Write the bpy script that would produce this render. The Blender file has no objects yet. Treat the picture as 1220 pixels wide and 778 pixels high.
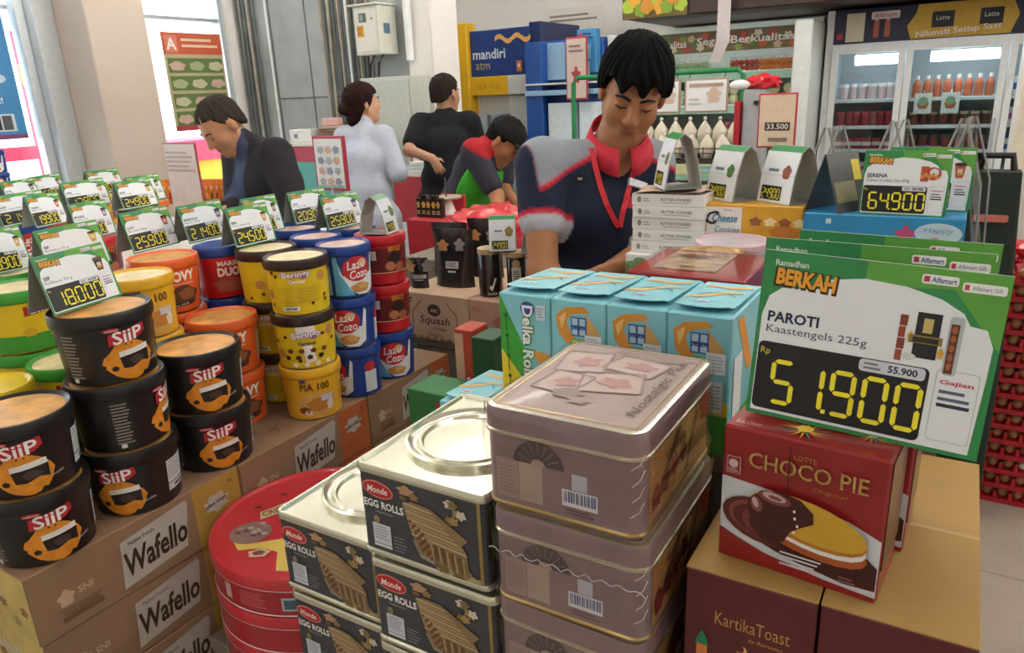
import bpy, bmesh, math, random
import numpy as np
from mathutils import Vector, Matrix
random.seed(7); np.random.seed(7)
S = bpy.context.scene
COL = S.collection
# ------------------------------------------------------------------ camera
F_PX, PITCH, ROLL, CAM_H, YAW = 880.0, math.radians(17.6), math.radians(-2.5), 1.6, math.radians(31.5)
_fw = Vector((0, math.cos(PITCH), -math.sin(PITCH))); _r0 = Vector((1, 0, 0)); _u0 = _r0.cross(_fw)
_rt = _r0*math.cos(ROLL) + _u0*math.sin(ROLL); _up = _u0*math.cos(ROLL) - _r0*math.sin(ROLL)
_Rz = Matrix.Rotation(YAW, 3, 'Z')          # the shop's own axes: Y along the display rows, X across them
FW, RT, UP = _Rz @ _fw, _Rz @ _rt, _Rz @ _up
CAM = Vector((0, 0, CAM_H))
cd = bpy.data.cameras.new('camera'); cam = bpy.data.objects.new('camera', cd); COL.objects.link(cam)
cd.sensor_fit = 'HORIZONTAL'; cd.sensor_width = 36; cd.lens = F_PX/1220*36; cd.clip_start = .02; cd.clip_end = 200
m = Matrix((RT, UP, -FW)).transposed().to_4x4(); m.translation = CAM; cam.matrix_world = m
S.camera = cam
# ------------------------------------------------------------------ world, exposure
S.view_settings.view_transform = 'Standard'; S.view_settings.look = 'None'
S.view_settings.exposure = 0.48; S.view_settings.gamma = 1.0; S.view_settings.use_curve_mapping = False
w = bpy.data.worlds.new('overcast_sky'); S.world = w; w.use_nodes = True
bg = w.node_tree.nodes['Background']; bg.inputs[0].default_value = (0.93, 0.97, 1.0, 1); bg.inputs[1].default_value = 3.0
LAMP = 24.0          # strength of the ceiling tubes

# ------------------------------------------------------------------ pixel -> place helpers (image 1220 x 778)
def ray(x, y): return (FW*F_PX + RT*(x-610) - UP*(y-389)).normalized()
def PZ(x, y, z): d = ray(x, y); return CAM + d*((z-CAM.z)/d.z)
def PY(x, y, Y): d = ray(x, y); return CAM + d*((Y-CAM.y)/d.y)
def PX(x, y, X): d = ray(x, y); return CAM + d*((X-CAM.x)/d.x)
def PD(x, y, dep): d = ray(x, y); return CAM + d*(dep/d.dot(FW))
# ------------------------------------------------------------------ materials
def lin(c):
    if isinstance(c, str):
        c = c.lstrip('#'); c = [int(c[i:i+2], 16)/255 for i in (0, 2, 4)]
    return tuple(((v/12.92) if v <= .04045 else ((v+.055)/1.055)**2.4) for v in c)
MATS = {}
def M(name, col=None, rough=.5, metal=0., noise=.06, scale=30., bump=0., bscale=120., spec=.5, coat=0., emit=0., alpha=1., trans=0.):
    if name in MATS: return MATS[name]
    mt = bpy.data.materials.new(name); mt.use_nodes = True; nt = mt.node_tree; b = nt.nodes['Principled BSDF']
    c = lin(col)
    tc = nt.nodes.new('ShaderNodeTexCoord')
    nz = nt.nodes.new('ShaderNodeTexNoise'); nz.inputs['Scale'].default_value = scale; nz.inputs['Detail'].default_value = 3
    nt.links.new(tc.outputs['Object'], nz.inputs['Vector'])
    rp = nt.nodes.new('ShaderNodeValToRGB'); e = rp.color_ramp.elements
    e[0].position = .3; e[1].position = .7
    e[0].color = tuple(max(0, v*(1-noise)) for v in c)+(1,); e[1].color = tuple(min(1, v*(1+noise)) for v in c)+(1,)
    nt.links.new(nz.outputs['Fac'], rp.inputs['Fac']); nt.links.new(rp.outputs['Color'], b.inputs['Base Color'])
    b.inputs['Roughness'].default_value = rough; b.inputs['Metallic'].default_value = metal
    b.inputs['Specular IOR Level'].default_value = spec; b.inputs['Coat Weight'].default_value = coat
    b.inputs['Coat Roughness'].default_value = .08
    if emit: nt.links.new(rp.outputs['Color'], b.inputs['Emission Color']); b.inputs['Emission Strength'].default_value = emit
    if alpha < 1: b.inputs['Alpha'].default_value = alpha
    if trans: b.inputs['Transmission Weight'].default_value = trans
    if bump:
        n2 = nt.nodes.new('ShaderNodeTexNoise'); n2.inputs['Scale'].default_value = bscale; n2.inputs['Detail'].default_value = 4
        bm_ = nt.nodes.new('ShaderNodeBump'); bm_.inputs['Strength'].default_value = bump; bm_.inputs['Distance'].default_value = .01
        nt.links.new(tc.outputs['Object'], n2.inputs['Vector']); nt.links.new(n2.outputs['Fac'], bm_.inputs['Height'])
        nt.links.new(bm_.outputs['Normal'], b.inputs['Normal'])
    MATS[name] = mt; return mt
def film(name, tint='#ffffff', fac=.12, rough=.12):      # clear plastic film / glass pane: mostly transparent, glossy by fresnel
    if name in MATS: return MATS[name]
    mt = bpy.data.materials.new(name); mt.use_nodes = True; nt = mt.node_tree
    for n in list(nt.nodes): nt.nodes.remove(n)
    o = nt.nodes.new('ShaderNodeOutputMaterial'); mx = nt.nodes.new('ShaderNodeMixShader'); tr = nt.nodes.new('ShaderNodeBsdfTransparent')
    gl = nt.nodes.new('ShaderNodeBsdfGlossy'); lw = nt.nodes.new('ShaderNodeLayerWeight'); ma = nt.nodes.new('ShaderNodeMath')
    tr.inputs[0].default_value = lin(tint)+(1,); gl.inputs['Roughness'].default_value = rough
    lw.inputs[0].default_value = .35; ma.operation = 'MULTIPLY_ADD'; ma.inputs[1].default_value = .3; ma.inputs[2].default_value = fac
    nt.links.new(lw.outputs['Facing'], ma.inputs[0]); nt.links.new(ma.outputs[0], mx.inputs[0])
    nt.links.new(tr.outputs[0], mx.inputs[1]); nt.links.new(gl.outputs[0], mx.inputs[2]); nt.links.new(mx.outputs[0], o.inputs[0])
    MATS[name] = mt; return mt
def mat(x):
    if isinstance(x, bpy.types.Material): return x
    if x in MATS: return MATS[x]
    return M('paint_'+x.lstrip('#'), x, rough=.5, noise=.04)
# ------------------------------------------------------------------ mesh building
class MB:
    def __init__(s): s.v = []; s.f = []; s.m = []; s.sm = []
    def add(s, vs, fs, mi=0, smooth=False):
        o = len(s.v); s.v += [tuple(v) for v in vs]
        for f in fs: s.f.append(tuple(i+o for i in f)); s.m.append(mi); s.sm.append(smooth)
        return s
    def box(s, x0, x1, y0, y1, z0, z1, mi=0):
        vs = [(x, y, z) for z in (z0, z1) for y in (y0, y1) for x in (x0, x1)]
        return s.add(vs, [(0,2,3,1),(4,5,7,6),(0,1,5,4),(2,6,7,3),(0,4,6,2),(1,3,7,5)], mi)
    def bbox(s, x0, x1, y0, y1, z0, z1, b=.003, mi=0):         # box with chamfered edges
        bm = bmesh.new(); vs = [bm.verts.new((x, y, z)) for z in (z0, z1) for y in (y0, y1) for x in (x0, x1)]
        for f in [(0,2,3,1),(4,5,7,6),(0,1,5,4),(2,6,7,3),(0,4,6,2),(1,3,7,5)]: bm.faces.new([vs[i] for i in f])
        bmesh.ops.bevel(bm, geom=bm.edges[:], offset=b, segments=1, affect='EDGES')
        return s.bm(bm, mi)
    def bm(s, bm, mi=0, smooth=False):
        bm.verts.index_update(); s.add([v.co[:] for v in bm.verts], [[v.index for v in f.verts] for f in bm.faces], mi, smooth); s.sm = [q and len(f) <= 8 for q, f in zip(s.sm, s.f)]; bm.free(); return s
    def lathe(s, prof, n=32, c=(0, 0, 0), mi=0, smooth=True, capb=True, capt=True):
        k = len(prof); vs = []
        for r, z in prof:
            for i in range(n): a = 2*math.pi*i/n; vs.append((c[0]+r*math.cos(a), c[1]+r*math.sin(a), c[2]+z))
        for j in range(k-1):
            mj = mi[j] if isinstance(mi, (list, tuple)) else mi
            s.add([], [], 0)
        o = len(s.v); s.v += vs
        for j in range(k-1):
            mj = mi[j] if isinstance(mi, (list, tuple)) else mi
            for i in range(n):
                i2 = (i+1) % n; s.f.append((o+j*n+i, o+j*n+i2, o+(j+1)*n+i2, o+(j+1)*n+i)); s.m.append(mj); s.sm.append(smooth)
        if capb: s.f.append(tuple(o+i for i in range(n-1, -1, -1))); s.m.append(mi[0] if isinstance(mi, (list, tuple)) else mi); s.sm.append(False)
        if capt: s.f.append(tuple(o+(k-1)*n+i for i in range(n))); s.m.append(mi[-1] if isinstance(mi, (list, tuple)) else mi); s.sm.append(False)
        return s
    def tube(s, path, r, n=8, mi=0, cap=True):
        path = [Vector(p) for p in path]; rs = r if isinstance(r, (list, tuple)) else [r]*len(path); o = len(s.v); up = Vector((0, 0, 1))
        for j, p in enumerate(path):
            t = (path[min(j+1, len(path)-1)]-path[max(j-1, 0)]).normalized()
            a = t.cross(up if abs(t.z) < .9 else Vector((1, 0, 0))).normalized(); b = t.cross(a)
            for i in range(n):
                th = 2*math.pi*i/n; s.v.append(tuple(p+(a*math.cos(th)+b*math.sin(th))*rs[j]))
        for j in range(len(path)-1):
            for i in range(n):
                i2 = (i+1) % n; s.f.append((o+j*n+i, o+j*n+i2, o+(j+1)*n+i2, o+(j+1)*n+i)); s.m.append(mi); s.sm.append(True)
        if cap:
            s.f.append(tuple(o+i for i in range(n-1, -1, -1))); s.m.append(mi); s.sm.append(False)
            e = o+(len(path)-1)*n; s.f.append(tuple(e+i for i in range(n))); s.m.append(mi); s.sm.append(False)
        return s
    def rlayers(s, w, d, layers, r, mi=0, seg=4, cx=0, cy=0, smooth=True, capb=True, capt=True):
        """rounded-corner rectangle lofted through layers [(inset, z)] """
        o = len(s.v); cnt = None
        for ins, z in layers:
            ww, dd, rr = w/2-ins, d/2-ins, max(.0005, r-ins); pts = []
            for qx, qy, a0 in ((1, 1, 0), (-1, 1, 90), (-1, -1, 180), (1, -1, 270)):
                for i in range(seg+1):
                    a = math.radians(a0+90*i/seg); pts.append((cx+qx*(ww-rr)+rr*math.cos(a), cy+qy*(dd-rr)+rr*math.sin(a), z))
            cnt = len(pts); s.v += pts
        for j in range(len(layers)-1):
            mj = mi[j] if isinstance(mi, (list, tuple)) else mi
            for i in range(cnt):
                i2 = (i+1) % cnt; s.f.append((o+j*cnt+i, o+j*cnt+i2, o+(j+1)*cnt+i2, o+(j+1)*cnt+i)); s.m.append(mj); s.sm.append(smooth)
        if capb: s.f.append(tuple(o+i for i in range(cnt-1, -1, -1))); s.m.append(mi[0] if isinstance(mi, (list, tuple)) else mi); s.sm.append(False)
        if capt:
            e = o+(len(layers)-1)*cnt; s.f.append(tuple(e+i for i in range(cnt))); s.m.append(mi[-1] if isinstance(mi, (list, tuple)) else mi); s.sm.append(False)
        return s
    def prism(s, pts, y0, y1, mi=0):          # polygon in x,z extruded along y
        n = len(pts); vs = [(p[0], y0, p[1]) for p in pts]+[(p[0], y1, p[1]) for p in pts]
        return s.add(vs, [tuple(range(n)), tuple(range(2*n-1, n-1, -1))]+[(i, (i+1) % n+0, (i+1) % n+n, i+n)[::-1] for i in range(n)], mi)
    def mesh(s, name, mats):
        me = bpy.data.meshes.new(name); me.from_pydata(s.v, [], s.f); me.update()
        for x in mats: me.materials.append(mat(x))
        me.polygons.foreach_set('material_index', s.m); me.polygons.foreach_set('use_smooth', s.sm)
        if any(s.sm) and not all(s.sm) or any(s.sm):
            try: me.set_sharp_from_angle(angle=math.radians(38))
            except Exception: pass
        return me
    def build(s, name, mats, parent=None, loc=(0, 0, 0), rz=0., rot=None):
        if not isinstance(mats, (list, tuple)): mats = [mats]
        o = bpy.data.objects.new(name, s.mesh(name, mats)); COL.objects.link(o); o.parent = parent
        o.location = loc; o.rotation_euler = rot if rot else (0, 0, rz); return o
def tag(o, label=None, cat=None, group=None, kind=None):
    if label: o['label'] = label
    if cat: o['category'] = cat
    if group: o['group'] = group
    if kind: o['kind'] = kind
    return o
def thing(name, label, cat, loc=(0, 0, 0), rz=0., group=None, rot=None):
    o = bpy.data.objects.new(name, None); COL.objects.link(o); o.empty_display_size = .05
    o.location = loc; o.rotation_euler = rot if rot else (0, 0, rz); return tag(o, label, cat, group)
def copy_tree(o, parent=None, mesh_map=None):
    c = o.copy(); COL.objects.link(c); c.parent = parent
    for ch in o.children: copy_tree(ch, c)
    return c
def dup(o, loc, rz=0., label=None, group=None, rot=None):
    c = copy_tree(o); c.location = loc; c.rotation_euler = rot if rot else (0, 0, rz)
    if label: c['label'] = label
    if group: c['group'] = group
    return c
# ------------------------------------------------------------------ flat print (lettering and pictures laid on surfaces)
_TXT = {}
def text2d(s, bold=0., shear=0., space=1.):
    k = (s, bold, shear, space)
    if k in _TXT: return _TXT[k]
    cu = bpy.data.curves.new('lettering', 'FONT'); cu.body = s; cu.size = 1; cu.offset = bold; cu.shear = shear; cu.space_character = space
    cu.resolution_u = 2; ob = bpy.data.objects.new('lettering', cu); me = bpy.data.meshes.new_from_object(ob)
    v = np.array([x.co[:2] for x in me.vertices]) if len(me.vertices) else np.zeros((0, 2)); f = [tuple(p.vertices) for p in me.polygons]
    bpy.data.objects.remove(ob); bpy.data.curves.remove(cu); bpy.data.meshes.remove(me)
    _TXT[k] = (v, f); return _TXT[k]
EPS = .0005
class Print:
    def __init__(s, surf=None, curved=0., eps=EPS): s.surf = surf; s.cv = curved; s.eps = eps; s.v = []; s.f = []; s.m = []; s.mats = []
    def put(s, vs, fs, mt, layer):
        if mt not in s.mats: s.mats.append(mt)
        mi = s.mats.index(mt)
        if s.cv:
            bm = bmesh.new(); bv = [bm.verts.new((p[0], p[1], 0)) for p in vs]
            for f in fs:
                try: bm.faces.new([bv[i] for i in f])
                except ValueError: pass
            xs = [p[0] for p in vs]; k = math.ceil(min(xs)/s.cv)
            while k*s.cv < max(xs):
                bmesh.ops.bisect_plane(bm, geom=bm.verts[:]+bm.edges[:]+bm.faces[:], plane_co=(k*s.cv, 0, 0), plane_no=(1, 0, 0)); k += 1
            bm.verts.index_update(); vs = [v.co[:2] for v in bm.verts]; fs = [[v.index for v in f.verts] for f in bm.faces]; bm.free()
        s.n = getattr(s, 'n', 0)+1; o = len(s.v); off = (layer+min(.9, s.n*.008))*s.eps; s.v += [tuple(s.surf(p[0], p[1], off)) for p in vs]
        for f in fs: s.f.append(tuple(i+o for i in f)); s.m.append(mi)
        return s
    def poly(s, pts, mt, layer=1):
        if len(pts) > 4:
            from mathutils.geometry import tessellate_polygon
            tr = tessellate_polygon([[Vector((p[0], p[1], 0)) for p in pts]]); return s.put(pts, [tuple(t) for t in tr], mt, layer)
        return s.put(pts, [tuple(range(len(pts)))], mt, layer)
    def rect(s, x0, y0, x1, y1, mt, layer=1): return s.put([(x0, y0), (x1, y0), (x1, y1), (x0, y1)], [(0, 1, 2, 3)], mt, layer)
    def rrect(s, x0, y0, x1, y1, r, mt, layer=1):
        pts = []
        for cx, cy, a0 in ((x1-r, y1-r, 0), (x0+r, y1-r, 90), (x0+r, y0+r, 180), (x1-r, y0+r, 270)):
            for i in range(4): a = math.radians(a0+30*i); pts.append((cx+r*math.cos(a), cy+r*math.sin(a)))
        return s.put(pts, [tuple(range(len(pts)))], mt, layer)
    def ell(s, cx, cy, rx, ry, mt, layer=1, rot=0., n=20, a0=0., a1=360.):
        pts = []; c, q = math.cos(math.radians(rot)), math.sin(math.radians(rot)); full = abs(a1-a0) >= 360
        for i in range(n if full else n+1):
            a = math.radians(a0+(a1-a0)*i/n); x, y = rx*math.cos(a), ry*math.sin(a); pts.append((cx+x*c-y*q, cy+x*q+y*c))
        if not full: pts.append((cx, cy))
        return s.put(pts, [tuple(range(len(pts)))], mt, layer)
    def blob(s, cx, cy, rx, ry, mt, layer=1, n=22, amp=.08, k=5, ph=0.):
        pts = []
        for i in range(n):
            a = 2*math.pi*i/n; q = 1+amp*math.sin(k*a+ph)+amp*.5*math.sin((k+2)*a+2*ph); pts.append((cx+rx*q*math.cos(a), cy+ry*q*math.sin(a)))
        return s.poly(pts, mt, layer)
    def text(s, t, cx, cy, h, mt, layer=2, w=None, rot=0., bold=.0, shear=0., space=1., al='c'):
        v, f = text2d(t, bold, shear, space)
        if not len(v): return s
        x0, x1 = v[:, 0].min(), v[:, 0].max(); y0, y1 = v[:, 1].min(), v[:, 1].max()
        sy = h/(y1-y0); sx = sy if w is None else w/(x1-x0)
        px = (v[:, 0]-(x0+x1)/2)*sx if al == 'c' else (v[:, 0]-x0)*sx
        py = (v[:, 1]-(y0+y1)/2)*sy; c, q = math.cos(math.radians(rot)), math.sin(math.radians(rot))
        return s.put(np.stack([cx+px*c-py*q, cy+px*q+py*c], 1).tolist(), f, mt, layer)
    def lines(s, x0, y0, x1, y1, n, mt, layer=2):
        dy = (y1-y0)/n
        for i in range(n): s.rect(x0, y0+dy*i+dy*.28, x1-(x1-x0)*(.25*((i*37) % 10)/10), y0+dy*i+dy*.72, mt, layer)
        return s
    def barcode(s, x0, y0, x1, y1, mt='#20242c', bgm='#f2f2f0', layer=2):
        s.rect(x0, y0, x1, y1, bgm, layer); x = x0+(x1-x0)*.06; r = random.Random(3)
        while x < x1-(x1-x0)*.08:
            q = (x1-x0)*r.choice((.02, .035, .05)); s.rect(x, y0+(y1-y0)*.25, x+q, y1-(y1-y0)*.08, mt, layer+1); x += q+(x1-x0)*r.choice((.025, .04))
        return s
    def build(s, name, parent):
        me = bpy.data.meshes.new(name); me.from_pydata(s.v, [], s.f); me.update()
        for x in s.mats: me.materials.append(mat(x))
        me.polygons.foreach_set('material_index', s.m)
        o = bpy.data.objects.new(name, me); COL.objects.link(o); o.parent = parent; return o
def front(y, x0=0, z0=0): return lambda a, b, e: (x0+a, y-e, z0+b)
def right(x, y0=0, z0=0): return lambda a, b, e: (x+e, y0+a, z0+b)
def left(x, y0=0, z0=0): return lambda a, b, e: (x-e, y0-a, z0+b)
def topf(z, x0=0, y0=0): return lambda a, b, e: (x0+a, y0+b, z+e)
def cone(r0, z0, r1, z1):           # side of a tapered tub; a = arc length, b = height; a=0 faces -y
    rm = (r0+r1)/2
    def f(a, b, e):
        r = r0+(r1-r0)*(b-z0)/(z1-z0)+e+.0004; t = a/rm; return (r*math.sin(t), -r*math.cos(t), b)
    return f
SEG = {'0': 'abcdef', '1': 'bc', '2': 'abged', '3': 'abgcd', '4': 'fgbc', '5': 'afgcd', '6': 'afgedc', '7': 'abc', '8': 'abcdefg', '9': 'abcdfg'}
def seven(P, s, x, y, h, mt, layer=3, pitch=None, shear=.06, t=.13, w=None):
    w = w or h*.52; pitch = pitch or h*.72; T = min(h*t, w*.3); g = h*.02
    def bar(x0, y0, x1, y1):
        if abs(x1-x0) > abs(y1-y0): pts = [(x0+g, y0), (x0+g+T/2, y0+T/2), (x1-g-T/2, y0+T/2), (x1-g, y0), (x1-g-T/2, y0-T/2), (x0+g+T/2, y0-T/2)]
        else: pts = [(x0, y0+g), (x0+T/2, y0+g+T/2), (x0+T/2, y1-g-T/2), (x0, y1-g), (x0-T/2, y1-g-T/2), (x0-T/2, y0+g+T/2)]
        P.put([(X+(Y-y)*shear, Y) for X, Y in pts], [(0, 1, 2, 3, 4, 5)], mt, layer)
    for ch in s:
        if ch == '.':
            P.rect(x-pitch+w+T*.5, y-T*.4, x-pitch+w+T*1.4, y+T*.5, mt, layer); continue
        for q in SEG[ch]:
            bar(*{'a': (x, y+h, x+w, y+h), 'g': (x, y+h/2, x+w, y+h/2), 'd': (x, y, x+w, y), 'f': (x, y+h/2, x, y+h), 'e': (x, y, x, y+h/2), 'b': (x+w, y+h/2, x+w, y+h), 'c': (x+w, y, x+w, y+h/2)}[q])
        x += pitch
# ================================================================== the room
M('plaster_white', '#e6e2dc', rough=.8, noise=.03, scale=3, bump=.05)
M('plaster_beige', '#bfb0a3', rough=.8, noise=.04, scale=4, bump=.05)
M('plaster_grey', '#9ea4a3', rough=.7, noise=.12, scale=5, bump=.15, bscale=20)
M('tile', '#a5988b', rough=.28, noise=.06, scale=8); M('grout', '#9a8d7e', rough=.9)
M('ceiling_white', '#e4e2de', rough=.9); M('alu', '#c9cfd2', rough=.35, metal=.6); M('white_metal', '#e4e6e6', rough=.35)
M('glass_grey', '#9aa4a6', rough=.1); film('pane', '#f4fbff', .04, .03)
M('cable_grey', '#5e6361', rough=.6, noise=.25, scale=10); M('cable_pale', '#a39c8b', rough=.6, noise=.2, scale=10)
M('cabinet_grey', '#b9bcb2', rough=.45, noise=.05); M('cabinet_pale', '#d2d2c6', rough=.45, noise=.05)
M('lamp_tube', '#fffaf2', emit=LAMP, noise=0)
XW, YG, YB = -5.4, 4.6, 6.75            # window wall, grey cable wall, back wall
def struct(name, mb, mats, parent=None, **k):
    o = mb.build(name, mats, parent, **k)
    if parent is None: o['kind'] = 'structure'
    return o
fl = struct('floor', MB().box(-9, 4.5, -3, 7, -.06, -.006), ['grout'])
tm = MB().bbox(0, .597, 0, .597, 0, .0065, .0015).mesh('floor_tile', ['tile'])
for i in range(-8, 6):
    for j in range(-2, 11):
        if (i+j*.0) > -10 and -5.4 <= i*.6+.3 <= 3.6:
            o = bpy.data.objects.new('floor_tile', tm); COL.objects.link(o); o.parent = fl; o.location = (i*.6+.15, j*.6+.2, -.0065)
struct('ceiling', MB().box(XW-.2, 4.5, -3, 7, 3.05, 3.2), ['ceiling_white'])
struct('wall_back', MB().box(XW-.2, 4.5, YB, YB+.2, 0, 3.05), ['plaster_white'])
struct('wall_right', MB().box(4.3, 4.5, -3, 7, 0, 3.05), ['plaster_white'])
struct('wall_front_blocker', MB().box(XW-.2, 4.5, -3.2, -3, 0, 3.05), ['plaster_white'])  # unseen solid wall added to block daylight from behind the camera
# window wall: sill, head and piers around two openings
wl = MB(); z0, z1 = .55, 2.62
wl.box(XW-.2, XW, -3, YB, 0, z0).box(XW-.2, XW, -3, YB, z1, 3.05).box(XW-.2, XW, 3.02, 3.42, z0, z1).box(XW-.2, XW, 4.5, YB, z0, z1).box(XW-.2, XW, -3, -.6, z0, z1)
struct('wall_left', wl, ['plaster_white'])
struct('wall_pillar', MB().bbox(XW, -4.9, 2.98, 3.4, 0, 3.05, .008), ['plaster_beige'])
tr = MB().bbox(XW-.02, XW+.16, 2.84, 2.98, 0, 3.05, .006).bbox(XW-.02, XW+.07, 2.78, 2.84, 0, 3.05, .004)
struct('trim_1', tr, ['alu'])
def window(name, y0, y1):
    f = MB(); t = .05
    f.box(XW-.12, XW-.04, y0, y1, z0, z0+t).box(XW-.12, XW-.04, y0, y1, z1-t, z1).box(XW-.12, XW-.04, y0, y0+t, z0+t, z1-t).box(XW-.12, XW-.04, y1-t, y1, z0+t, z1-t)
    o = struct(name, f, ['alu'])
    MB().box(XW-.11, XW-.05, y0+t, y1-t, 2.25, 2.275).build('transom', ['alu'], o)
    p = MB(); p.box(XW-.085, XW-.079, y0+t, y1-t, z0+t, 2.25); p.build('pane', ['pane'], o)
    p = MB(); p.box(XW-.085, XW-.079, y0+t, y1-t, 2.275, z1-t); p.build('pane', ['pane'], o)
    return o
window('window_1', -.6, 3.02); window('window_2', 3.42, 4.5)
# grey wall with cable runs
gw = struct('wall_cables', MB().box(XW, -3.4, YG, YG+.33, 0, 3.05), ['plaster_grey'])
MB().box(-3.402, -3.392, YG-.005, YG+.335, 0, 3.05).box(-3.6, -3.392, YG-.012, YG-.001, 0, 3.05).build('corner_trim', ['plaster_white'], gw)
for x in (-5.02, -4.62): MB().box(x, x+.012, YG-.004, YG, 0, 3.05).build('seam', ['cable_grey'], gw)
MB().box(-5.0, -4.3, YG-.004, YG, 1.62, 1.63).build('seam', ['cable_grey'], gw)
r = random.Random(5)
for k in range(24):
    x = -4.42+.031*k if k < 17 else -5.36+.03*(k-17); rr = r.uniform(.008, .014); y = YG-.016-r.uniform(0, .02)
    b = r.uniform(-.02, .02)
    MB().tube([(x, y, 0), (x+b*.5, y, .8), (x+b, y-.004, 1.5), (x+b*.3, y, 2.2), (x, y, 3.05)], rr, 8).build('cable', ['cable_pale' if k % 3 == 0 else 'cable_grey'], gw)
MB().tube([(-5.03, YG-.02, .9), (-5.03, YG-.02, 3.05)], .009, 8).build('cable', ['white_metal'], gw)  # white tube drawn in place of a glare line down the wall
MB().tube([(-4.12, YG-.07, .9), (-4.12, YG-.07, 3.05)], .009, 8).build('cable', ['white_metal'], gw)  # second glare line, also put in as a white tube
MB().tube([(-3.56, YG-.045, 1.85), (-3.56, YG-.045, 3.05)], .03, 12).build('cable', ['white_metal'], gw)
# ceiling tubes; third row and the one by the bank machine added for brightness
nl = 0
for X in (-4.2, -2.3, -.55, 1.4, 3.0):
    for Y in (-1.2, 1.3, 2.8, 4.1, 5.4):
        pos = ('by the windows', 'over the left table', 'over the middle aisle', 'over the right aisle', 'by the right wall')[(-4.2, -2.3, -.55, 1.4, 3.0).index(X)]
        f = thing('ceiling_light', 'white tube light on the ceiling %s, %s' % (pos, {-1.2: 'nearest the entrance', 1.3: 'second from the entrance', 2.8: 'third from the entrance, row added for more light', 4.1: 'fourth from the entrance', 5.4: 'by the back wall'}[Y]), 'light', (X, Y, 2.96), 0, 'ceiling tube lights')
        MB().bbox(-.09, .09, -.62, .62, .03, .09, .006).build('housing', ['white_metal'], f)
        MB().tube([(0, -.6, .012), (0, .6, .012)], .026, 10).build('tube', ['lamp_tube'], f)
struct('soffit', MB().bbox(-2.32, 2.3, 5.63, YB, 2.08, 2.32, .01), [M('cooler_dark', '#3a2a26', rough=.5)])
# gondola end on the right edge of the view
g = thing('shelf_unit', 'pale upright panel of a shelf unit behind the red egg trays', 'shelf', (.16, 3.6, 0))
M('gond', '#d9d9d6', rough=.5); M('gond_edge', '#e3d9c6', rough=.5)
MB().bbox(0, .045, 0, .05, 0, 1.75, .002).build('upright', ['gond_edge'], g)
MB().bbox(.045, 1.3, .02, .05, 0, 1.75, .002).build('back_panel', ['gond'], g)
for z in (.12, .5, .9, 1.3, 1.7): MB().bbox(.045, 1.3, .05, .42, z-.03, z, .002).build('shelf_board', ['gond'], g)
MB().bbox(0, .045, .05, .46, 0, 1.75, .002).build('side_panel', ['gond'], g)
# outside the windows
struct('ground_outside', MB().box(-16, XW-.2, -6, 10, -.1, -.01), [M('street', '#d9d6d0', rough=.9)])
M('banner_pink', '#ee4a6a', rough=.6); M('banner_yellow', '#f4d23c', rough=.6); M('banner_white', '#f2f2f4', rough=.6)
b = thing('sign_frame', 'red sign frame with yellow and white panels outside the window', 'sign', (-7.4, 3.3, 0))
MB().box(-.05, .05, .5, .74, 0, 3.2).build('post', ['banner_pink'], b)
MB().box(-.05, .05, -2.6, .83, 1.19, 1.31).build('rail', ['banner_pink'], b)
MB().box(.05, .08, .46, .6, 1.84, 2.02).build('panel', ['banner_yellow'], b)
MB().box(-.04, .04, -2.6, .5, 2.3, 3.0).build('panel', ['banner_white'], b)
b = thing('street_stall', 'yellow street stall with a red top edge outside the window', 'stall', (-7.6, 5.4, 0))
MB().box(-.3, .3, -1.0, 1.3, 0, 1.02).build('body', ['banner_yellow'], b)
MB().box(-.35, .35, -1.05, 1.35, 1.02, 1.24).build('top_band', ['banner_pink'], b)
# posters on the panes
def wall_poster(name, label, X, y0, y1, za, zb, base, fn):
    o = thing(name, label, 'poster', (X, 0, 0)); MB().box(-.004, 0, y0, y1, za, zb).build('sheet', [base], o)
    P = Print(right(.0), eps=.002); fn(P, y0, y1, za, zb); P.build('print', o); return o
def ps1(P, y0, y1, a, b):
    P.rect(y0, a, y1, a+.03, '#7a3f6a', 1); P.rect(y1-.22, a+.05, y1-.06, a+.16, '#cfd6da', 1)
    P.rect(y1-.20, a+.06, y1-.15, a+.15, '#222831', 2); P.rect(y1-.14, a+.06, y1-.08, a+.15, '#4b525a', 2)
    P.text('Belanja !!', y1-.2, a+.24, .05, '#ffffff', 2, bold=.02)
    for k in range(4): P.ell(y1-.12-.04*k, a+.38+.1*k, .06, .03, '#bfd7e6', 2, rot=20*k)
wall_poster('window_poster', 'blue poster stuck on the left window pane', XW-.03, 1.9, 2.74, 1.44, 2.24, '#3b83b8', ps1)
def ps2(P, y0, y1, a, b):
    w = y1-y0; P.rect(y0, b-.16, y1, b, '#c95f41', 1); P.rect(y0+.02, b-.15, y0+.13, b-.02, '#d8836b', 2)
    P.text('A', y0+.075, b-.085, .09, '#f3e6d8', 3, bold=.03); P.lines(y0+.17, b-.12, y1-.04, b-.03, 2, '#e8c9a8', 2)
    for k in range(4):
        z = b-.19-.135*k; P.rect(y0+.02, z-.11, y1-.02, z, '#667b46', 2)
        for q in range(3): P.blob(y0+.1+.18*q, z-.06, .07, .035, ('#c9a99a', '#a8b184', '#c5c3a2')[(k+q) % 3], 3, ph=q+k)
    P.rect(y0, a, y1, a+.04, '#b0414e', 2)
wall_poster('window_poster', 'green and orange promotional poster on the window beside the grey wall', XW-.03, 3.87, 4.42, 1.41, 2.155, '#bdb28a', ps2)
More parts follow.
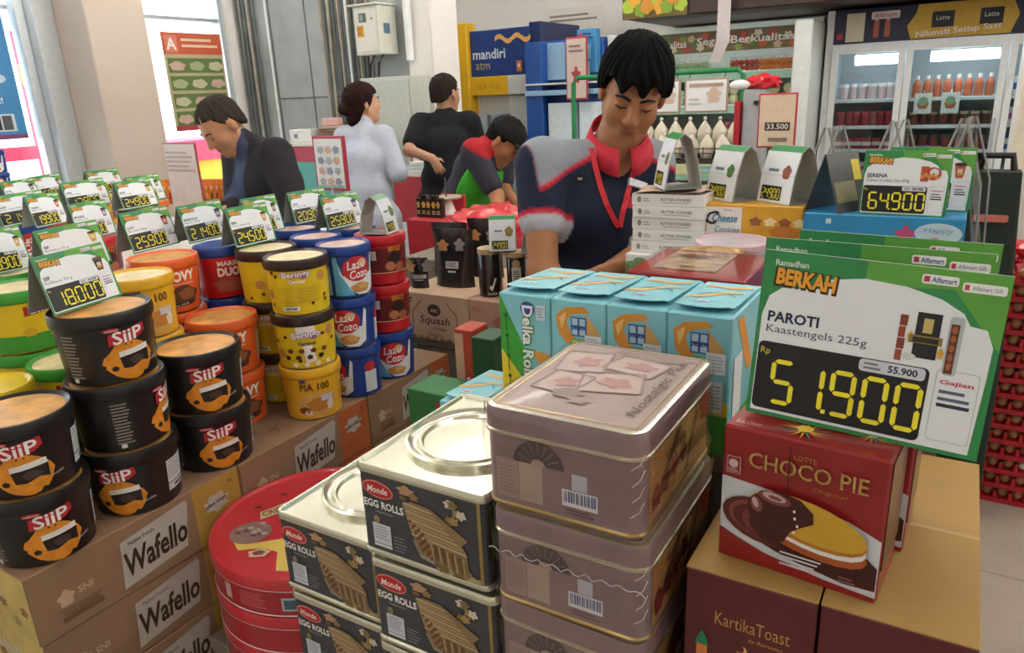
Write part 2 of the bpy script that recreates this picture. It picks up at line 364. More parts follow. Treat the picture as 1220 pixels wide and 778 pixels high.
# ================================================================== foreground island: tins, cartons, boxes, price signs
M('kraft', '#8f7056', rough=.75, noise=.08, scale=12, bump=.04); M('kraft_dark', '#6b5138', rough=.75)
M('kraft_gold', '#a9854a', rough=.7, noise=.05, scale=10); M('maroon_card', '#5a1f22', rough=.45, noise=.05)
M('tin_silver', '#d9d8c4', rough=.24, metal=.85, noise=.03); M('tin_gold', '#a8935a', rough=.3, metal=.7)
M('charcoal_print', '#383b40', rough=.4, noise=.12, scale=40, coat=.2)
M('mauve_print', '#836e76', rough=.4, noise=.08, scale=25, coat=.35); M('mauve_top', '#a3908b', rough=.5, noise=.06, scale=20, coat=.15)
M('mauve_dark', '#635258', rough=.3, coat=.3); M('gold_foil', '#c9a667', rough=.25, metal=.6)
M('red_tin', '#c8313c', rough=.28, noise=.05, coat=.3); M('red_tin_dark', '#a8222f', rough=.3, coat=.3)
M('rim_white', '#ecd9d8', rough=.3, metal=.2)
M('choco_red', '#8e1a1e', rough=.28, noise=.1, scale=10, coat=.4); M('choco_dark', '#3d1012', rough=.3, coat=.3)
M('blue_card', '#86cbd8', rough=.35, noise=.04, coat=.2); M('card_white', '#eef0f0', rough=.45, noise=.02)
M('sign_green', '#2e8b4e', rough=.35, noise=.12, scale=9); M('sign_lime', '#5da33f', rough=.35); M('sign_white', '#e9eef3', rough=.35, noise=.015)
M('sign_back', '#8d948f', rough=.6, noise=.04); M('ink_black', '#14161a', rough=.35); M('led_yellow', '#f0e532', rough=.4, noise=.02)
M('ink_navy', '#1d3350', rough=.4); M('berkah', '#e8a32c', rough=.4); M('berkah_edge', '#3c2410', rough=.4)
film('wrap', '#fbf7f4', .015, .05); film('clear_lid', '#f7f9fa', .03, .06)
M('plinth', '#7d7466', rough=.7)
def plinth(label, x0, x1, y0, y1, z):
    o = thing('display_plinth', label, 'plinth', ((x0+x1)/2, (y0+y1)/2, 0)); w, d = (x1-x0)/2, (y1-y0)/2
    MB().bbox(-w, w, -d, d, z-.03, z, .004).build('top_board', ['plinth'], o)
    for sx in (-1, 1):
        for sy in (-1, 1): MB().box(sx*(w-.025)-.02, sx*(w-.025)+.02, sy*(d-.025)-.02, sy*(d-.025)+.02, 0, z-.03).build('leg', ['plinth'], o)
    MB().box(-w+.01, w-.01, -d+.01, -d+.02, .05, z-.03).build('skirt', ['plinth'], o); return o

# ---------------- egg roll tins
def make_egg_tin(label):
    t = thing('egg_roll_tin', label, 'tin', group='egg roll tins'); w, d, h = .205, .255, .137
    b = MB().rlayers(w, d, [(.004, 0), (.0, .004), (0, .008), (.003, .010), (.003, h-.012)], .012, mi=[1, 1, 1, 0]).build('body', ['charcoal_print', 'tin_silver'], t)
    MB().rlayers(w, d, [(.002, h-.013), (0, h-.011), (0, h-.003), (.002, h), (.006, h), (.009, h-.004)], .013).build('rim', ['tin_silver'], t)
    l = MB().lathe([(.091, h-.004), (.091, h+.0035), (.087, h+.005), (.083, h+.001), (.080, h-.001), (.076, h-.001), (.073, h+.002), (.069, h+.002), (.066, h-.002), (.03, h-.002), (.0, h-.0015)], 40, capb=False, capt=False)
    l.build('round_lid', ['tin_silver'], t)
    P = Print(front(-d/2+.003)); x0 = -w/2
    P.rect(w/2-.014, .012, w/2-.009, h-.013, 'tin_gold', 1)
    P.ell(x0+.036, .103, .026, .0125, '#d98a7a', 1, rot=-4); P.ell(x0+.036, .103, .024, .0105, '#b8222b', 2, rot=-4); P.text('Monde', x0+.036, .103, .010, '#f2e4dc', 3, w=.034, bold=.02, shear=.2)
    P.text('EGG ROLLS', x0+.044, .081, .0115, '#f0f0ee', 2, w=.066, bold=.03); P.text('Original Butter', x0+.044, .070, .004, '#b9b9b4', 2, w=.03)
    P.blob(x0+.03, .058, .005, .006, '#8a7a58', 2); P.rect(x0+.022, .022, x0+.052, .052, '#c9ced6', 2); P.lines(x0+.025, .028, x0+.049, .05, 5, '#9aa0aa', 3); P.rect(x0+.022, .017, x0+.052, .021, '#d5d9df', 2)
    for k in range(5): P.rect(x0+.056, .018+.005*k, x0+.072+.003*(k % 3), .0195+.005*k, '#8a8d92', 2)
    P.blob(x0+.083, .113, .012, .007, '#b08a6a', 2, amp=.2); P.blob(x0+.096, .107, .007, .005, '#8f6f4e', 2, amp=.2); P.blob(x0+.078, .102, .006, .003, '#7a5c40', 2)
    # stacked wafer rolls on a plate
    P.poly([(x0+.088, .044), (x0+.1, .021), (x0+.172, .006), (x0+.184, .012), (x0+.17, .03)], '#8f8b82', 2)
    P.poly([(x0+.076, .094), (x0+.09, .1), (x0+.12, .098), (x0+.176, .068), (x0+.166, .058), (x0+.172, .05), (x0+.176, .014), (x0+.1, .026), (x0+.092, .045)], '#87704f', 3)
    for k in range(9):
        z = .0955-.0052*k; a = .0012*k; xe = .122+.0062*k; P.poly([(x0+.078+a, z), (x0+.08+a, z+.002), (x0+xe, z-.002-.0005*k), (x0+xe+.004, z-.005-.0005*k), (x0+.08+a, z-.0022)], ('#b79f7c', '#a58c68')[k % 2], 4)
    for k in range(6):
        for j in range(4): P.ell(x0+.088+.0035*k+.0065*j, .072-.0075*k-.0045*j, .0024, .0026, '#6f452a', 5); 
    for k in range(9): P.poly([(x0+.118+.006*k, .05-.0012*k), (x0+.121+.006*k, .05-.0012*k), (x0+.124+.006*k, .027-.0016*k), (x0+.121+.006*k, .027-.0016*k)], '#6f5238' if k % 2 else '#a88c66', 6)
    for k in range(6): P.blob(x0+.15+.006*(k % 4), .112-.011*(k//2), .007, .006, ('#c9bfae', '#7a6640', '#9a8250')[k % 3], 2, amp=.2, ph=k)
    for k in range(6): P.blob(x0+.135+.012*(k % 5), .012+.005*(k % 2), .010, .006, ('#8d7a52', '#a3966e', '#6b5a34')[k % 3], 2, amp=.2, ph=k)
    P.build('label_print', t)
    P = Print(right(w/2-.003)); P.rect(-d/2+.012, .02, -d/2+.017, h-.02, 'tin_gold', 1); P.blob(-.03, .035, .02, .015, '#5a1620', 1); P.blob(.02, .06, .02, .02, '#6b5a34', 1); P.build('side_print', t)
    return t
EX1, EY1, EZ1, EH = -.5355, .7555, 1.15, .1435
EX2, EY2, EZ2 = -.7395, .7805, 1.006
e0 = make_egg_tin('egg roll tin on top of the taller stack, next to the mauve tins')
e0.location = (EX1, EY1, EZ1-.137)
dup(e0, (EX1+.004, EY1+.002, EZ1-.137-EH), .012, 'egg roll tin second from top in the taller stack')
dup(e0, (EX1+.002, EY1+.004, EZ1-.137-2*EH), -.01, 'egg roll tin third from top in the taller stack')
dup(e0, (EX2, EY2, EZ2-.137), 0, 'egg roll tin on top of the lower stack beside the red round tins')
dup(e0, (EX2+.003, EY2+.002, EZ2-.137-EH), .01, 'egg roll tin second in the lower stack beside the red round tins')
plinth('wooden plinth under the taller stack of egg roll tins', -.64, -.435, .63, .88, EZ1-.137-2*EH)
plinth('wooden plinth under the lower stack of egg roll tins', -.845, -.643, .655, .905, EZ2-.137-EH)

# ---------------- mauve rectangular tins in film
def make_mauve(label):
    t = thing('biscuit_tin', label, 'tin', group='mauve rectangular tins in plastic film'); w, d, h = .192, .242, .122
    MB().rlayers(w, d, [(.004, 0), (.001, .002), (0, .005), (.002, .007), (.002, h-.03)], .02, mi=[1, 1, 1, 0], seg=5).build('body', ['mauve_print', 'tin_gold'], t)
    l = MB().rlayers(w, d, [(-.001, h-.031), (-.002, h-.030), (-.002, h-.027), (0, h-.026), (0, h-.006), (.002, h-.001), (.007, h)], .021, mi=[1, 1, 1, 0, 0, 1], seg=5)
    l.m[-1] = 2; l.build('lid', ['mauve_print', 'tin_silver', 'mauve_top'], t)
    P = Print(front(-d/2+.002)); q = -w/2
    P.rect(q+.018, .014, q+.046, .062, '#9c8987', 1); P.rect(q+.047, .014, q+.076, .062, '#a8968f', 1); P.lines(q+.021, .02, q+.044, .055, 8, '#8c7878', 2)
    cx, cz = q+.072, .062
    P.ell(cx, cz, .031, .029, '#4b3f44', 2, a0=0, a1=180, n=16)
    for k in range(1, 8): a = math.radians(22.5*k); P.poly([(cx+.012*math.cos(a-.03), cz+.012*math.sin(a-.03)), (cx+.027*math.cos(a-.03), cz+.027*math.sin(a-.03)), (cx+.027*math.cos(a+.03), cz+.027*math.sin(a+.03)), (cx+.012*math.cos(a+.03), cz+.012*math.sin(a+.03))], '#7d6c6e', 3)
    P.ell(cx, cz, .009, .008, '#a58f8a', 4, a0=0, a1=180, n=10)
    P.barcode(q+.1, .022, q+.142, .042, '#48618c', '#d7d9e2', 2); P.rect(q+.112, .043, q+.13, .062, '#b9bccb', 2); P.lines(q+.104, .012, q+.138, .02, 2, '#5d4c52', 2)
    P.build('front_print', t)
    P = Print(topf(h)); gx, gy = w/2-.012, d/2-.012
    for a in ((-gx, -gy, gx, -gy+.0018), (-gx, gy-.0018, gx, gy), (-gx, -gy, -gx+.0018, gy), (gx-.0018, -gy, gx, gy)): P.rect(*a, 'gold_foil', 1)
    mk, md = '#8f7d78', '#a08a88'
    def frame(pts, mt, wd=.003, ly=2):
        for (a, b), (c, e) in zip(pts, pts[1:]+pts[:1]):
            L = math.hypot(c-a, e-b); nx, ny = -(e-b)/L*wd/2, (c-a)/L*wd/2; P.poly([(a+nx, b+ny), (c+nx, e+ny), (c-nx, e-ny), (a-nx, b-ny)], mt, ly)
    for cx, cy, rx, ry, a in ((-.045, .045, .03, .035, 10), (.02, .055, .034, .026, -12), (.012, -.005, .036, .03, 15), (-.04, -.025, .026, .03, -8)):
        pts = []
        for sx, sy in ((-1, -1), (1, -1), (1, 1), (-1, 1)):
            c_, s_ = math.cos(math.radians(a)), math.sin(math.radians(a)); pts.append((cx+sx*rx*c_-sy*ry*s_, cy+sx*rx*s_+sy*ry*c_))
        P.poly(pts, '#b7a29c', 1); frame(pts, mk); P.blob(cx+.004, cy, rx*.55, ry*.45, '#a9817f', 2, amp=.2, ph=a)
    P.blob(-.02, -.055, .018, .014, mk, 3); P.blob(.03, .093, .05, .012, mk, 1, amp=.15); P.blob(.0, -.07, .012, .008, md, 3, amp=.3)
    P.text('Nostalgic Pre', .068, .0, .017, '#5c4b3c', 3, w=.17, rot=90, shear=.25, bold=-.005)
    P.build('lid_print', t)
    P = Print(right(w/2-.002)); hd = d/2
    P.rect(-hd+.022, .012, hd-.022, h-.034, '#a87f4e', 1); P.poly([(-.03, .012), (.02, .085), (hd-.025, .085), (hd-.025, .012)], '#c9a468', 2)
    P.poly([(-hd+.03, .02), (-hd+.045, .02), (.0, .085), (-.015, .085)], '#5d4436', 3); P.poly([(.01, .02), (.022, .02), (.06, .08), (.048, .08)], '#8d6a44', 3)
    for k in range(4): P.blob(-.08+.028*k, .035+.006*k, .012, .014, ('#7d2c2c', '#5d2a2a')[k % 2], 4, amp=.2, ph=k)
    P.blob(.085, .075, .02, .02, '#c05f38', 3, amp=.2); P.text('Nostalgic', -.03, .07, .012, '#6b4c2c', 4, w=.06, shear=.3); P.build('side_print', t)
    # film with crinkles
    bm = bmesh.new(); fm = MB().rlayers(w+.005, d+.005, [(.0, .003)]+[(0, .003+(h-.004)*k/10) for k in range(1, 10)]+[(.0, h-.001), (.001, h+.001)], .022, seg=6, capt=False, capb=False)
    for v in fm.v: bm.verts.new(v)
    bm.verts.ensure_lookup_table()
    for f in fm.f: bm.faces.new([bm.verts[i] for i in f])
    for v in bm.verts:
        x, y, z = v.co; cn = max(0, (abs(x)/(w/2)+abs(y)/(d/2))-1.62); n_ = math.sin(z*300+x*90)*math.cos(y*210+z*160)
        v.co += Vector((x, y, 0)).normalized()*(max(0, n_)*.0045*min(1, cn*5)+.0006*n_)
    MB().bm(bm, 0, True).build('plastic_film', ['wrap'], t)
    for k in range(4):
        z = .03+.018*k; MB().tube([(w/2-.012+.002*math.sin(k), -d/2-.0028, z), (w/2-.004, -d/2+.0015, z+.006), (w/2-.001, -d/2+.007, z+.016)], .0006, 5).build('film_crease', [M('film_crease', '#b9b0b2', rough=.25)], t)
    return t
MX, MY, MZ, MH = -.331, .741, 1.274, .126
m0 = make_mauve('mauve biscuit tin on top of the film-wrapped stack'); m0.location = (MX, MY, MZ-.122)
m1 = dup(m0, (MX+.006, MY-.002, MZ-.122-MH), .0, 'mauve biscuit tin second from top of the film-wrapped stack')
dup(m0, (MX+.005, MY+.002, MZ-.122-2*MH), -.02, 'mauve biscuit tin third from top of the film-wrapped stack')
r = random.Random(4); MB().tube([(-.096+.192*k/47, -.121-.0034-.001*r.random(), .07+.0025*math.sin(k*1.3)+.002*r.random()) for k in range(48)], .0007, 5).build('film_seam', ['film_crease'], m1)
plinth('wooden plinth under the mauve biscuit tins', -.43, -.235, .625, .86, MZ-.122-2*MH)

# ---------------- round red tins
def make_red_tin(label):
    t = thing('round_wafer_tin', label, 'tin', group='round red wafer tins'); R_, h = .214, .079
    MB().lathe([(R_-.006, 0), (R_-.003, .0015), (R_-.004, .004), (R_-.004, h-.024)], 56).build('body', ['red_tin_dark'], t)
    MB().lathe([(R_-.002, h-.026), (R_, h-.024), (R_, h-.0225)], 56, capb=False, capt=False).build('seam_ring', ['rim_white'], t)
    MB().lathe([(R_-.004, .0), (R_-.0015, .001), (R_-.0025, .003)], 56, capb=False, capt=False).build('seam_ring', ['rim_white'], t)
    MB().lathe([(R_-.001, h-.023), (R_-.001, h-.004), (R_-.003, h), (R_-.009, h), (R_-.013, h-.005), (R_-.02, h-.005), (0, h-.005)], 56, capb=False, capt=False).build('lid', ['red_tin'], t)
    P = Print(topf(h-.005)); K = .93
    def cookie(x, y, r_, rot=0):
        P.ell(x, y, r_, r_*.95, '#8d7068', 2); rr = random.Random(int(x*999))
        for k in range(14): a = rr.uniform(0, 6.28); q = r_*rr.uniform(.1, .85); P.blob(x+q*math.cos(a), y+q*math.sin(a), r_*.16, r_*.12, ('#5d4640', '#bfaaa2', '#a88d84')[k % 3], 3, n=9, amp=.2)
    P.poly([(-.15, -.075), (-.12, -.085), (-.05, -.07), (.0, -.09), (.02, -.17), (-.01, -.178), (-.035, -.175), (-.05, -.115), (-.085, -.10), (-.13, -.105)], '#dcc25e', 1)
    P.poly([(-.008, -.09), (.002, -.10), (.012, -.17), (.006, -.174)], '#b98a2c', 2)
    cookie(-.125, -.045, .042); cookie(.04, .135, .045); P.blob(-.085, -.118, .02, .014, '#d9b8a0', 3, amp=.12); P.blob(-.085, -.118, .012, .008, '#7a4630', 4, amp=.1)
    P.poly([(-.13, .03), (-.12, .0), (-.06, .045), (-.075, .075)], '#c9bd8c', 2); P.text('CRISPY', -.097, .037, .02, '#9a3a30', 3, w=.06, rot=36, bold=.02)
    P.poly([(-.07, .085), (-.06, .055), (-.005, .09), (-.015, .118)], '#a8a070', 2); P.text('CHOC', -.02, .01, .022, '#f0e6e0', 3, w=.07, rot=38, bold=.04)
    P.ell(.03, -.035, .06, .028, '#e8dcd8', 2, rot=30); P.ell(.03, -.035, .055, .024, '#b5202c', 3, rot=30); P.text('Wow', .03, -.035, .03, '#f4efec', 4, w=.08, rot=30, bold=.03, shear=.2)
    P.poly([(-.08, -.01), (-.03, .0), (.01, .02), (-.02, .03), (-.07, .015)], '#6d2f2c', 1)
    for x, y in ((-.14, .05), (-.1, .1), (-.03, .15)): P.blob(x, y, .008, .005, '#6d3a34', 3, amp=.2)
    P.build('lid_print', t)
    P = Print(cone(R_-.004, 0, R_-.004, h), curved=.01)
    P.rect(-.155, .012, -.135, .045, '#c9a6a6', 1); P.lines(-.11, .012, -.05, .045, 6, '#d06a6c', 1); P.rect(-.02, .012, .01, .04, '#c3ced2', 1); P.rect(-.016, .016, .006, .036, '#4a6f80', 2); P.lines(.02, .02, .06, .045, 4, '#d06a6c', 1); P.build('side_print', t)
    return t
r0 = make_red_tin('round red wafer tin on top of its stack'); r0.location = (-1.0605, .928, .78-.079); r0.rotation_euler.z = math.radians(31)
dup(r0, (-1.059, .926, .78-.079*2-.002), 1.35, 'round red wafer tin second from the top')
dup(r0, (-1.0605, .928, .78-.079*3-.004), 2.2, 'round red wafer tin third from the top')
plinth('wooden plinth under the round red tins', -1.24, -.875, .75, 1.11, .78-.079*3-.004)

# ---------------- maroon toast cartons with kraft tops
def make_toast(label, w=.135):
    t = thing('toast_carton', label, 'carton', group='maroon toast cartons'); d, h = .39, .26
    MB().bbox(-w/2, w/2, -d/2, d/2, 0, h-.002, .0015).build('body', ['maroon_card'], t)
    MB().bbox(-w/2-.0005, w/2+.0005, -d/2, d/2, h-.0022, h, .0006).build('top_flap', ['kraft_gold'], t)
    MB().box(-w/2-.0003, w/2+.0003, -.004, .004, h, h+.0003).build('tape', [M('tape', '#b89a62', rough=.3)], t)
    P = Print(front(-d/2)); gm = '#c9985a'
    P.text('KartikaToast', .005, h-.055, .016, gm, 1, w=.078, bold=-.005); P.text('by Ramadan', .02, h-.072, .006, gm, 1, w=.035, shear=.3)
    P.blob(.006, h-.135, .042, .042, '#1f8f86', 1, amp=.03); P.rect(-.05, h-.2, .055, h-.135, '#1f8f86', 1); P.rect(-.053, h-.2, -.041, h-.095, '#d3813c', 2); P.poly([(-.055, h-.095), (-.039, h-.095), (-.043, h-.083), (-.047, h-.076), (-.051, h-.083)], '#1f7f5a', 3)
    P.ell(-.004, h-.087, .006, .006, '#e0b070', 2); P.ell(-.006, h-.085, .005, .005, 'maroon_card', 3); P.ell(-.018, h-.108, .005, .005, '#d9e8e2', 2); P.blob(-.033, h-.118, .006, .004, '#d9e8e2', 3)
    P.build('front_print', t); return t
k0 = make_toast('maroon toast carton on the left, next to the mauve tins'); k0.location = (-.139, .875, .84)
dup(k0, (-.001, .875, .84), 0, 'maroon toast carton on the right, at the aisle edge')
plinth('wooden plinth under the maroon toast cartons', -.205, .065, .69, 1.06, .84)

# ---------------- choco pie boxes
def make_choco(label):
    t = thing('snack_box', label, 'box', group='red cake boxes'); w, d, h = .162, .088, .157
    MB().bbox(-w/2, w/2, -d/2, d/2, 0, h, .0025).build('carton', ['choco_red'], t)
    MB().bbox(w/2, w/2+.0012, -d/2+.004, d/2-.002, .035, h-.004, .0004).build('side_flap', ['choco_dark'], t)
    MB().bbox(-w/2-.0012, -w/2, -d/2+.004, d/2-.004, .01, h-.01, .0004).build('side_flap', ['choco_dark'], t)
    P = Print(front(-d/2)); H2 = h
    wt = '#cfd5dd'
    P.poly([(-w/2+.001, .001), (w/2-.001, .001), (w/2-.001, .07), (.05, .082), (.0, .091), (-.04, .095), (-w/2+.001, .098)], wt, 1)
    P.poly([(-w/2+.001, .001), (w/2-.001, .001), (w/2-.001, .006), (.03, .009), (-.03, .018), (-w/2+.02, .028), (-w/2+.001, .036)], 'choco_red', 3)
    P.ell(.004, .041, .068, .021, '#3f1511', 4, rot=-10); P.poly([(.03, .05), (.06, .056), (w/2-.002, .04), (w/2-.002, .014), (.05, .012), (.0, .02)], '#3f1511', 4)
    P.ell(-.036, .055, .042, .025, '#5d241c', 5, rot=-10); P.ell(-.034, .056, .037, .021, '#85443a', 6, rot=-10); P.ell(-.03, .054, .036, .019, '#5d241c', 7, rot=-10); P.ell(-.022, .053, .034, .018, '#7a3a30', 8, rot=-10); P.ell(-.014, .05, .034, .018, '#4a1713', 9, rot=-10)
    P.ell(.013, .054, .058, .021, '#a85420', 10, rot=-10); P.ell(.012, .062, .058, .021, '#e4e4e6', 11, rot=-10); P.ell(.011, .069, .059, .023, '#b8741e', 12, rot=-10); P.ell(.011, .073, .059, .0225, '#c9a02e', 13, rot=-10)
    P.poly([(-.05, .072), (-.046, .085), (-.034, .095), (-.016, .099), (.004, .095), (.017, .084), (.018, .072), (.006, .064), (-.004, .056), (-.01, .042), (-.024, .04), (-.04, .05)], '#431410', 14)
    P.ell(-.022, .09, .017, .007, '#7d4a42', 15, rot=-6); P.ell(-.022, .0915, .012, .0045, '#c9a9a4', 16, rot=-6); P.ell(-.021, .091, .007, .0022, '#7d4a42', 17, rot=-6); P.ell(-.04, .078, .006, .009, '#7d4a42', 15, rot=20); P.ell(-.041, .08, .003, .006, '#c9a9a4', 16, rot=20)
    P.rect(-.0105, .094, -.009, h-.004, '#3d0f0e', 15)
    for x, y in ((-.0, .074), (.003, .066), (-.001, .082), (.0, .058)): P.ell(x, y, .0013, .0018, '#f2e6e2', 18)
    P.text('CHOCO PIE', .006, .125, .018, 'gold_foil', 5, w=.116, bold=.012); P.text('LOTTE', .004, .139, .0055, '#b07c4a', 5, w=.022)
    P.text('Original', .03, .108, .006, '#a4702e', 5, w=.034, shear=.35)
    P.rect(-w/2+.006, .104, -w/2+.021, .124, '#b9a0a0', 5); P.rect(-w/2+.007, .105, -w/2+.020, .123, 'choco_red', 6); P.ell(-w/2+.0135, .116, .005, .005, '#c9b5b5', 7); P.lines(-w/2+.008, .106, -w/2+.019, .1105, 2, '#c9b5b5', 7)
    P.lines(-.012, .016, .03, .034, 4, '#d7d3d6', 19); P.lines(.046, .018, .062, .026, 2, '#8a5d58', 19)
    P.build('front_print', t)
    P = Print(topf(h))
    P.text('Best Choice', -w/2+.022, -.03, .01, '#cf9a9a', 2, w=.026)
    for k in range(16):
        a = 2*math.pi*k/16; c = ('#e9b23c', '#3f9db8', '#e07a30', '#d9cf4a')[k % 4]; P.poly([(-.005+.005*math.cos(a-.3), -.02+.005*math.sin(a-.3)), (-.005+.026*math.cos(a), -.02+.022*math.sin(a)), (-.005+.005*math.cos(a+.3), -.02+.005*math.sin(a+.3))], c, 2+k % 3)
        P.poly([(.055+.004*math.cos(a-.3), .004*math.sin(a-.3)), (.055+.018*math.cos(a), .018*math.sin(a)), (.055+.004*math.cos(a+.3), .004*math.sin(a+.3))], c, 2+k % 3)
    P.ell(-.005, -.02, .008, .008, '#f0c84a', 6); P.ell(.055, 0, .006, .006, '#d8d8dc', 6); P.build('top_print', t); return t
c0 = make_choco('red cake box with a chocolate pie picture standing on the maroon cartons'); cz = 1.1
cr = math.radians(-5.5)
c0.location = (-.0945+.044*math.sin(-cr)*-1, .712+.044, cz); c0.rotation_euler.z = cr
dup(c0, (-.085, .858, cz), math.radians(-3), 'second red cake box hidden behind the front one')

# ---------------- price cards: a bent card, printed face to local -y
def card_print(P, w, h, price, brand, desc, icon, was=None, big=False):
    g = w*.016
    P.rect(-w/2, 0, w/2, h, 'sign_green', 1); P.poly([(-.05*w, h*.86), (w*.3, h*.9), (w*.5-.0002, h*.6), (w*.5-.0002, h), (-.05*w, h)], 'sign_lime', 2)
    pts = [(-w/2+g*1.3, g*1.3), (w/2-g*2.4, g*1.3), (w/2-g*1.6, h*.45)]
    pts += [(w/2-g*1.5, h*.62), (w/2-g*3.5, h*.71), (w*.38, h*.72), (w*.35, h*.78), (w*.26, h*.84), (w*.12, h*.885), (-w*.05, h*.9), (-w*.2, h*.87), (-w*.27, h*.8), (-w*.4, h*.79), (-w*.455, h*.735), (-w/2+g*1.3, h*.62)]
    P.poly(pts, 'sign_white', 3)
    P.text('BERKAH', -w*.3, h*.845, h*.115, 'berkah_edge', 4, w=w*.285, bold=.10, rot=-3); P.text('BERKAH', -w*.3, h*.85, h*.095, 'berkah', 5, w=w*.265, bold=.045, rot=-3)
    P.text('Ramadhan', -w*.37, h*.935, h*.035, '#d9e6dc', 4, w=w*.15, bold=.02)
    P.rrect(w*.17, h*.915, w*.31, h*.965, h*.012, '#f2f3f3', 4); P.text('Alfamart', w*.255, h*.94, h*.03, '#3d5f9a', 5, w=w*.095, bold=.02); P.rect(w*.178, h*.925, w*.2, h*.955, '#b5373c', 5)
    P.rrect(w*.325, h*.895, w*.485, h*.945, h*.012, '#f2f3f3', 4); P.rect(w*.333, h*.906, w*.35, h*.934, '#c14448', 5); P.text('Alfamart Gift', w*.415, h*.92, h*.022, '#5d6c8a', 5, w=w*.11)
    P.text(brand, -w*.45, h*.615, h*.065, 'ink_navy', 4, bold=.03, al='l'); P.text(desc, -w*.45, h*.535, h*.06, '#3d4f66', 4, al='l', w=w*min(.5, .028*len(desc)))
    P.rrect(-w*.475, g*2.2, w*.265, h*.46, h*.03, 'ink_black', 4); P.text('Rp', -w*.44, h*.4, h*.05, '#d9d04a', 5, bold=.0)
    nd = len(price.replace('.', '')); dh = h*.25; pit = w*.136
    seven(P, price, -w*.39, g*2.2+h*.055, dh, 'led_yellow', 6, pitch=pit, shear=0., w=w*.09, t=.11)
    P.rrect(-w*.02, h*.385, w*.25, h*.455, h*.02, '#d4dae2', 6); P.text(was or '30.900', w*.16, h*.42, h*.042, 'ink_navy', 7, w=w*.12, bold=.03); P.lines(0, h*.395, w*.07, h*.445, 2, '#6d7788', 7)
    P.rrect(w*.29, h*.07, w*.455, h*.47, h*.02, '#c6ced8', 4); P.rrect(w*.294, h*.076, w*.451, h*.464, h*.02, 'sign_white', 5)
    P.text('Gajian', w*.372, h*.40, h*.032, '#c4546c', 6, w=w*.13, bold=.03); P.lines(w*.31, h*.29, w*.43, h*.37, 2, '#56647a', 6); P.rect(w*.31, h*.265, w*.435, h*.285, '#26364c', 6)
    ix, iy = w*.22, h*.64
    if icon == 'kaas':
        P.rect(ix-w*.04, iy-h*.13, ix+w*.055, iy+h*.12, '#1d1f24', 5); P.rect(ix-w*.012, iy+.01*h, ix+w*.025, iy+h*.09, '#c9b26a', 6); P.rect(ix-w*.06, iy-h*.05, ix+w*.07, iy-h*.005, '#8d7a3c', 6); P.rect(ix-w*.045, iy-h*.043, ix+w*.055, iy-h*.015, '#2a2a22', 7)
        for k in range(4): P.rect(ix-w*.105, iy-h*.16+h*.065*k, ix-w*.078+w*.004*(k % 2), iy-h*.1+h*.065*k, ('#9a4a34', '#84402c')[k % 2], 5)
        P.rrect(ix+w*.085, iy-h*.2, ix+w*.14, iy+h*.12, h*.02, '#b9bfc6', 5); P.rect(ix+w*.092, iy-h*.19, ix+w*.125, iy+h*.08, '#5d3826', 6)
        for k in range(5): P.blob(ix+w*.108, iy-h*.15+h*.05*k, w*.01, h*.02, '#a8623a', 7, ph=k)
        P.ell(ix-w*.05, iy-h*.13, w*.03, h*.02, '#d3d7d8', 5); P.blob(ix-w*.055, iy-h*.02, w*.012, h*.03, '#d9a83a', 5); P.blob(ix+w*.07, iy-h*.09, w*.012, h*.03, '#d9a83a', 7)
    elif icon == 'cookies':
        P.rect(ix-w*.05, iy-h*.1, ix+w*.04, iy+h*.13, '#b5533c', 5); P.ell(ix+w*.09, iy+h*.02, w*.09, h*.1, '#b8452e', 5); P.ell(ix+w*.1, iy+h*.04, w*.05, h*.06, '#d8dde0', 6)
        for k in range(5): P.ell(ix-w*.03+w*.04*k, iy-h*.03+.03*h*(k % 2), w*.022, h*.035, '#d98a44', 7)
    else:
        P.poly([(ix+w*.08, iy-h*.11), (ix+w*.16, iy-h*.11), (ix+w*.185, iy+h*.1), (ix+w*.055, iy+h*.1)], icon, 5); P.ell(ix+w*.12, iy+h*.1, w*.07, h*.03, '#3a2420' if icon != '#3a2420' else '#6d4a40', 6)
        P.rect(ix+w*.09, iy-h*.06, ix+w*.15, iy+h*.03, '#d8c8b0', 6); P.blob(ix+w*.12, iy-h*.06, w*.022, h*.025, '#d98a3a', 7)
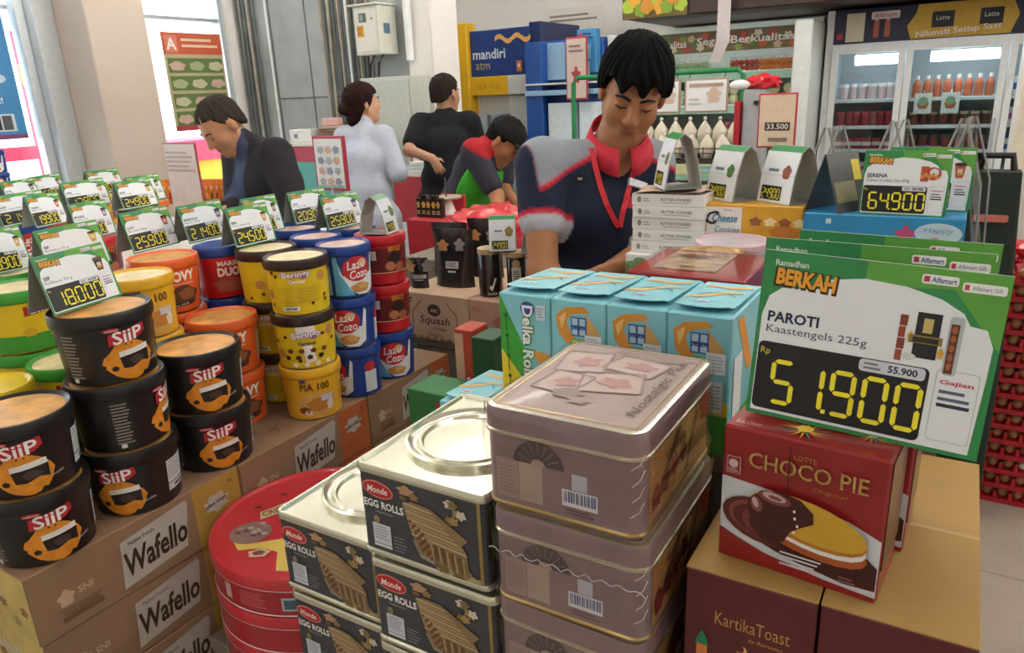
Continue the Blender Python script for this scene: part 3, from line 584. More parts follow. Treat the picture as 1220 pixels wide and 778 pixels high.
def make_card(label, w, h, price, brand, desc, icon, was=None, lean=.12, spread=None, tnm='price_card'):
    """tent card: front panel leans back, back panel leans forward, they meet at the ridge"""
    t = thing(tnm, label, 'price card', group='promotional price cards'); dp = spread if spread else h*.5; th = .0012
    f = MB(); yb = h*lean
    f.add([(-w/2, 0, 0), (w/2, 0, 0), (w/2, yb, h), (-w/2, yb, h), (-w/2, th, 0), (w/2, th, 0), (w/2, yb+th, h), (-w/2, yb+th, h)], [(0, 1, 2, 3), (7, 6, 5, 4), (0, 4, 5, 1), (1, 5, 6, 2), (2, 6, 7, 3), (3, 7, 4, 0)])
    f.build('front_panel', ['sign_back'], t)
    b = MB(); b.add([(-w/2, yb+th, h), (w/2, yb+th, h), (w/2, dp, 0), (-w/2, dp, 0), (-w/2, yb+2*th, h), (w/2, yb+2*th, h), (w/2, dp+th, 0), (-w/2, dp+th, 0)], [(0, 1, 2, 3), (7, 6, 5, 4), (0, 4, 5, 1), (1, 5, 6, 2), (2, 6, 7, 3), (3, 7, 4, 0)])
    b.build('back_panel', ['sign_back'], t)
    ca, sa = 1/math.hypot(1, lean), lean/math.hypot(1, lean)
    def surf(a, z, e): return (a, z*lean-e*ca, z+e*sa)
    P = Print(surf, eps=.00025); card_print(P, w, h, price, brand, desc, icon, was); P.build('card_print', t)
    P = Print(lambda a, z, e: (-a, dp+th+e-(z/h)*(dp-yb), z), eps=.0003); P.rect(-w/2, 0, w/2, h*.99, 'sign_green', 1); P.poly([(-w*.46, h*.04), (w*.46, h*.04), (w*.46, h*.6), (w*.2, h*.85), (-w*.2, h*.85), (-w*.46, h*.6)], 'sign_white', 2); P.build('back_print', t)
    return t
def place(o, loc, rz=0, ry=0): o.location = loc; o.rotation_euler = (0, ry, rz); return o
s1 = make_card('large price card reading 51.900 standing on the red cake box', .214, .174, '51.900', 'PAROTI', 'Kaastengels 225g', 'kaas', '55.900', .1, .05, 'price_sign')
place(s1, (-.063, .748, 1.258), math.radians(-2), math.radians(2.2))
s2 = make_card('large price card peeking out just behind the 51.900 card', .214, .178, '51.900', 'PAROTI', 'Kaastengels 225g', 'kaas', '55.900', .06, .03, 'price_sign')
place(s2, (-.071, .815, 1.2575), math.radians(-2), math.radians(.6))
s3 = make_card('large price card at the back of the three by the toast cartons', .195, .178, '51.900', 'PAROTI', 'Kaastengels 225g', 'kaas', '55.900', .06, .03, 'price_sign')
place(s3, (-.056, .868, 1.2575), math.radians(-2), math.radians(1))

# ---------------- light blue wafer roll boxes with carry handle tops
def make_roll_box(label, side):
    t = thing('wafer_roll_box', label, 'box', group='light blue wafer roll boxes'); w, d, h = .088, .172, .2
    MB().bbox(-w/2, w/2, -d/2, d/2, 0, h, .002).build('carton', ['blue_card'], t)
    f = MB(); n = 10         # raised top flap with a half-round tongue
    pts = [(-w/2+.004, d/2-.004), (-w/2+.004, -d/2+.02)]+[(-.006+.036*math.cos(math.pi+math.pi*i/n), -d/2+.022+.012*math.sin(math.pi+math.pi*i/n)) for i in range(n+1)]+[(w/2-.004, -d/2+.02), (w/2-.004, d/2-.004)]
    bm = bmesh.new(); lo = [bm.verts.new((x, y, h+.0004+(d/2-.004-y)*.045)) for x, y in pts]; bm.faces.new(lo)
    r_ = bmesh.ops.extrude_face_region(bm, geom=bm.faces[:]); 
    for v in [g for g in r_['geom'] if isinstance(g, bmesh.types.BMVert)]: v.co.z += .0012
    MB().bm(bm).build('top_flap', ['blue_card'], t)
    P = Print(lambda a, b, e: (a, b, h+.0018+(d/2-.004-b)*.045+e))
    for k in range(7): a0 = math.radians(20+20*k); a1 = math.radians(40+20*k); P.poly([(.026*math.cos(a0), -.02+.03*math.sin(a0)), (.026*math.cos(a1), -.02+.03*math.sin(a1)), (.0285*math.cos(a1), -.02+.033*math.sin(a1)), (.0285*math.cos(a0), -.02+.033*math.sin(a0))], '#4b7f95', 1)
    P.ell(-.012, -.045, .012, .007, '#dfe9f0', 1); P.text('Delka', -.012, -.045, .007, '#35549a', 2, w=.018, bold=.02, shear=.2)
    P.poly([(-.04, -.03), (-.015, -.022), (.01, .01), (.03, .015), (.03, .022), (.005, .02), (-.02, -.01), (-.04, -.02)], '#e0b064', 1); P.poly([(-.035, .05), (.01, .04), (.035, .055), (.03, .065), (.005, .052), (-.03, .06)], '#e0b064', 1); P.build('top_print', t)
    P = Print(front(-d/2))
    if side:
        P.poly([(-w/2+.001, h-.001), (-w/2+.001, .11), (-w/2+.03, .07), (.006, .05), (.006, .1)], '#3fa43a', 1); P.poly([(-w/2+.001, .11), (-w/2+.001, .001), (-.012, .001), (.006, .05)], '#e6cf2c', 1)
        P.text('Delka Roll', .006, .128, .021, '#2f8a3a', 2, w=.116, rot=-90, bold=.1); P.text('Delka Roll', .006, .128, .019, '#f2f6f6', 3, w=.112, rot=-90, bold=.03); P.ell(.006, .179, .012, .011, '#35549a', 2)
        for k in range(4): P.ell(-w/2+.012+.001*k, .165-.033*k, .003, .003, '#1d5c2c', 3); P.rect(-w/2+.0113+.001*k, .14-.033*k, -w/2+.0127+.001*k, .163-.033*k, '#1d5c2c', 3)
        P.rect(.021, .163, .036, .186, '#cfe2ea', 2); P.lines(.023, .166, .034, .183, 4, '#8aa8c0', 3); P.poly([(.012, .115), (w/2-.001, .11), (w/2-.001, .088), (.02, .096)], '#d9a04a', 1)
    else:
        P.poly([(-.035, .176), (-.02, .188), (.01, .192), (.02, .184), (-.01, .178), (-.018, .168), (-.012, .15), (.002, .138), (.0, .128), (-.02, .135), (-.032, .15)], '#d9963a', 1); P.poly([(-.03, .172), (-.018, .182), (-.02, .17), (-.026, .155)], '#eec27c', 2)
        P.poly([(.012, .182), (.034, .156), (.034, .135), (.012, .145)], '#d9ab62', 1)
        for k in range(4): x, z = -.004+.012*(k % 2), .168-.014*(k//2); P.rect(x-.0065, z-.0075, x+.0065, z+.0075, '#3c63a8', 2); P.rect(x-.0045, z-.0055, x+.0045, z+.0055, '#b8d4e6', 3)
        P.text('DELKA', .002, .16, .007, '#2b4f98', 4, w=.024, bold=.04)
        for k in range(4): x, z = -.004+.012*(k % 2), .135-.013*(k//2); P.rect(x-.0065, z-.007, x+.0065, z+.007, '#6fb04a', 2); P.rect(x-.005, z-.005, x+.005, z+.005, '#bfe09a', 3)
        P.rect(.012, .12, .038, .15, '#dfe7ec', 4); P.lines(.014, .124, .036, .147, 5, '#b4c2cc', 5); P.rect(-w/2+.001, .001, w/2-.001, .06, '#4aa23a', 1); P.poly([(-w/2+.001, .06), (w/2-.001, .06), (w/2-.001, .08), (-w/2+.001, .1)], '#e6cf2c', 1)
        P.rect(.014, .065, .036, .11, '#e4eaee', 4); P.lines(.016, .07, .034, .105, 7, '#aeb8c0', 5)
    P.build('front_print', t)
    P = Print(right(w/2)); P.poly([(-.06, .19), (-.03, .19), (.03, .1), (.0, .1)], '#d9963a', 1); P.rect(-.07, .05, -.03, .14, '#e4eaee', 2); P.rect(-d/2+.002, .001, d/2-.002, .05, '#4aa23a', 1); P.build('side_print', t)
    return t
DX, DY, DZ = -.587, .922, 1.31
b1 = make_roll_box('leftmost wafer roll box, green and yellow side with vertical lettering', True); b1.location = (DX+.0445, DY+.086, DZ-.2)
b2 = make_roll_box('second wafer roll box from the left, pushed against the lettered one', False); b2.location = (DX+.0445+.0895, DY+.086, DZ-.2)
dup(b2, (DX+.0445+.179, DY+.086, DZ-.2), .0, 'third wafer roll box from the left in the row'); dup(b2, (DX+.0445+.2685, DY+.086, DZ-.2), -.01, 'rightmost wafer roll box in the row, beside the price signs')
plinth('wooden plinth under the light blue wafer roll boxes', DX, DX+.357, DY, DY+.172, DZ-.2)
o = dup(b2, (-.725, 1.075, 1.07-.2), math.radians(0), 'lone wafer roll box standing lower, left of the row'); o.name = 'wafer_roll_box'
plinth('wooden plinth under the lone light blue box', -.77, -.68, .99, 1.16, .87)
# ================================================================== back half of the island
M('red_box', '#a51f1f', rough=.25, coat=.4); M('cream_lid', '#d9cfc4', rough=.3); M('yellow_box', '#d8a12c', rough=.4, noise=.08); M('sky_box', '#2f8fc4', rough=.4)
tt = plinth('white display table behind the wafer roll boxes', -.655, .022, 1.105, 1.98, 1.18)
z = 1.18
t = thing('gift_box', 'shiny red flat gift box with a clear cookie window behind the wafer boxes', 'box', (-.358, 1.204, z))
MB().bbox(-.096, .096, -.096, .096, 0, .132, .002).build('carton', ['red_box'], t)
MB().bbox(-.066, .04, -.06, .075, .132, .1345, .001).build('cookie_tray', [M('tray_cookies', '#b08d70', rough=.4, noise=.6, scale=60)], t)
MB().bbox(-.098, .098, -.0965, .0965, .004, .137, .002).build('film', ['clear_lid'], t)
P = Print(topf(.1346)); P.text('Premium', -.01, .0, .02, '#d9c9b9', 2, w=.08, shear=.2); P.blob(-.02, .035, .03, .014, '#7a3a2c', 2, amp=.2); P.blob(.0, -.03, .03, .014, '#c9a27a', 2, amp=.2); P.build('top_print', t)
def round_tin(label, x, y, r_, h, side, lidm, rim):
    t = thing('round_cookie_tin', label, 'tin', (x, y, z)); MB().lathe([(r_-.003, 0), (r_-.002, .002), (r_-.002, h-.02)], 40).build('body', [side], t)
    MB().lathe([(r_-.001, h-.02), (r_, h-.018), (r_, h-.003), (r_-.003, h), (r_-.008, h), (r_-.01, h-.004), (0, h-.004)], 40, capb=False, capt=False, mi=[0, 0, 0, 0, 0, 1]).build('lid', [rim, lidm], t)
    return t
round_tin('gold rimmed round tin behind the red gift box', -.397, 1.381, .075, .11, 'red_tin_dark', M('gold_lid', '#c2a585', rough=.25, noise=.3, scale=30), 'gold_foil')
t = round_tin('pale blue and pink round tub behind the gold rimmed tin', -.394, 1.535, .075, .109, '#a9d3df', M('pastel_lid', '#cfc6cd', rough=.3, noise=.2, scale=14), '#d9b9c4')
# flat white cartons in a stack
M('white_card', '#e9e9e6', rough=.5, noise=.03)
y0 = 1.6
w0 = thing('flat_carton', 'x', 'carton', (-.56, y0+.08, 1.232), 0, 'white flat cartons in the stack')
MB().bbox(-.084, .084, -.08, .08, 0, .0265, .001).build('carton', ['white_card'], w0)
P = Print(front(-.08)); P.ell(-.066, .014, .005, .007, '#8a8f94', 1); P.lines(-.057, .008, -.04, .018, 2, '#9a9fa6', 1); P.text('BUTTER COOKIES', .02, .015, .006, '#6d6a62', 1, w=.07, bold=.02); P.lines(-.01, .006, .05, .01, 1, '#a8a8a4', 1); P.build('front_print', w0)
w0['label'] = 'white flat carton at the bottom of the stack in front of the man'
nm = ('second', 'third', 'fourth')
for k in range(1, 5): dup(w0, (-.56+.002*(k % 2), y0+.08+.002*(k % 3), 1.232+.0272*k), .01*(k % 2), 'white flat carton, %s from the bottom of the stack in front of the man' % nm[k-1] if k < 4 else 'white flat carton on top of the stack in front of the man')
t = thing('cardboard_sheet', 'crumpled kraft sheet lying on the white flat cartons', 'cardboard', (-.56, y0+.08, 1.368))
bm = bmesh.new(); bmesh.ops.create_grid(bm, x_segments=10, y_segments=8, size=.08)
for v in bm.verts: v.co.z = .004+.004*math.sin(v.co.x*60)*math.cos(v.co.y*50)
MB().bm(bm, 0, True).build('sheet', [M('kraft_pale', '#b79b86', rough=.8)], t)
t = thing('small_carton', 'white and green carton under the white flat cartons', 'carton', (-.565, y0+.07, z))
MB().bbox(-.085, .085, -.09, .09, 0, .0515, .0015).build('carton', ['white_card'], t); P = Print(front(-.09)); P.rect(-.084, .001, -.02, .03, '#2f6b3f', 1); P.blob(-.05, .025, .03, .018, '#6b9a6a', 2, amp=.2); P.build('front_print', t)
# cheese cookie box, sky blue box and the cards on them
t = thing('cookie_box', 'yellow and white cheese cookie box beside the white cartons', 'box', (-.378, 1.69, z)); h = .168
MB().bbox(-.106, .106, -.07, .07, 0, h, .002).build('carton', ['yellow_box'], t)
P = Print(front(-.07)); P.rect(-.096, .005, -.02, h-.006, '#eceae4', 1); P.text('Cheese', -.056, h-.03, .018, '#2c7fb0', 3, w=.055, shear=.3, bold=.02); P.text('C', -.083, h-.03, .03, '#20242c', 4, shear=.3, bold=.02); P.text('Cookies', -.05, h-.055, .014, '#2c7fb0', 3, w=.055, shear=.3); P.text('Monde', -.05, h-.012, .005, '#a84a4a', 2)
for k in range(4): P.blob(.01+.03*k, h-.035, .012, .009, ('#8d5a34', '#e8d29a')[k % 2], 2, amp=.15)
P.blob(.07, h-.06, .03, .02, '#c47a2c', 1); P.build('front_print', t)
t = thing('snack_carton', 'sky blue carton with a pink star under the 64.900 card', 'carton', (-.125, 1.69, z)); h = .16
MB().bbox(-.143, .143, -.09, .09, 0, h, .002).build('carton', ['sky_box'], t)
P = Print(front(-.09)); cx, cy = .045, h-.035
P.poly([(cx+(.022 if k % 2 == 0 else .012)*math.cos(math.radians(36*k+90)), cy+(.022 if k % 2 == 0 else .012)*math.sin(math.radians(36*k+90))) for k in range(10)], '#c04a78', 1)
P.ell(.1, h-.03, .04, .02, '#bcd7e6', 1); P.text('Happy', .1, h-.025, .012, '#6f8fc0', 2, w=.05, shear=.2); P.ell(.095, h-.05, .016, .012, '#cf3a3c', 2); P.text('NEW', .095, h-.05, .007, '#f4f0ee', 3, w=.02, bold=.02); P.rect(-.1, h-.02, -.09, h-.01, '#d3e6ee', 1); P.build('front_print', t)
c = make_card('price card reading 64.900 on the sky blue carton', .15, .122, '64.900', 'SERENA', 'Cheese Cookies Can 454g', 'cookies', '89.900', .1, .05); place(c, (-.093, 1.61, z+h), math.radians(-1), math.radians(.5))
c = make_card('price card half hidden right behind the 64.900 card', .15, .122, '59.900', 'SERENA', 'Choco Chips 454g', '#b9572e', None, .1, .05); place(c, (-.055, 1.69, z+h), math.radians(-6), 0)
# bent cards seen from their open end, on the flat cartons and the cookie box
def arch_card(label, x, y, z_, w=.1, h=.105, rz=0., ic='#6d7a4a'):
    t = thing('bent_price_card', label, 'price card', (x, y, z_), rz, 'bent price cards seen from the side')
    pts = [(-.042, 0), (-.032, h*.5), (-.016, h*.9), (0, h), (.016, h*.9), (.032, h*.5), (.042, 0)]
    m_ = MB(); n = len(pts)
    vs = [(p[0], yy, p[1]) for yy in (-w/2, w/2) for p in pts]+[(p[0]*.96, yy, p[1]-.0014) for yy in (-w/2, w/2) for p in pts]
    fs = []
    for i in range(n-1): fs += [(i, i+1, n+i+1, n+i), (2*n+i, 3*n+i, 3*n+i+1, 2*n+i+1), (i, 2*n+i, 2*n+i+1, i+1), (n+i, n+i+1, 3*n+i+1, 3*n+i)]
    m_.add(vs, fs); m_.build('card', [M('card_inner', '#b4b3aa', rough=.6)], t)
    def surf(a, b, e):
        q = b/h*.999; k = 0
        for i in range(3):
            if pts[3+i][1] >= b*1.0 >= pts[4+i][1]: k = i
        p0, p1 = pts[3+k], pts[4+k]; f = (b-p0[1])/(p1[1]-p0[1]); return (p0[0]+(p1[0]-p0[0])*f+.0006+e, a, b+e*.3)
    P = Print(surf, eps=.0004)
    for a, b in ((.0, .5), (.5, .9), (.9, .995)): P.rect(-w/2+.001, h*a+.0003, w/2-.001, h*b-.0003, 'sign_white' if a < .9 else 'sign_green', 1)
    P.rect(-w*.4, h*.05, w*.2, h*.3, 'ink_black', 2); seven(P, '24900', -w*.36, h*.08, h*.17, 'led_yellow', 3, pitch=w*.11, w=w*.07, shear=0); P.blob(w*.25, h*.55, .012, .014, ic, 3); P.rect(-w*.3, h*.55, 0, h*.6, '#6b7a8c', 2)
    P.build('card_print', t)
    MB().box(-.04, .04, -w/2, w/2, 0, .0012).build('base', ['sign_back'], t)
    return t
arch_card('bent price card on the white flat cartons, closest to the man', -.555, 1.655, 1.378, h=.12, rz=math.radians(-146))
arch_card('middle bent price card on the yellow cookie box', -.437, 1.7, 1.349, h=.118, rz=math.radians(-128), ic='#4a7a3a')
arch_card('bent price card on the yellow cookie box next to the dark tent card', -.318, 1.69, 1.349, h=.118, rz=math.radians(-126), ic='#8d4a34')
t = thing('tent_card', 'dark tent card seen end-on beside the 64.900 card', 'price card', (-.215, 1.66, 1.34), math.radians(-28)); h = .115
M('tent_dark', '#4d4f4e', rough=.4)
for s_ in (-1, 1): MB().add([(s_*.04, -.05, 0), (s_*.04, .05, 0), (s_*.002, .05, h), (s_*.002, -.05, h), (s_*.0388, -.05, 0), (s_*.0388, .05, 0), (0, .05, h-.001), (0, -.05, h-.001)], [(0, 1, 2, 3), (4, 5, 6, 7), (0, 1, 5, 4), (2, 3, 7, 6), (0, 3, 7, 4), (1, 2, 6, 5)]).build('leaf', ['tent_dark'], t)
P = Print(lambda a, b, e: (.0402-b/h*.038+e, a, b), eps=.0005); P.rect(-.045, .02, .02, .06, '#8d8a6a', 1); P.rect(.02, .06, .045, .1, '#d9c23c', 1); P.build('card_print', t)
# wire frames of empty card holders sticking up behind the card
for k, (x, y, hh, rz) in enumerate(((-.262, 1.87, .155, -10), (-.13, 1.87, .165, -10), (.0, 1.87, .17, -10))):
    t = thing('card_holder', ('empty clear card holder leaning left behind the 64.900 card', 'empty clear card holder in the middle behind the 64.900 card', 'empty clear card holder on the right behind the 64.900 card')[k], 'card holder', (x, y, z+.16 if y < 1.78 else z), math.radians(rz))
    b0 = 0; top = hh+(.16 if y >= 1.78 else 0)
    for s_ in (-1, 1):
        MB().tube([(s_*.055, -.05, b0), (s_*.045, -.05, top*.6), (s_*.004, -.05, top)], .0028, 6).build('edge', [M('holder_edge', '#8b8a84', rough=.3)], t)
        MB().tube([(s_*.055, .05, b0), (s_*.045, .05, top*.6), (s_*.004, .05, top)], .0022, 6).build('edge', ['holder_edge'], t)
        MB().add([(s_*.055, -.05, b0), (s_*.055, .05, b0), (s_*.004, .05, top), (s_*.004, -.05, top)], [(0, 1, 2, 3)]).build('sheet', ['clear_lid'], t)
    MB().tube([(-.055, -.05, .003), (.055, -.05, .003)], .0025, 6).build('foot', ['holder_edge'], t); MB().tube([(-.055, .05, .003), (.055, .05, .003)], .0025, 6).build('foot', ['holder_edge'], t)
# red egg trays stacked on the floor
M('tray_red', '#b01c26', rough=.4, noise=.1); M('egg_brown', '#b9835c', rough=.5, noise=.1); M('egg_white', '#e9e0d2', rough=.5)
TX, TY = .31, 3.27
def tray_mesh():
    b = MB(); n = 6; p = .05; W_ = n*p
    for i in range(n+1):
        for j in range(n+1):
            x, y = -W_/2+i*p, -W_/2+j*p; b.lathe([(.011, 0), (.009, .03), (.005, .046)], 6, (x, y, 0), smooth=False)
    b.box(-W_/2-.012, W_/2+.012, -W_/2-.012, W_/2+.012, .012, .016)
    for s_ in (-1, 1):
        b.box(-W_/2-.014, W_/2+.014, s_*(W_/2+.012)-.0015, s_*(W_/2+.012)+.0015, .0, .018); b.box(s_*(W_/2+.012)-.0015, s_*(W_/2+.012)+.0015, -W_/2-.014, W_/2+.014, .0, .018)
    return b.mesh('tray_frame', ['tray_red'])
tm_, em = tray_mesh(), MB().lathe([(.0, 0), (.012, .003), (.02, .015), (.021, .024), (.016, .04), (.008, .05), (0, .053)], 10, capb=False, capt=False)
emb, emw = em.mesh('egg', ['egg_brown']), em.mesh('egg', ['egg_white'])
ords = ['bottom', 'second', 'third', 'fourth', 'fifth', 'sixth', 'seventh', 'eighth', 'ninth', 'tenth', 'eleventh', 'twelfth', 'thirteenth', 'fourteenth', 'fifteenth', 'sixteenth']
for k in range(15):
    t = thing('egg_tray', 'red egg tray, %s in the floor stack' % (ords[k] + ('' if k == 0 else ' from the bottom')) if k < 14 else 'red plastic egg tray on top of the floor stack', 'tray', (TX, TY, .062*k), .01*(k % 3-1), 'red egg trays')
    o = bpy.data.objects.new('tray', tm_); COL.objects.link(o); o.parent = t
    for j in range(6):        # the eggs that show along the two open sides
        for (x, y) in ((-.125+.05*j, -.125), (-.125, -.125+.05*j)):
            if (x, y) == (-.125, -.125) and j == 0 and x != y: continue
            if j == 0 and y == -.125 and x == -.125 and any(c_.name.startswith('egg') and abs(c_.location.x-x) < .01 and abs(c_.location.y-y) < .01 for c_ in t.children): continue
            e = bpy.data.objects.new('egg', emw if (j*7+k*3) % 9 == 0 else emb); COL.objects.link(e); e.parent = t; e.location = (x, y, .0165); e.scale = (1, 1, .83)
t = thing('plastic_bag', 'crumpled red plastic bag lying on the egg trays', 'bag', (TX-.08, TY-.05, .062*15))
bm = bmesh.new(); bmesh.ops.create_icosphere(bm, subdivisions=3, radius=1)
for v in bm.verts:
    n_ = 1+.22*math.sin(v.co.x*7+v.co.z*5)*math.cos(v.co.y*6)+.12*math.sin(v.co.y*13+v.co.x*9); v.co = Vector((v.co.x*.07*n_, v.co.y*.08*n_, max(0, .035+v.co.z*.045*n_)))
MB().bm(bm, 0, False).build('bag', [M('bag_red', '#c8202c', rough=.25)], t)
for k in range(3):
    o = bpy.data.objects.new('egg', emb); COL.objects.link(o); o.location = (TX-.0+.055*k, TY-.1+.03*k, .062*15+.0165-.062+.046); tag(o, 'brown egg lying %s on the top red tray' % ('near the bag', 'in the middle', 'farthest from the bag')[k], 'egg', 'loose eggs on the top tray')
# ================================================================== left table: cartons, tubs, price cards
ZW, XF = .85, -1.278
M('ochre_card', '#b08a3a', rough=.7, noise=.1, scale=15); M('orange_card', '#b5602f', rough=.7, noise=.08); M('label_grey', '#b5aea6', rough=.6); M('ink_brown', '#3a2418', rough=.6)
M('yellow_end', '#c9b36a', rough=.7, noise=.15, scale=14)
def make_wafello(label, L, endm):
    t = thing('wafer_carton', label, 'carton', group='kraft wafer cartons'); W_, h = .3, .139
    MB().bbox(-W_, 0, 0, L, 0, h, .002).build('carton', ['kraft'], t)
    P = Print(right(0)); P.rect(L*.74, .001, L-.001, h-.001, endm, 1)
    x0, x1 = L*.36, L*.71
    P.poly([(x0, .014), (x1-.015, .028), (x1, h-.02), (x1-.005, h-.012), (x0+.008, h-.028)], 'label_grey', 2)
    P.text('Wafello', (x0+x1)/2, .064, .052, 'ink_brown', 3, w=(x1-x0)*.86, bold=.025, shear=.25, rot=4); P.text('Nabati Foods', x0+.05, h-.036, .008, 'ink_brown', 3, w=.055, rot=4)
    P.rect(L*.1, .02, L*.27, .03, 'kraft_dark', 2); P.rect(L*.1, .042, L*.27, .044, 'kraft_dark', 2); P.text('HALAL INDONESIA', L*.185, .036, .009, 'kraft_dark', 2, w=L*.15, bold=.02)
    P.blob(L*.13, .065, .014, .016, '#c2a88c', 2, amp=.15); P.text('SNI', L*.21, .068, .014, '#c2a88c', 2, bold=.02)
    P.blob(L*.86, h*.62, .028, .02, 'label_grey', 2, amp=.18, k=7); P.text('ultra crispy', L*.86, h*.62, .012, 'ink_brown', 3, w=.05, bold=.03, rot=6); P.text('Rp', L*.95, h*.85, .01, 'ink_brown', 2); P.build('side_print', t)
    P = Print(front(0)); P.rect(-W_+.002, .001, -.002, h-.001, 'yellow_end', 1); P.text('Nabati', -.15, .09, .03, '#c9c2b0', 2, w=.12, shear=.2, bold=.02)
    for k in range(8): P.blob(-.27+.035*k, .035+.03*(k % 2), .012, .01, ('#a88a4a', '#8d6a34')[k % 2], 2, ph=k, amp=.2)
    P.build('end_print', t)
    P = Print(topf(h)); P.text('BOX  X', -.1, L*.3, .03, 'kraft_dark', 1, w=.13, rot=60, bold=.03); P.rect(-.152, .005, -.148, L-.005, 'kraft_dark', 1); P.build('top_print', t); return t
spec = [('near', .470, .448, 'ochre_card'), ('middle', .920, .418, 'orange_card'), ('far', 1.340, .37, 'orange_card')]
lv = ('top', 'second', 'third', 'fourth')
for nm_, y_, L, em_ in spec:
    w0 = None
    for k in range(4):
        lb = '%s kraft wafer carton in the %s column of the carton wall' % (lv[k], nm_)
        loc = (XF-.003*(k % 2), y_+.004*(k % 2), ZW-.14*(k+1))
        if w0 is None: w0 = make_wafello(lb, L-.004, em_); w0.location = loc
        else:
            c = dup(w0, loc, 0, lb)
plinth('low wooden pallet under the wafer cartons', XF-.3, XF, .475, 1.7, ZW-.14*4)
tb = thing('display_table', 'long white display table behind the wafer carton wall', 'table', (0, 0, 0)); M('table_white', '#c9c6c0', rough=.6)
MB().bbox(-3.5, XF-.31, .1, 2.12, ZW-.03, ZW, .004).build('table_top', ['table_white'], tb)
for x in (-3.45, XF-.36):
    for y in (.15, 2.07): MB().bbox(x-.02, x+.02, y-.02, y+.02, 0, ZW-.03, .002).build('leg', ['table_white'], tb)
rs = thing('table_riser', 'raised white step on the left display table', 'riser', (0, 0, 0)); MB().bbox(-3.4, -1.78, .15, 2.1, ZW, 1.12, .004).build('step', ['table_white'], rs)
# ---------------- tubs
M('tub_black', '#1e1b1c', rough=.32, noise=.1); M('tub_yellow', '#e2c223', rough=.35, noise=.06); M('tub_green', '#3d9a35', rough=.35); M('tub_orange', '#e2642a', rough=.33, noise=.04)
M('tub_brown', '#33241f', rough=.3); M('tub_blue', '#22428f', rough=.3, noise=.06); M('tub_red', '#c01f28', rough=.32, noise=.05); M('tub_amber', '#e3ae2a', rough=.33, noise=.06)
M('siip_orange', '#d98a26', rough=.4, noise=.15, scale=60); M('cookie_tan', '#c08a4e', rough=.5, noise=.12, scale=60); M('choc', '#3a2018', rough=.4); M('tub_maroon', '#6b1f1f', rough=.35)
M('lid_print_cream', '#e6d6a8', rough=.3, noise=.25, scale=25); M('lid_print_orange', '#e0a55c', rough=.3, noise=.35, scale=22); M('lid_print_pink', '#ddb8ac', rough=.3, noise=.2, scale=20)
TH = .134
def make_tub(nm, label, rl, rb, body, lid, disc, prints, nb=None):
    t = thing(nm, label, 'tub', group='tubs on the left table'); h = TH; n = 40; rt_ = rl*.945
    MB().lathe([(rb-.004, 0), (rb, .003), (rt_, h-.022)], n).build('bucket', [body], t)
    if nb: MB().lathe([(rb+.0008, .004), (rb+(rt_-rb)*.3+.0008, h*.3)], n, capb=False, capt=False).build('band', [nb], t)
    l = MB().lathe([(rt_+.001, h-.026), (rl-.001, h-.024), (rl, h-.02), (rl, h-.007), (rl-.002, h-.001), (rl-.005, h), (rl-.009, h-.003), (rl-.012, h-.005)], n, capb=False, capt=False)
    lo = l.build('lid', [lid], t); MB().lathe([(rl-.0121, h-.005), (.0, h-.0045)], n, capb=False, capt=False).build('lid_disc', [disc], lo)
    P = Print(cone(rb, 0.003, rt_, h-.022), curved=.008); prints(P, (rb+rt_)/2, h); P.build('label_print', t); return t
def pr_siip(P, r, h):
    P.poly([(-.034, .073), (.02, .081), (.034, .09), (.032, .106), (.012, .102), (-.032, .095)], '#b3202c', 2); P.text('SiiP', .0, .089, .024, '#f2efec', 3, w=.054, bold=.018, shear=.08, rot=6); P.ell(-.026, .103, .014, .0042, '#b3202c', 3); P.text('nabati', -.026, .103, .0042, '#f2efec', 4, w=.02)
    P.blob(-.002, .042, .044, .037, 'siip_orange', 1, amp=.07, k=4, ph=1.2); P.poly([(-.03, .022), (.03, .012), (.042, .028), (.03, .04), (-.03, .04)], 'siip_orange', 1)
    P.poly([(-.02, .06), (.034, .066), (.036, .055), (-.02, .05)], '#e6e2dc', 3); P.poly([(-.02, .05), (.036, .055), (.036, .03), (.02, .034), (.0, .026), (-.016, .028)], '#1d1716', 2); P.blob(.01, .04, .014, .008, '#4a3a34', 3)
    for x in (-.006, .004): P.ell(x, .073, .002, .0018, '#7a3f20', 3)
    for x, y in ((-.045, .06), (.03, .078), (-.05, .035), (-.03, .03)): P.blob(x, y, .006, .005, '#2a1a14', 3)
    P.text('chocolate', .048, .03, .006, '#d9d4cc', 2, w=.024, rot=8); P.lines(-.115, .015, -.085, .1, 13, '#8b8680', 1); P.rect(-.11, .008, -.1, .016, '#d9d9d6', 1)
    P.rect(-.155+.245, .025, -.155+.3, .09, '#cfd2d6', 1); P.lines(.092, .05, .143, .088, 6, '#a3a8ae', 2); P.rect(.09, .04, .145, .042, '#26282c', 2); P.barcode(.1, .026, .142, .038, layer=2)
def pr_siipy(P, r, h):
    P.poly([(-.034, .08), (.026, .085), (.026, .106), (-.034, .1)], '#a3221f', 2); P.text('SiiP', -.003, .094, .02, '#f4f0ea', 3, w=.046, bold=.035, rot=4)
    for x, y in ((.02, .03), (-.03, .045), (.04, .055)): P.blob(x, y, .012, .009, '#d8a62c', 2, amp=.15)
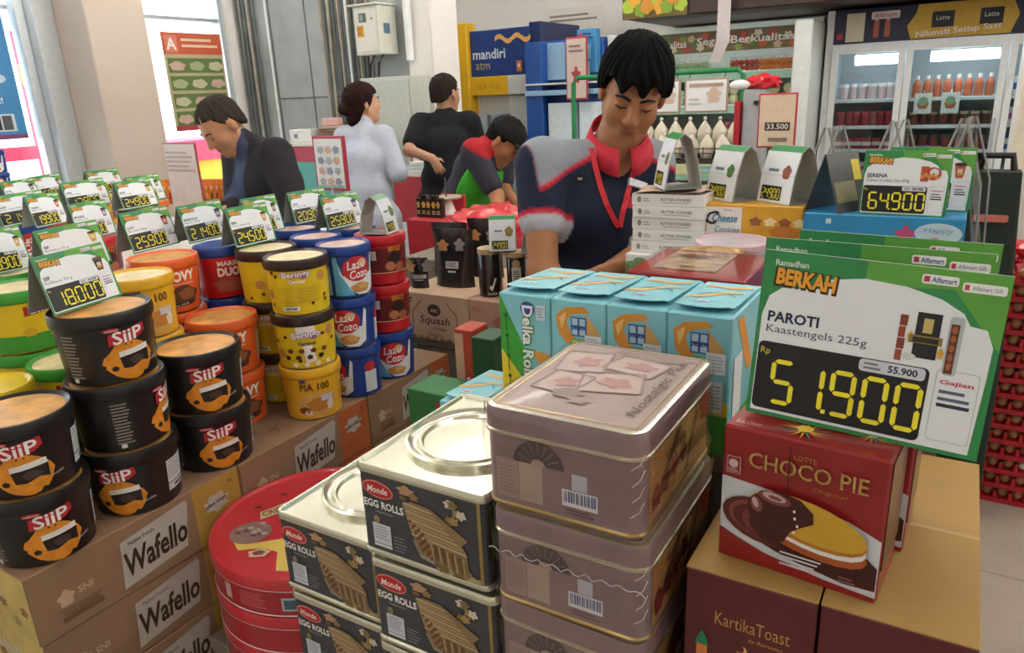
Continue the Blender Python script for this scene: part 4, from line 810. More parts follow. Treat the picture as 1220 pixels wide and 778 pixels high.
def pr_lovy(P, r, h):
    P.text('LOVY', .0, .09, .026, '#f6efe8', 2, w=.07, bold=.045); P.rect(-.03, .07, .03, .072, '#f0d6c4', 2); P.blob(.0, .04, .04, .026, '#5a3324', 2, amp=.1); P.blob(.01, .045, .022, .014, '#8a5a3a', 3); P.poly([(-.05, .012), (.02, .02), (.02, .028), (-.05, .022)], '#2a1d1a', 3); P.text('choco stick', -.015, .02, .006, '#f0ede8', 4, w=.05, rot=5); P.rect(.07, .02, .095, .09, '#d9d4d0', 1)
def pr_ber(P, r, h):
    P.text('Beringz', .0, .098, .02, '#8a4a8c', 2, w=.066, bold=.09, rot=2); P.text('Beringz', .0, .098, .018, '#f2e8ee', 3, w=.063, bold=.03, rot=2); P.text('Carnival', .0, .083, .009, '#f4eef0', 3, w=.036, bold=.02)
    rr = random.Random(2)
    for k in range(26):
        x, y = rr.uniform(-.2, .2), rr.uniform(.012, .105)
        if abs(x) < .045 and y > .05: continue
        P.poly([(x-.004, y), (x, y-.006), (x+.005, y+.001), (x+.003, y+.005), (x, y+.003), (x-.003, y+.005)], 'choc', 2)
    for x, y in ((.06, .09), (-.075, .05), (.12, .04)): P.ell(x, y, .012, .012, 'cookie_tan', 2)
    P.rect(-.04, .012, .0, .022, '#eceae4', 3); P.barcode(-.036, .012, -.004, .021, layer=3); P.rect(-.045, .03, .05, .07, '#d8b51f', 2); P.lines(.0, .032, .048, .068, 5, '#c7a51c', 3)
def pr_ber2(P, r, h):
    P.rect(-.022, .085, .022, .108, '#e9e6e0', 1); P.text('Beringz', -.0, .085, .022, '#8a4a8c', 2, w=.07, bold=.09, rot=3); P.text('Beringz', .0, .085, .02, '#f6eef2', 3, w=.067, bold=.03, rot=3); P.text('Carnival', .0, .066, .01, '#4a5a6a', 3, w=.04, bold=.03)
    P.poly([(-.01, .06), (.012, .06), (.02, .02), (-.006, .014)], '#f2efe8', 2)
    for k in range(12): P.blob(-.05+.009*k, .03+.02*math.sin(k*2.1), .007, .006, ('choc', '#6b3a22', '#f2e6d0')[k % 3], 3, ph=k, amp=.2)
    for x, y in ((.06, .09), (-.07, .04)): P.ell(x, y, .012, .012, 'cookie_tan', 2)
    for k in range(14): P.blob(-.2+.03*k, .05+.04*math.sin(k*1.7), .005, .004, 'choc', 1, n=10)
def pr_pia(P, r, h):
    P.text('PIA 100', .0, .088, .019, '#5a3214', 2, w=.07, bold=.02); P.rect(-.034, .1, -.02, .108, '#3d3a8a', 2); P.ell(.0, .04, .05, .032, '#d9a75a', 1); P.blob(.005, .04, .028, .018, '#c08038', 2, amp=.1); P.blob(-.03, .028, .014, .009, '#7a4420', 3); P.rect(.012, .048, .042, .064, '#cfc4d0', 3); P.blob(.034, .036, .009, .014, '#e6d6c0', 3); P.blob(-.02, .02, .01, .008, '#e6d6c0', 3); P.lines(.07, .02, .1, .08, 8, '#c4932a', 1)
def pr_lady(P, r, h):
    P.poly([(-.052, .108), (-.044, .06), (-.02, .02), (.0, .008), (.03, .006), (.05, .02), (.056, .1), (.05, .108), (.042, .06), (-.038, .06)], '#e6ecf0', 1); P.poly([(-.06, .008), (-.06, .11), (-.05, .11), (-.042, .06), (-.018, .02), (-.01, .008)], '#5fb0d8', 1)
    P.ell(.0, .075, .038, .032, '#c22a34', 2); P.text('Lazo', -.002, .086, .022, '#f4f1ee', 3, w=.05, bold=.02, shear=.2, rot=5); P.text('Cozo', .004, .062, .022, '#f4f1ee', 3, w=.05, bold=.02, shear=.2, rot=5); P.ell(.014, .09, .012, .010, '#d9b48a', 3)
    P.blob(.006, .026, .026, .013, 'cookie_tan', 3, amp=.07); P.blob(.014, .03, .014, .008, '#d8a660', 4); P.rect(-.105, .01, -.07, .085, '#b9d0dc', 1); P.ell(-.09, .095, .014, .009, '#c22a34', 2); P.rect(.085, .012, .12, .07, '#d4dade', 1); P.ell(.1, .082, .016, .013, '#c22a34', 2)
def pr_red(P, r, h):
    P.rect(-.2, .035, .2, .1, 'tub_maroon', 1); P.rect(-.2, .033, .2, .036, '#d8a08a', 2); P.text('BRKO', .02, .098, .014, '#d8932a', 3, w=.036, bold=.02); P.blob(.02, .07, .018, .02, '#2a1614', 3, amp=.1); P.ell(.005, .052, .014, .012, '#b5714e', 4); P.ell(.032, .048, .014, .013, '#a8623e', 4); P.rect(-.05, .07, -.03, .095, '#d9d4d0', 3)
def pr_marie(P, r, h):
    P.text('MARIE', -.0, .092, .013, '#efe6e6', 2, w=.05, bold=.04); P.text('DUO', .0, .07, .024, '#efe6e6', 2, w=.055, bold=.05); P.blob(0, .035, .04, .018, '#a8564a', 2, amp=.12); P.lines(-.04, .045, .04, .058, 2, '#8a2a34', 2)
def pr_plain(P, r, h): P.rect(-.03, .05, .03, .09, '#e6e2dc', 1); P.blob(0, .07, .02, .012, '#b8442e', 2)
TUBS = {}
KIND = {'siip': ('wafer_tub', .0895, .077, 'tub_black', 'tub_black', 'lid_print_orange', pr_siip, None, 'black tub with an orange monster face'),
 'siipy': ('wafer_tub', .08, .07, 'tub_yellow', 'tub_green', 'lid_print_cream', pr_siipy, 'tub_green', 'yellow tub with a green lid'),
 'siipyy': ('wafer_tub', .07, .062, 'tub_yellow', 'tub_yellow', 'tub_yellow', pr_siipy, None, 'all yellow tub'),
 'lovy': ('biscuit_tub', .083, .071, 'tub_orange', 'tub_orange', 'lid_print_orange', pr_lovy, None, 'orange biscuit tub'),
 'ber': ('cookie_tub', .077, .067, 'tub_yellow', 'tub_brown', 'lid_print_cream', pr_ber, None, 'yellow tub with dark brown lid'),
 'ber2': ('cookie_tub', .077, .067, 'tub_yellow', 'tub_brown', 'lid_print_cream', pr_ber2, None, 'yellow tub with dark brown lid'),
 'pia': ('cookie_tub', .076, .066, 'tub_amber', 'tub_amber', 'lid_print_cream', pr_pia, None, 'amber cookie tub'),
 'lady': ('cookie_tub', .07, .062, 'tub_blue', 'tub_blue', 'lid_print_pink', pr_lady, None, 'blue cookie tub'),
 'red': ('cookie_tub', .07, .062, 'tub_red', 'tub_red', 'tub_red', pr_red, None, 'red cookie tub'),
 'marie': ('biscuit_tub', .068, .06, 'tub_red', 'tub_blue', 'tub_blue', pr_marie, None, 'red biscuit tub with blue lid')}
def tub(kind, x, y, level, phi, label, zb=ZW, lift=0.):
    a = math.atan2(-y, -x)+math.radians(phi)+math.pi/2; loc = (x, y, zb+TH*level+.0008*level+lift)
    if kind not in TUBS:
        k = KIND[kind]; t = make_tub(k[0], label, k[1], k[2], k[3], k[4], k[5], k[6], k[7]); TUBS[kind] = t
        t.location = loc; t.rotation_euler.z = a; return t
    return dup(TUBS[kind], loc, a, label)
A_, B_, C_ = (-1.347, .553), (-1.352, .738), (-1.358, .925)
tub('siip', *B_, 2, 24, 'black monster-face tub under the 18.000 card, top of its stack of three')
tub('siip', *B_, 1, 68, 'black monster-face tub in the middle of the stack of three, white panel showing'); tub('siip', *B_, 0, -24, 'black monster-face tub at the bottom of the stack of three')
tub('siip', A_[0], A_[1], 1, -6, 'black monster-face tub cut by the left edge, upper of two'); tub('siip', A_[0]-.002, A_[1], 0, 8, 'black monster-face tub at the left edge, lower of two')
tub('siip', *C_, 1, 8, 'black monster-face tub with its orange lid showing, upper of two beside the orange tubs'); tub('siip', C_[0], C_[1]+.003, 0, 10, 'black monster-face tub, lower of two beside the orange tubs')
for k, (x, y) in enumerate(((-1.52, .61), (-1.525, .755))): pass
tub('siipyy', -1.515, .595, 1, 10, 'all yellow tub with yellow lid at the left edge behind the black tubs'); tub('siipyy', -1.515, .595, 0, 10, 'all yellow tub hidden low behind the black tubs at the left edge')
tub('siipy', -1.53, .752, 1, 0, 'yellow tub with green lid just behind the tallest black stack'); tub('siipy', -1.53, .752, 0, 0, 'yellow tub with green lid at the bottom behind the tallest black stack')
for k in range(3): tub('siipy', -1.695, .76, k, 28, ('bottom', 'middle', 'top')[k]+' yellow and green tub of the stack at the left under the back cards')
for k in range(3): tub('pia', -1.535, .93, k, 18, ('bottom amber tub of the stack left of the orange tubs', 'middle amber tub of the stack left of the orange tubs', 'top amber tub between the 18.000 card and the orange tubs')[k])
for k in range(2): tub('lovy', -1.49, 1.095, k, 22-10*k, ('orange biscuit tub at the bottom beside the black tubs', 'orange biscuit tub with its lid showing, beside the black tubs')[k])
for k in range(3): tub('lovy', -1.665, 1.085, k, 26, ('bottom', 'middle', 'top')[k]+' orange biscuit tub of the stack under the 25.900 card')
for k in range(3): tub('marie', -1.65, 1.242, k, 12, ('bottom', 'middle', 'top')[k]+' red tub with blue lid under the 21.400 card')
P_, L_, R_ = (-1.342, 1.215), (-1.335, 1.37), (-1.335, 1.513)
tub('pia', *P_, 0, 4, 'amber cookie tub standing on the cartons under two yellow tubs'); tub('ber2', *P_, 1, 0, 'yellow tub with brown lid in the middle of the front stack'); tub('ber', *P_, 2, -4, 'yellow tub with brown lid on top of the front stack')
for k in range(3): tub('ber', -1.497, 1.262, k, -20+60*(k == 2), ('bottom', 'middle', 'top')[k]+' yellow tub with brown lid of the stack under the 24.500 card')
tub('lady', *L_, 0, -58, 'blue cookie tub at the bottom of the front blue stack'); tub('lady', *L_, 1, -14, 'blue cookie tub in the middle of the front blue stack'); tub('lady', *L_, 2, 26, 'blue cookie tub on top of the front blue stack')
tub('lady', *R_, 0, 6, 'blue cookie tub under the two red tubs'); tub('red', *R_, 1, 12, 'red cookie tub in the middle, on the blue tub'); tub('red', *R_, 2, 14, 'red cookie tub on top, under the bent price card')
for k in range(3): tub('lady', -1.485, 1.425, k, 40, ('bottom', 'middle', 'top')[k]+' blue cookie tub of the stack behind the front yellow stack')
for k in range(3): tub('lady', -1.49, 1.57, k, 40, ('bottom', 'middle', 'top')[k]+' blue cookie tub of the stack under the second 25.900 card')
for k in range(3): tub('lady', -1.64, 1.5, k, 40, ('bottom', 'middle', 'top')[k]+' blue cookie tub of the stack under the 20.900 card')
# ---------------- price cards on the tubs (bottom corners taken from the photo, on the lid plane)
ZT = ZW+TH*3+.0016
def card_px(label, pl, pr_, h, price, brand, desc, icon, z_=ZT, lean=.27):
    a, b = PZ(*pl, z_), PZ(*pr_, z_); w_ = (b-a).length; c = make_card(label, w_, h, price, brand, desc, icon, None, lean, h*.62); mid = (a+b)/2
    c.location = mid; c.rotation_euler = (0, 0, math.atan2(b.y-a.y, b.x-a.x)); return c
def card_at(label, x, y, rz, price, brand, desc, icon, z_=ZT, w_=.125, h=.1):
    c = make_card(label, w_, h, price, brand, desc, icon, None, .27, h*.62); c.location = (x, y, z_); c.rotation_euler = (0, 0, math.radians(rz)); return c
card_px('price card reading 18.000 on the black tub stack', (65, 377), (146, 351), .104, '18.000', 'SIIP', 'Rollsuca 93 g', '#3a2420')
card_px('price card reading 25.900 on the orange tub', (160, 303), (215, 289), .1, '25.900', 'LOVY', 'Biscuits 300g', '#b83a44')
card_px('price card reading 21.400 on the red tub with blue lid', (226, 291), (276, 279), .098, '21.400', 'MARIE DUO', 'Biscuit 270g', '#2c4a8a')
card_px('price card reading 24.500 on the yellow tub with brown lid', (282, 296), (330, 285), .098, '24.500', 'BERI', 'Choco Ring 210g', '#c9a468')
card_px('price card reading 20.900 on the back blue tub', (353, 268), (396, 259), .092, '20.900', 'LAZO', 'Cookies 210g', '#8a2a5a')
card_px('second price card reading 25.900, on the front blue tubs', (392, 275), (435, 265), .092, '25.900', 'COZO', 'Cookies 300g', '#2c4a8a')
c = arch_card('bent price card on the top red cookie tub', R_[0], R_[1], ZT, w=.07, h=.1, rz=math.radians(12)); 

card_px('price card with a yellow tub icon behind the 18.000 card', (62, 330), (134, 311), .1, '18.000', 'SIIP', 'Richeese 93 g', '#c9b03a')
# ---------------- far rows on the raised step
RZ = 1.12; FAR = [(-1.64, 1.5), (-1.65, 1.242), (-1.665, 1.085), (-1.695, .76)]
def far_card(lb, pl, pr_, price, kind, brand, desc, icon, h=.098):
    c = card_px(lb, pl, pr_, h, price, brand, desc, icon, RZ+TH+.0005)
    p = c.location; n_ = Vector((-math.sin(c.rotation_euler.z), math.cos(c.rotation_euler.z), 0)); q_ = (p.x+n_.x*.03, p.y+n_.y*.03)
    if any(math.hypot(q_[0]-a_[0], q_[1]-a_[1]) < .155 for a_ in FAR): return c
    FAR.append(q_); t = tub(kind, q_[0], q_[1], 0, 10, KIND[kind][8]+' under the '+lb.replace('price card ', 'card ').replace(' at the back', ''), RZ); return c
far_card('price card reading 28.900 at the left edge', (-14, 329), (40, 318), '28.900', 'siipy', 'RICHEESE', 'Ahh Keju 300g', '#c9b03a')
far_card('price card with a pink tub icon at the upper left', (4, 272), (64, 260), '21.400', 'lady', 'TANGO', 'Wafer Cube 240g', '#c98aa4')
far_card('price card with a blue tub icon behind the 25.900 card', (96, 286), (140, 277), '28.900', 'red', 'MONDE', 'Cookies 300g', '#4a5a8a')
far_card('price card reading 24.900 near the pillar', (148, 251), (190, 243), '24.900', 'ber', 'NISSIN', 'Crispy 210g', '#c9a03a')
far_card('price card with red icon at the far left back', (44, 272), (83, 264), '19.900', 'siipyy', 'TANGO', 'Waffle 120g', '#b84a3a')
far_card('pale price card at the back under the pillar', (84, 251), (134, 242), '17.900', 'lady', 'ROMA', 'Kelapa 300g', '#c9a48a')
far_card('price card at the back right of the pillar foot', (160, 243), (199, 236), '24.900', 'lovy', 'NISSIN', 'Wafer 240g', '#3a4a3a')
far_card('small price card at the window', (48, 240), (82, 233), '15.900', 'marie', 'GERY', 'Choco 110g', '#8a4a3a')
far_card('price card in the last row under the pillar', (112, 233), (150, 226), '22.900', 'pia', 'KHONG', 'Assorted 300g', '#b8a08a')
far_card('price card behind the 24.500 card', (300, 281), (340, 272), '22.500', 'lady', 'LAZO', 'Cream 210g', '#3a3a3a')
far_card('price card in the last row at the left edge', (14, 248), (52, 240), '22.900', 'lady', 'KHONG', 'Red 300g', '#2a3a7a')
p = PZ(2, 232, RZ); tub('lady', p.x, p.y, 0, 0, 'blue tub at the far left edge under the window', RZ)
tub('lady', p.x, p.y, 1, 0, 'upper blue tub at the far left edge under the window', RZ)
# ================================================================== people: smooth implicit bodies meshed with surface nets
def v3(*a): return np.array(a, float)
def npv(p): return np.array(p[:], float)
class Field:
    def __init__(s, lo, hi, cell, fine=None):
        s.ax = []
        for i in range(3):
            xs = list(np.arange(lo[i], hi[i]+cell, cell))
            if fine:
                a, b, c = fine[0][i], fine[1][i], fine[2]
                xs = [x for x in xs if x < a-cell*.4 or x > b+cell*.4]+list(np.arange(a, b, c))
            s.ax.append(np.array(sorted(xs)))
        s.f = np.full([len(a) for a in s.ax], 1.0)
    def block(s, lo, hi, m):
        sl = []
        for i in range(3):
            a = np.searchsorted(s.ax[i], lo[i]-m); b = np.searchsorted(s.ax[i], hi[i]+m); sl.append(slice(max(0, a-1), min(len(s.ax[i]), b+1)))
        g = np.meshgrid(*[s.ax[i][sl[i]] for i in range(3)], indexing='ij'); return tuple(sl), np.stack(g, -1)
    def mix(s, sl, d, k, sub=False):
        o = s.f[sl]
        if sub: h = np.clip(.5-.5*(o+d)/k, 0, 1); s.f[sl] = o*(1-h)-d*h+k*h*(1-h)
        else: h = np.clip(.5+.5*(d-o)/k, 0, 1); s.f[sl] = d*(1-h)+o*h-k*h*(1-h)
    def cap(s, a, b, r1, r2=None, k=.02, flat=None, fs=1., sub=False):
        a, b = npv(a), npv(b); r2 = r1 if r2 is None else r2; R_ = max(r1, r2)*max(1, fs); sl, p = s.block(np.minimum(a, b)-R_, np.maximum(a, b)+R_, .06+k)
        if p.size == 0: return s
        ab = b-a; L = max(ab@ab, 1e-9); q = p-a; h = np.clip((q@ab)/L, 0, 1); q = q-h[..., None]*ab
        if flat is not None:
            f = npv(flat); f = f/np.linalg.norm(f); c = q@f; q = q+(c*(1/fs-1))[..., None]*f
        s.mix(sl, np.linalg.norm(q, axis=-1)-(r1+(r2-r1)*h), k, sub); return s
    def ell(s, c, r, Rm=None, k=.02, sub=False):
        c = npv(c); r = npv(r); m_ = r.max(); sl, p = s.block(c-m_, c+m_, .06+k)
        if p.size == 0: return s
        q = p-c
        if Rm is not None: q = q@Rm           # columns of Rm are the local axes
        k0 = np.linalg.norm(q/r, axis=-1); k1 = np.linalg.norm(q/(r*r), axis=-1)+1e-9; s.mix(sl, k0*(k0-1)/k1, k, sub); return s
    def cut(s, n, c):                          # keep the side n.p < c
        n = npv(n); L = np.linalg.norm(n); d = (s.ax[0][:, None, None]*n[0]+s.ax[1][None, :, None]*n[1]+s.ax[2][None, None, :]*n[2]-c)/L; s.f = np.maximum(s.f, d); return s
    def mesh(s):
        f = s.f; f[0] = f[-1] = 1; f[:, 0] = f[:, -1] = 1; f[:, :, 0] = f[:, :, -1] = 1
        ins = f < 0; nx, ny, nz = [n-1 for n in f.shape]; acc = np.zeros((nx, ny, nz, 3)); cnt = np.zeros((nx, ny, nz))
        X, Y, Z = s.ax
        for ax_ in range(3):
            o1, o2 = [i for i in range(3) if i != ax_]
            for p in (0, 1):
                for q in (0, 1):
                    st = [0, 0, 0]; st[o1] = p; st[o2] = q; en = list(st); en[ax_] += 1
                    sa = tuple(slice(st[i], st[i]+(nx, ny, nz)[i]) for i in range(3)); sb = tuple(slice(en[i], en[i]+(nx, ny, nz)[i]) for i in range(3))
                    cr_ = ins[sa] != ins[sb]; I = np.nonzero(cr_)
                    if not len(I[0]): continue
                    va, vb = f[sa][I], f[sb][I]; t = va/(va-vb); ia = [I[i]+st[i] for i in range(3)]; ib = [I[i]+en[i] for i in range(3)]
                    pa = np.stack([X[ia[0]], Y[ia[1]], Z[ia[2]]], -1); pb = np.stack([X[ib[0]], Y[ib[1]], Z[ib[2]]], -1)
                    acc[I] += pa+(pb-pa)*t[:, None]; cnt[I] += 1
        has = cnt > 0; idx = np.full(has.shape, -1); idx[has] = np.arange(has.sum()); V_ = acc[has]/cnt[has][:, None]; F_ = []
        for ax_ in range(3):
            o1, o2 = (ax_+1) % 3, (ax_+2) % 3
            sa = [slice(0, f.shape[i]) for i in range(3)]; sb = list(sa); sa[ax_] = slice(0, f.shape[ax_]-1); sb[ax_] = slice(1, f.shape[ax_])
            A, B = ins[tuple(sa)], ins[tuple(sb)]; I = np.array(np.nonzero(A != B)).T
            ok = (I[:, o1] > 0) & (I[:, o2] > 0) & (I[:, o1] < f.shape[o1]-1) & (I[:, o2] < f.shape[o2]-1); I = I[ok]; fl_ = A[tuple(I.T)]
            def cell(d1, d2): J = I.copy(); J[:, o1] -= d1; J[:, o2] -= d2; return idx[tuple(J.T)]
            q = np.stack([cell(1, 1), cell(0, 1), cell(0, 0), cell(1, 0)], 1); q[~fl_] = q[~fl_][:, ::-1]; F_.append(q)
        return V_, np.concatenate(F_)
def vcol_mat(name, rough, noise=.06, scale=60., bump=0., sss=0.):
    if name in MATS: return MATS[name]
    mt = bpy.data.materials.new(name); mt.use_nodes = True; nt = mt.node_tree; b = nt.nodes['Principled BSDF']; b.inputs['Roughness'].default_value = rough
    at = nt.nodes.new('ShaderNodeAttribute'); at.attribute_name = 'dye'; nz = nt.nodes.new('ShaderNodeTexNoise'); nz.inputs['Scale'].default_value = scale; nz.inputs['Detail'].default_value = 3
    tc = nt.nodes.new('ShaderNodeTexCoord'); nt.links.new(tc.outputs['Object'], nz.inputs['Vector'])
    mr = nt.nodes.new('ShaderNodeMapRange'); mr.inputs[3].default_value = 1-noise; mr.inputs[4].default_value = 1+noise; nt.links.new(nz.outputs['Fac'], mr.inputs[0])
    mx = nt.nodes.new('ShaderNodeMix'); mx.data_type = 'RGBA'; mx.blend_type = 'MULTIPLY'; mx.inputs[0].default_value = 1
    nt.links.new(at.outputs['Color'], mx.inputs[6]); nt.links.new(mr.outputs[0], mx.inputs[7]); nt.links.new(mx.outputs[2], b.inputs['Base Color'])
    if bump:
        n2 = nt.nodes.new('ShaderNodeTexNoise'); n2.inputs['Scale'].default_value = 14; n2.inputs['Detail'].default_value = 3; bp = nt.nodes.new('ShaderNodeBump'); bp.inputs['Strength'].default_value = bump; bp.inputs['Distance'].default_value = .03
        nt.links.new(tc.outputs['Object'], n2.inputs['Vector']); nt.links.new(n2.outputs['Fac'], bp.inputs['Height']); nt.links.new(bp.outputs['Normal'], b.inputs['Normal'])
    b.inputs['Specular IOR Level'].default_value = .3
    MATS[name] = mt; return mt
vcol_mat('skin', .5, .05, 40); vcol_mat('cloth', .85, .08, 90, .35); vcol_mat('hair', .75, .35, 160); MATS['hair'].node_tree.nodes['Principled BSDF'].inputs['Specular IOR Level'].default_value = .12
def field_obj(name, fld, parent, mt, colfn, disp=None, smooth_it=1):
    V_, F_ = fld.mesh()
    if disp is not None: V_ = disp(V_)
    me = bpy.data.meshes.new(name); me.from_pydata(V_.tolist(), [], F_.tolist()); me.update(); me.materials.append(MATS[mt])
    me.polygons.foreach_set('use_smooth', [True]*len(F_))
    c = colfn(V_) if callable(colfn) else np.tile(np.array(lin(colfn)), (len(V_), 1))
    at = me.attributes.new('dye', 'FLOAT_COLOR', 'POINT'); at.data.foreach_set('color', np.concatenate([c, np.ones((len(V_), 1))], 1).astype(np.float32).ravel())
    o = bpy.data.objects.new(name, me); COL.objects.link(o); o.parent = parent; return o
def unit(v): v = npv(v); return v/np.linalg.norm(v)
def head_axes(fwd, roll=0.):
    f = unit(fwd); r = unit(np.cross(f, v3(0, 0, 1))); u = np.cross(r, f); c, s_ = math.cos(roll), math.sin(roll); r2 = r*c+u*s_; u2 = u*c-r*s_; return np.stack([r2, f, u2], 1)      # columns: head right, forward, up
def add_head(F, C, A, k=.012, s=1.):
    P = lambda x, y, z: npv(C)+A@(v3(x, y, z)*s)
    F.ell(P(0, -.012, .03), v3(.075, .096, .088)*s, A, k); F.ell(P(0, .028, -.035), v3(.06, .062, .08)*s, A, .02*s)
    F.cap(P(0, .05, -.098), P(0, .06, -.098), .026*s, k=.02)
    for q in (-1, 1):
        F.cap(P(q*.05, .0, -.045), P(q*.02, .05, -.095), .022*s, k=.02); F.ell(P(q*.038, .052, -.028), v3(.027, .027, .03)*s, A, .02)
        F.ell(P(q*.031, .099, .006), v3(.017, .016, .011)*s, A, .012, sub=True); F.ell(P(q*.031, .072, .003), v3(.015, .015, .011)*s, A, .006)
        F.ell(P(q*.078, -.012, -.005), v3(.010, .019, .032)*s, A, .008)
        F.cap(P(q*.012, .082, .023), P(q*.044, .072, .024), .010*s, .008*s, k=.012)
        F.ell(P(q*.011, .095, -.034), v3(.009, .011, .008)*s, A, .006)
    F.cap(P(0, .084, .018), P(0, .104, -.029), .008*s, .0125*s, k=.012)
    F.cap(P(-.017, .080, -.062), P(.017, .080, -.062), .0075*s, k=.008); F.cap(P(-.014, .079, -.073), P(.014, .079, -.073), .0085*s, k=.008)
    return P
def add_hand(F, W_, D, N, s=1., curl=.6):      # wrist point, finger direction, back-of-hand normal
    D, N = unit(D), unit(N); S_ = np.cross(D, N); W_ = npv(W_)
    F.cap(W_, W_+D*.07*s, .026*s, .034*s, k=.015, flat=N, fs=.5)
    for i, (o, L) in enumerate(((-.028, .065), (-.009, .075), (.010, .07), (.028, .055))):
        b = W_+D*.075*s+S_*o*s; m_ = b+D*L*.5*s-N*.008*s; e = m_+(D*(1-curl)-N*curl)*L*.5*s
        F.cap(b-D*.01*s, m_, .009*s, .0085*s, k=.004); F.cap(m_, e, .0085*s, .007*s, k=.003)
    b = W_+D*.02*s-S_*.03*s; m_ = b+(D*.6-S_*.5-N*.3)*.04*s; F.cap(b, m_, .0115*s, .010*s, k=.006); F.cap(m_, m_+(D*.8-S_*.1-N*.3)*.03*s, .0095*s, .008*s, k=.004)
def person(label, J, cfg, base):
    """J joints (world numpy points); builds body, hair, top, trousers, shoes"""
    root = thing('person', label, 'person', base); W0 = v3(*base)
    J = {k: npv(v)-W0 for k, v in J.items()}
    allp = np.array(list(J.values())); lo, hi = allp.min(0)-.2, allp.max(0)+.2; lo[2] = -.01; cell = cfg.get('cell', .011); s = cfg.get('s', 1.)
    A = head_axes(cfg['face'], cfg.get('roll', 0)); hc = J['head']; fine = None
    if cfg.get('fine'): fine = (hc-.15, hc+.15, cfg['fine'])
    chest_n = unit(cfg['facing'])
    def torso(F, g=0., k=.04):
        sh = (J['shr']+J['shl'])/2; hp = (J['hpr']+J['hpl'])/2; ax_ = unit(J['shl']-J['shr']); sp = sh-hp; w_ = np.linalg.norm(J['shl']-J['shr'])/2
        ch = hp+sp*.72; wa = hp+sp*.32; fn = unit(np.cross(ax_, sp))
        F.cap(J['shr']+(sh-J['shr'])*.12, J['shl']+(sh-J['shl'])*.12, .062*s+g, k=k)
        F.cap(ch-ax_*w_*.42, ch+ax_*w_*.42, .115*s+g, k=.06, flat=fn, fs=.92); F.cap(wa-ax_*w_*.38, wa+ax_*w_*.38, (.105+cfg.get('belly', 0))*s+g, k=.06, flat=fn, fs=.92+cfg.get('belly', 0)*2); F.cap(J['hpr'], J['hpl'], .105*s+g, k=.06)
        F.cap(ch, wa, .11*s+g, k=.06)
    def arm(F, q, g=0., upto=1.):
        a, b = J['sh'+q], J['el'+q]
        if upto <= 1: F.cap(a, a+(b-a)*upto, .054*s+g, (.054-.012*upto)*s+g, k=.03)
        else:
            F.cap(a, b, .054*s+g, .042*s+g, k=.03); c = J['wr'+q]; F.cap(b, b+(c-b)*(upto-1), .041*s+g, (.041-.013*(upto-1))*s+g, k=.02)
    def leg(F, q, g=0., upto=2.):
        a, b, c = J['hp'+q], J['kn'+q], J['an'+q]
        if upto <= 1: F.cap(a, a+(b-a)*upto, .082*s+g, (.082-.024*upto)*s+g, k=.04)
        else: F.cap(a, b, .082*s+g, .058*s+g, k=.04); F.cap(b, b+(c-b)*(upto-1), .056*s+g, (.056-.018*(upto-1))*s+g, k=.03)
    F = Field(lo, hi, cell, fine); add_head(F, hc, A, s=cfg.get('hs', 1.))
    F.cap(hc+A@v3(0, -.028, -.06), J['neck'], .05*s, .056*s, k=.02); F.cap(J['neck'], (J['shr']+J['shl'])/2-v3(0, 0, .03), .06*s, .07*s, k=.03); torso(F)
    for q in 'rl': arm(F, q, 0, 2.); leg(F, q); add_hand(F, J['wr'+q], cfg.get('hd'+q, J['wr'+q]-J['el'+q]), cfg.get('hn'+q, chest_n), s, cfg.get('curl', .5)); F.cap(J['an'+q], J['to'+q], .036*s, .03*s, k=.02)
    sk = np.array(lin(cfg['skin'])); lp = np.array(lin(cfg.get('lips', '#8d5448')))
    def sc(V_):
        q = (V_-hc)@A; c = np.tile(sk, (len(V_), 1)); m_ = np.exp(-(((q[:, 0])/.02)**2+((q[:, 2]+.067)/.009)**2)**2)*(q[:, 1] > .06); c = c*(1-m_[:, None])+lp*m_[:, None]
        st = cfg.get('stubble', 0.)*np.clip((-.05-q[:, 2])/.03, 0, 1)*(q[:, 1] > 0)*(np.linalg.norm(q, axis=1) < .15); return c*(1-.35*st[:, None])
    body = field_obj('body', F, root, 'skin', sc)
    # hair
    H_ = Field(hc-.17, hc+.17, cfg.get('fine', .008)); cfg['hair'](H_, hc, A); rr = cfg.get('hairnoise', .004)
    def hd(V_):
        q = (V_-hc)@A; th = np.arctan2(q[:, 0]-.01, q[:, 1]+.045); n_ = np.sin(th*34+2.2*np.sin(q[:, 2]*45+th*3))*np.clip(np.hypot(q[:, 0], q[:, 1]+.045)/.05, 0, 1)+.6*np.sin(th*13+1.3); d = V_-hc; return V_+d/np.linalg.norm(d, axis=1)[:, None]*(rr*n_)[:, None]
    field_obj('hair', H_, root, 'hair', cfg['haircol'], hd)
    Pt = lambda x, y, z: hc+A@v3(x, y, z)
    for q in (-1, 1):
        MB().tube([Pt(q*.012, .0925, .021), Pt(q*.03, .091, .029), Pt(q*.05, .076, .023)], [.0035, .0042, .002], 6).build('eyebrow', [M('brow', '#1c1512', rough=.8)], root)
        MB().tube([Pt(q*.017, .0865, .0), Pt(q*.031, .0885, -.003), Pt(q*.046, .081, .001)], [.0012, .002, .0012], 6).build('eyelid_line', ['brow'], root)
    # top
    F = Field(lo, hi, cfg.get('ccell', cell)); g = cfg.get('loose', .014); torso(F, g)
    sl = cfg.get('sleeve', .7)
    for q in 'rl': arm(F, q, g+cfg.get('sleeve_loose', .008), sl)
    if cfg.get('hem', .12) is not None:
        for q in 'rl': F.cap(J['hp'+q], J['hp'+q]+(J['kn'+q]-J['hp'+q])*cfg.get('hem', .12), .1*s+g, .1*s+g, k=.05)
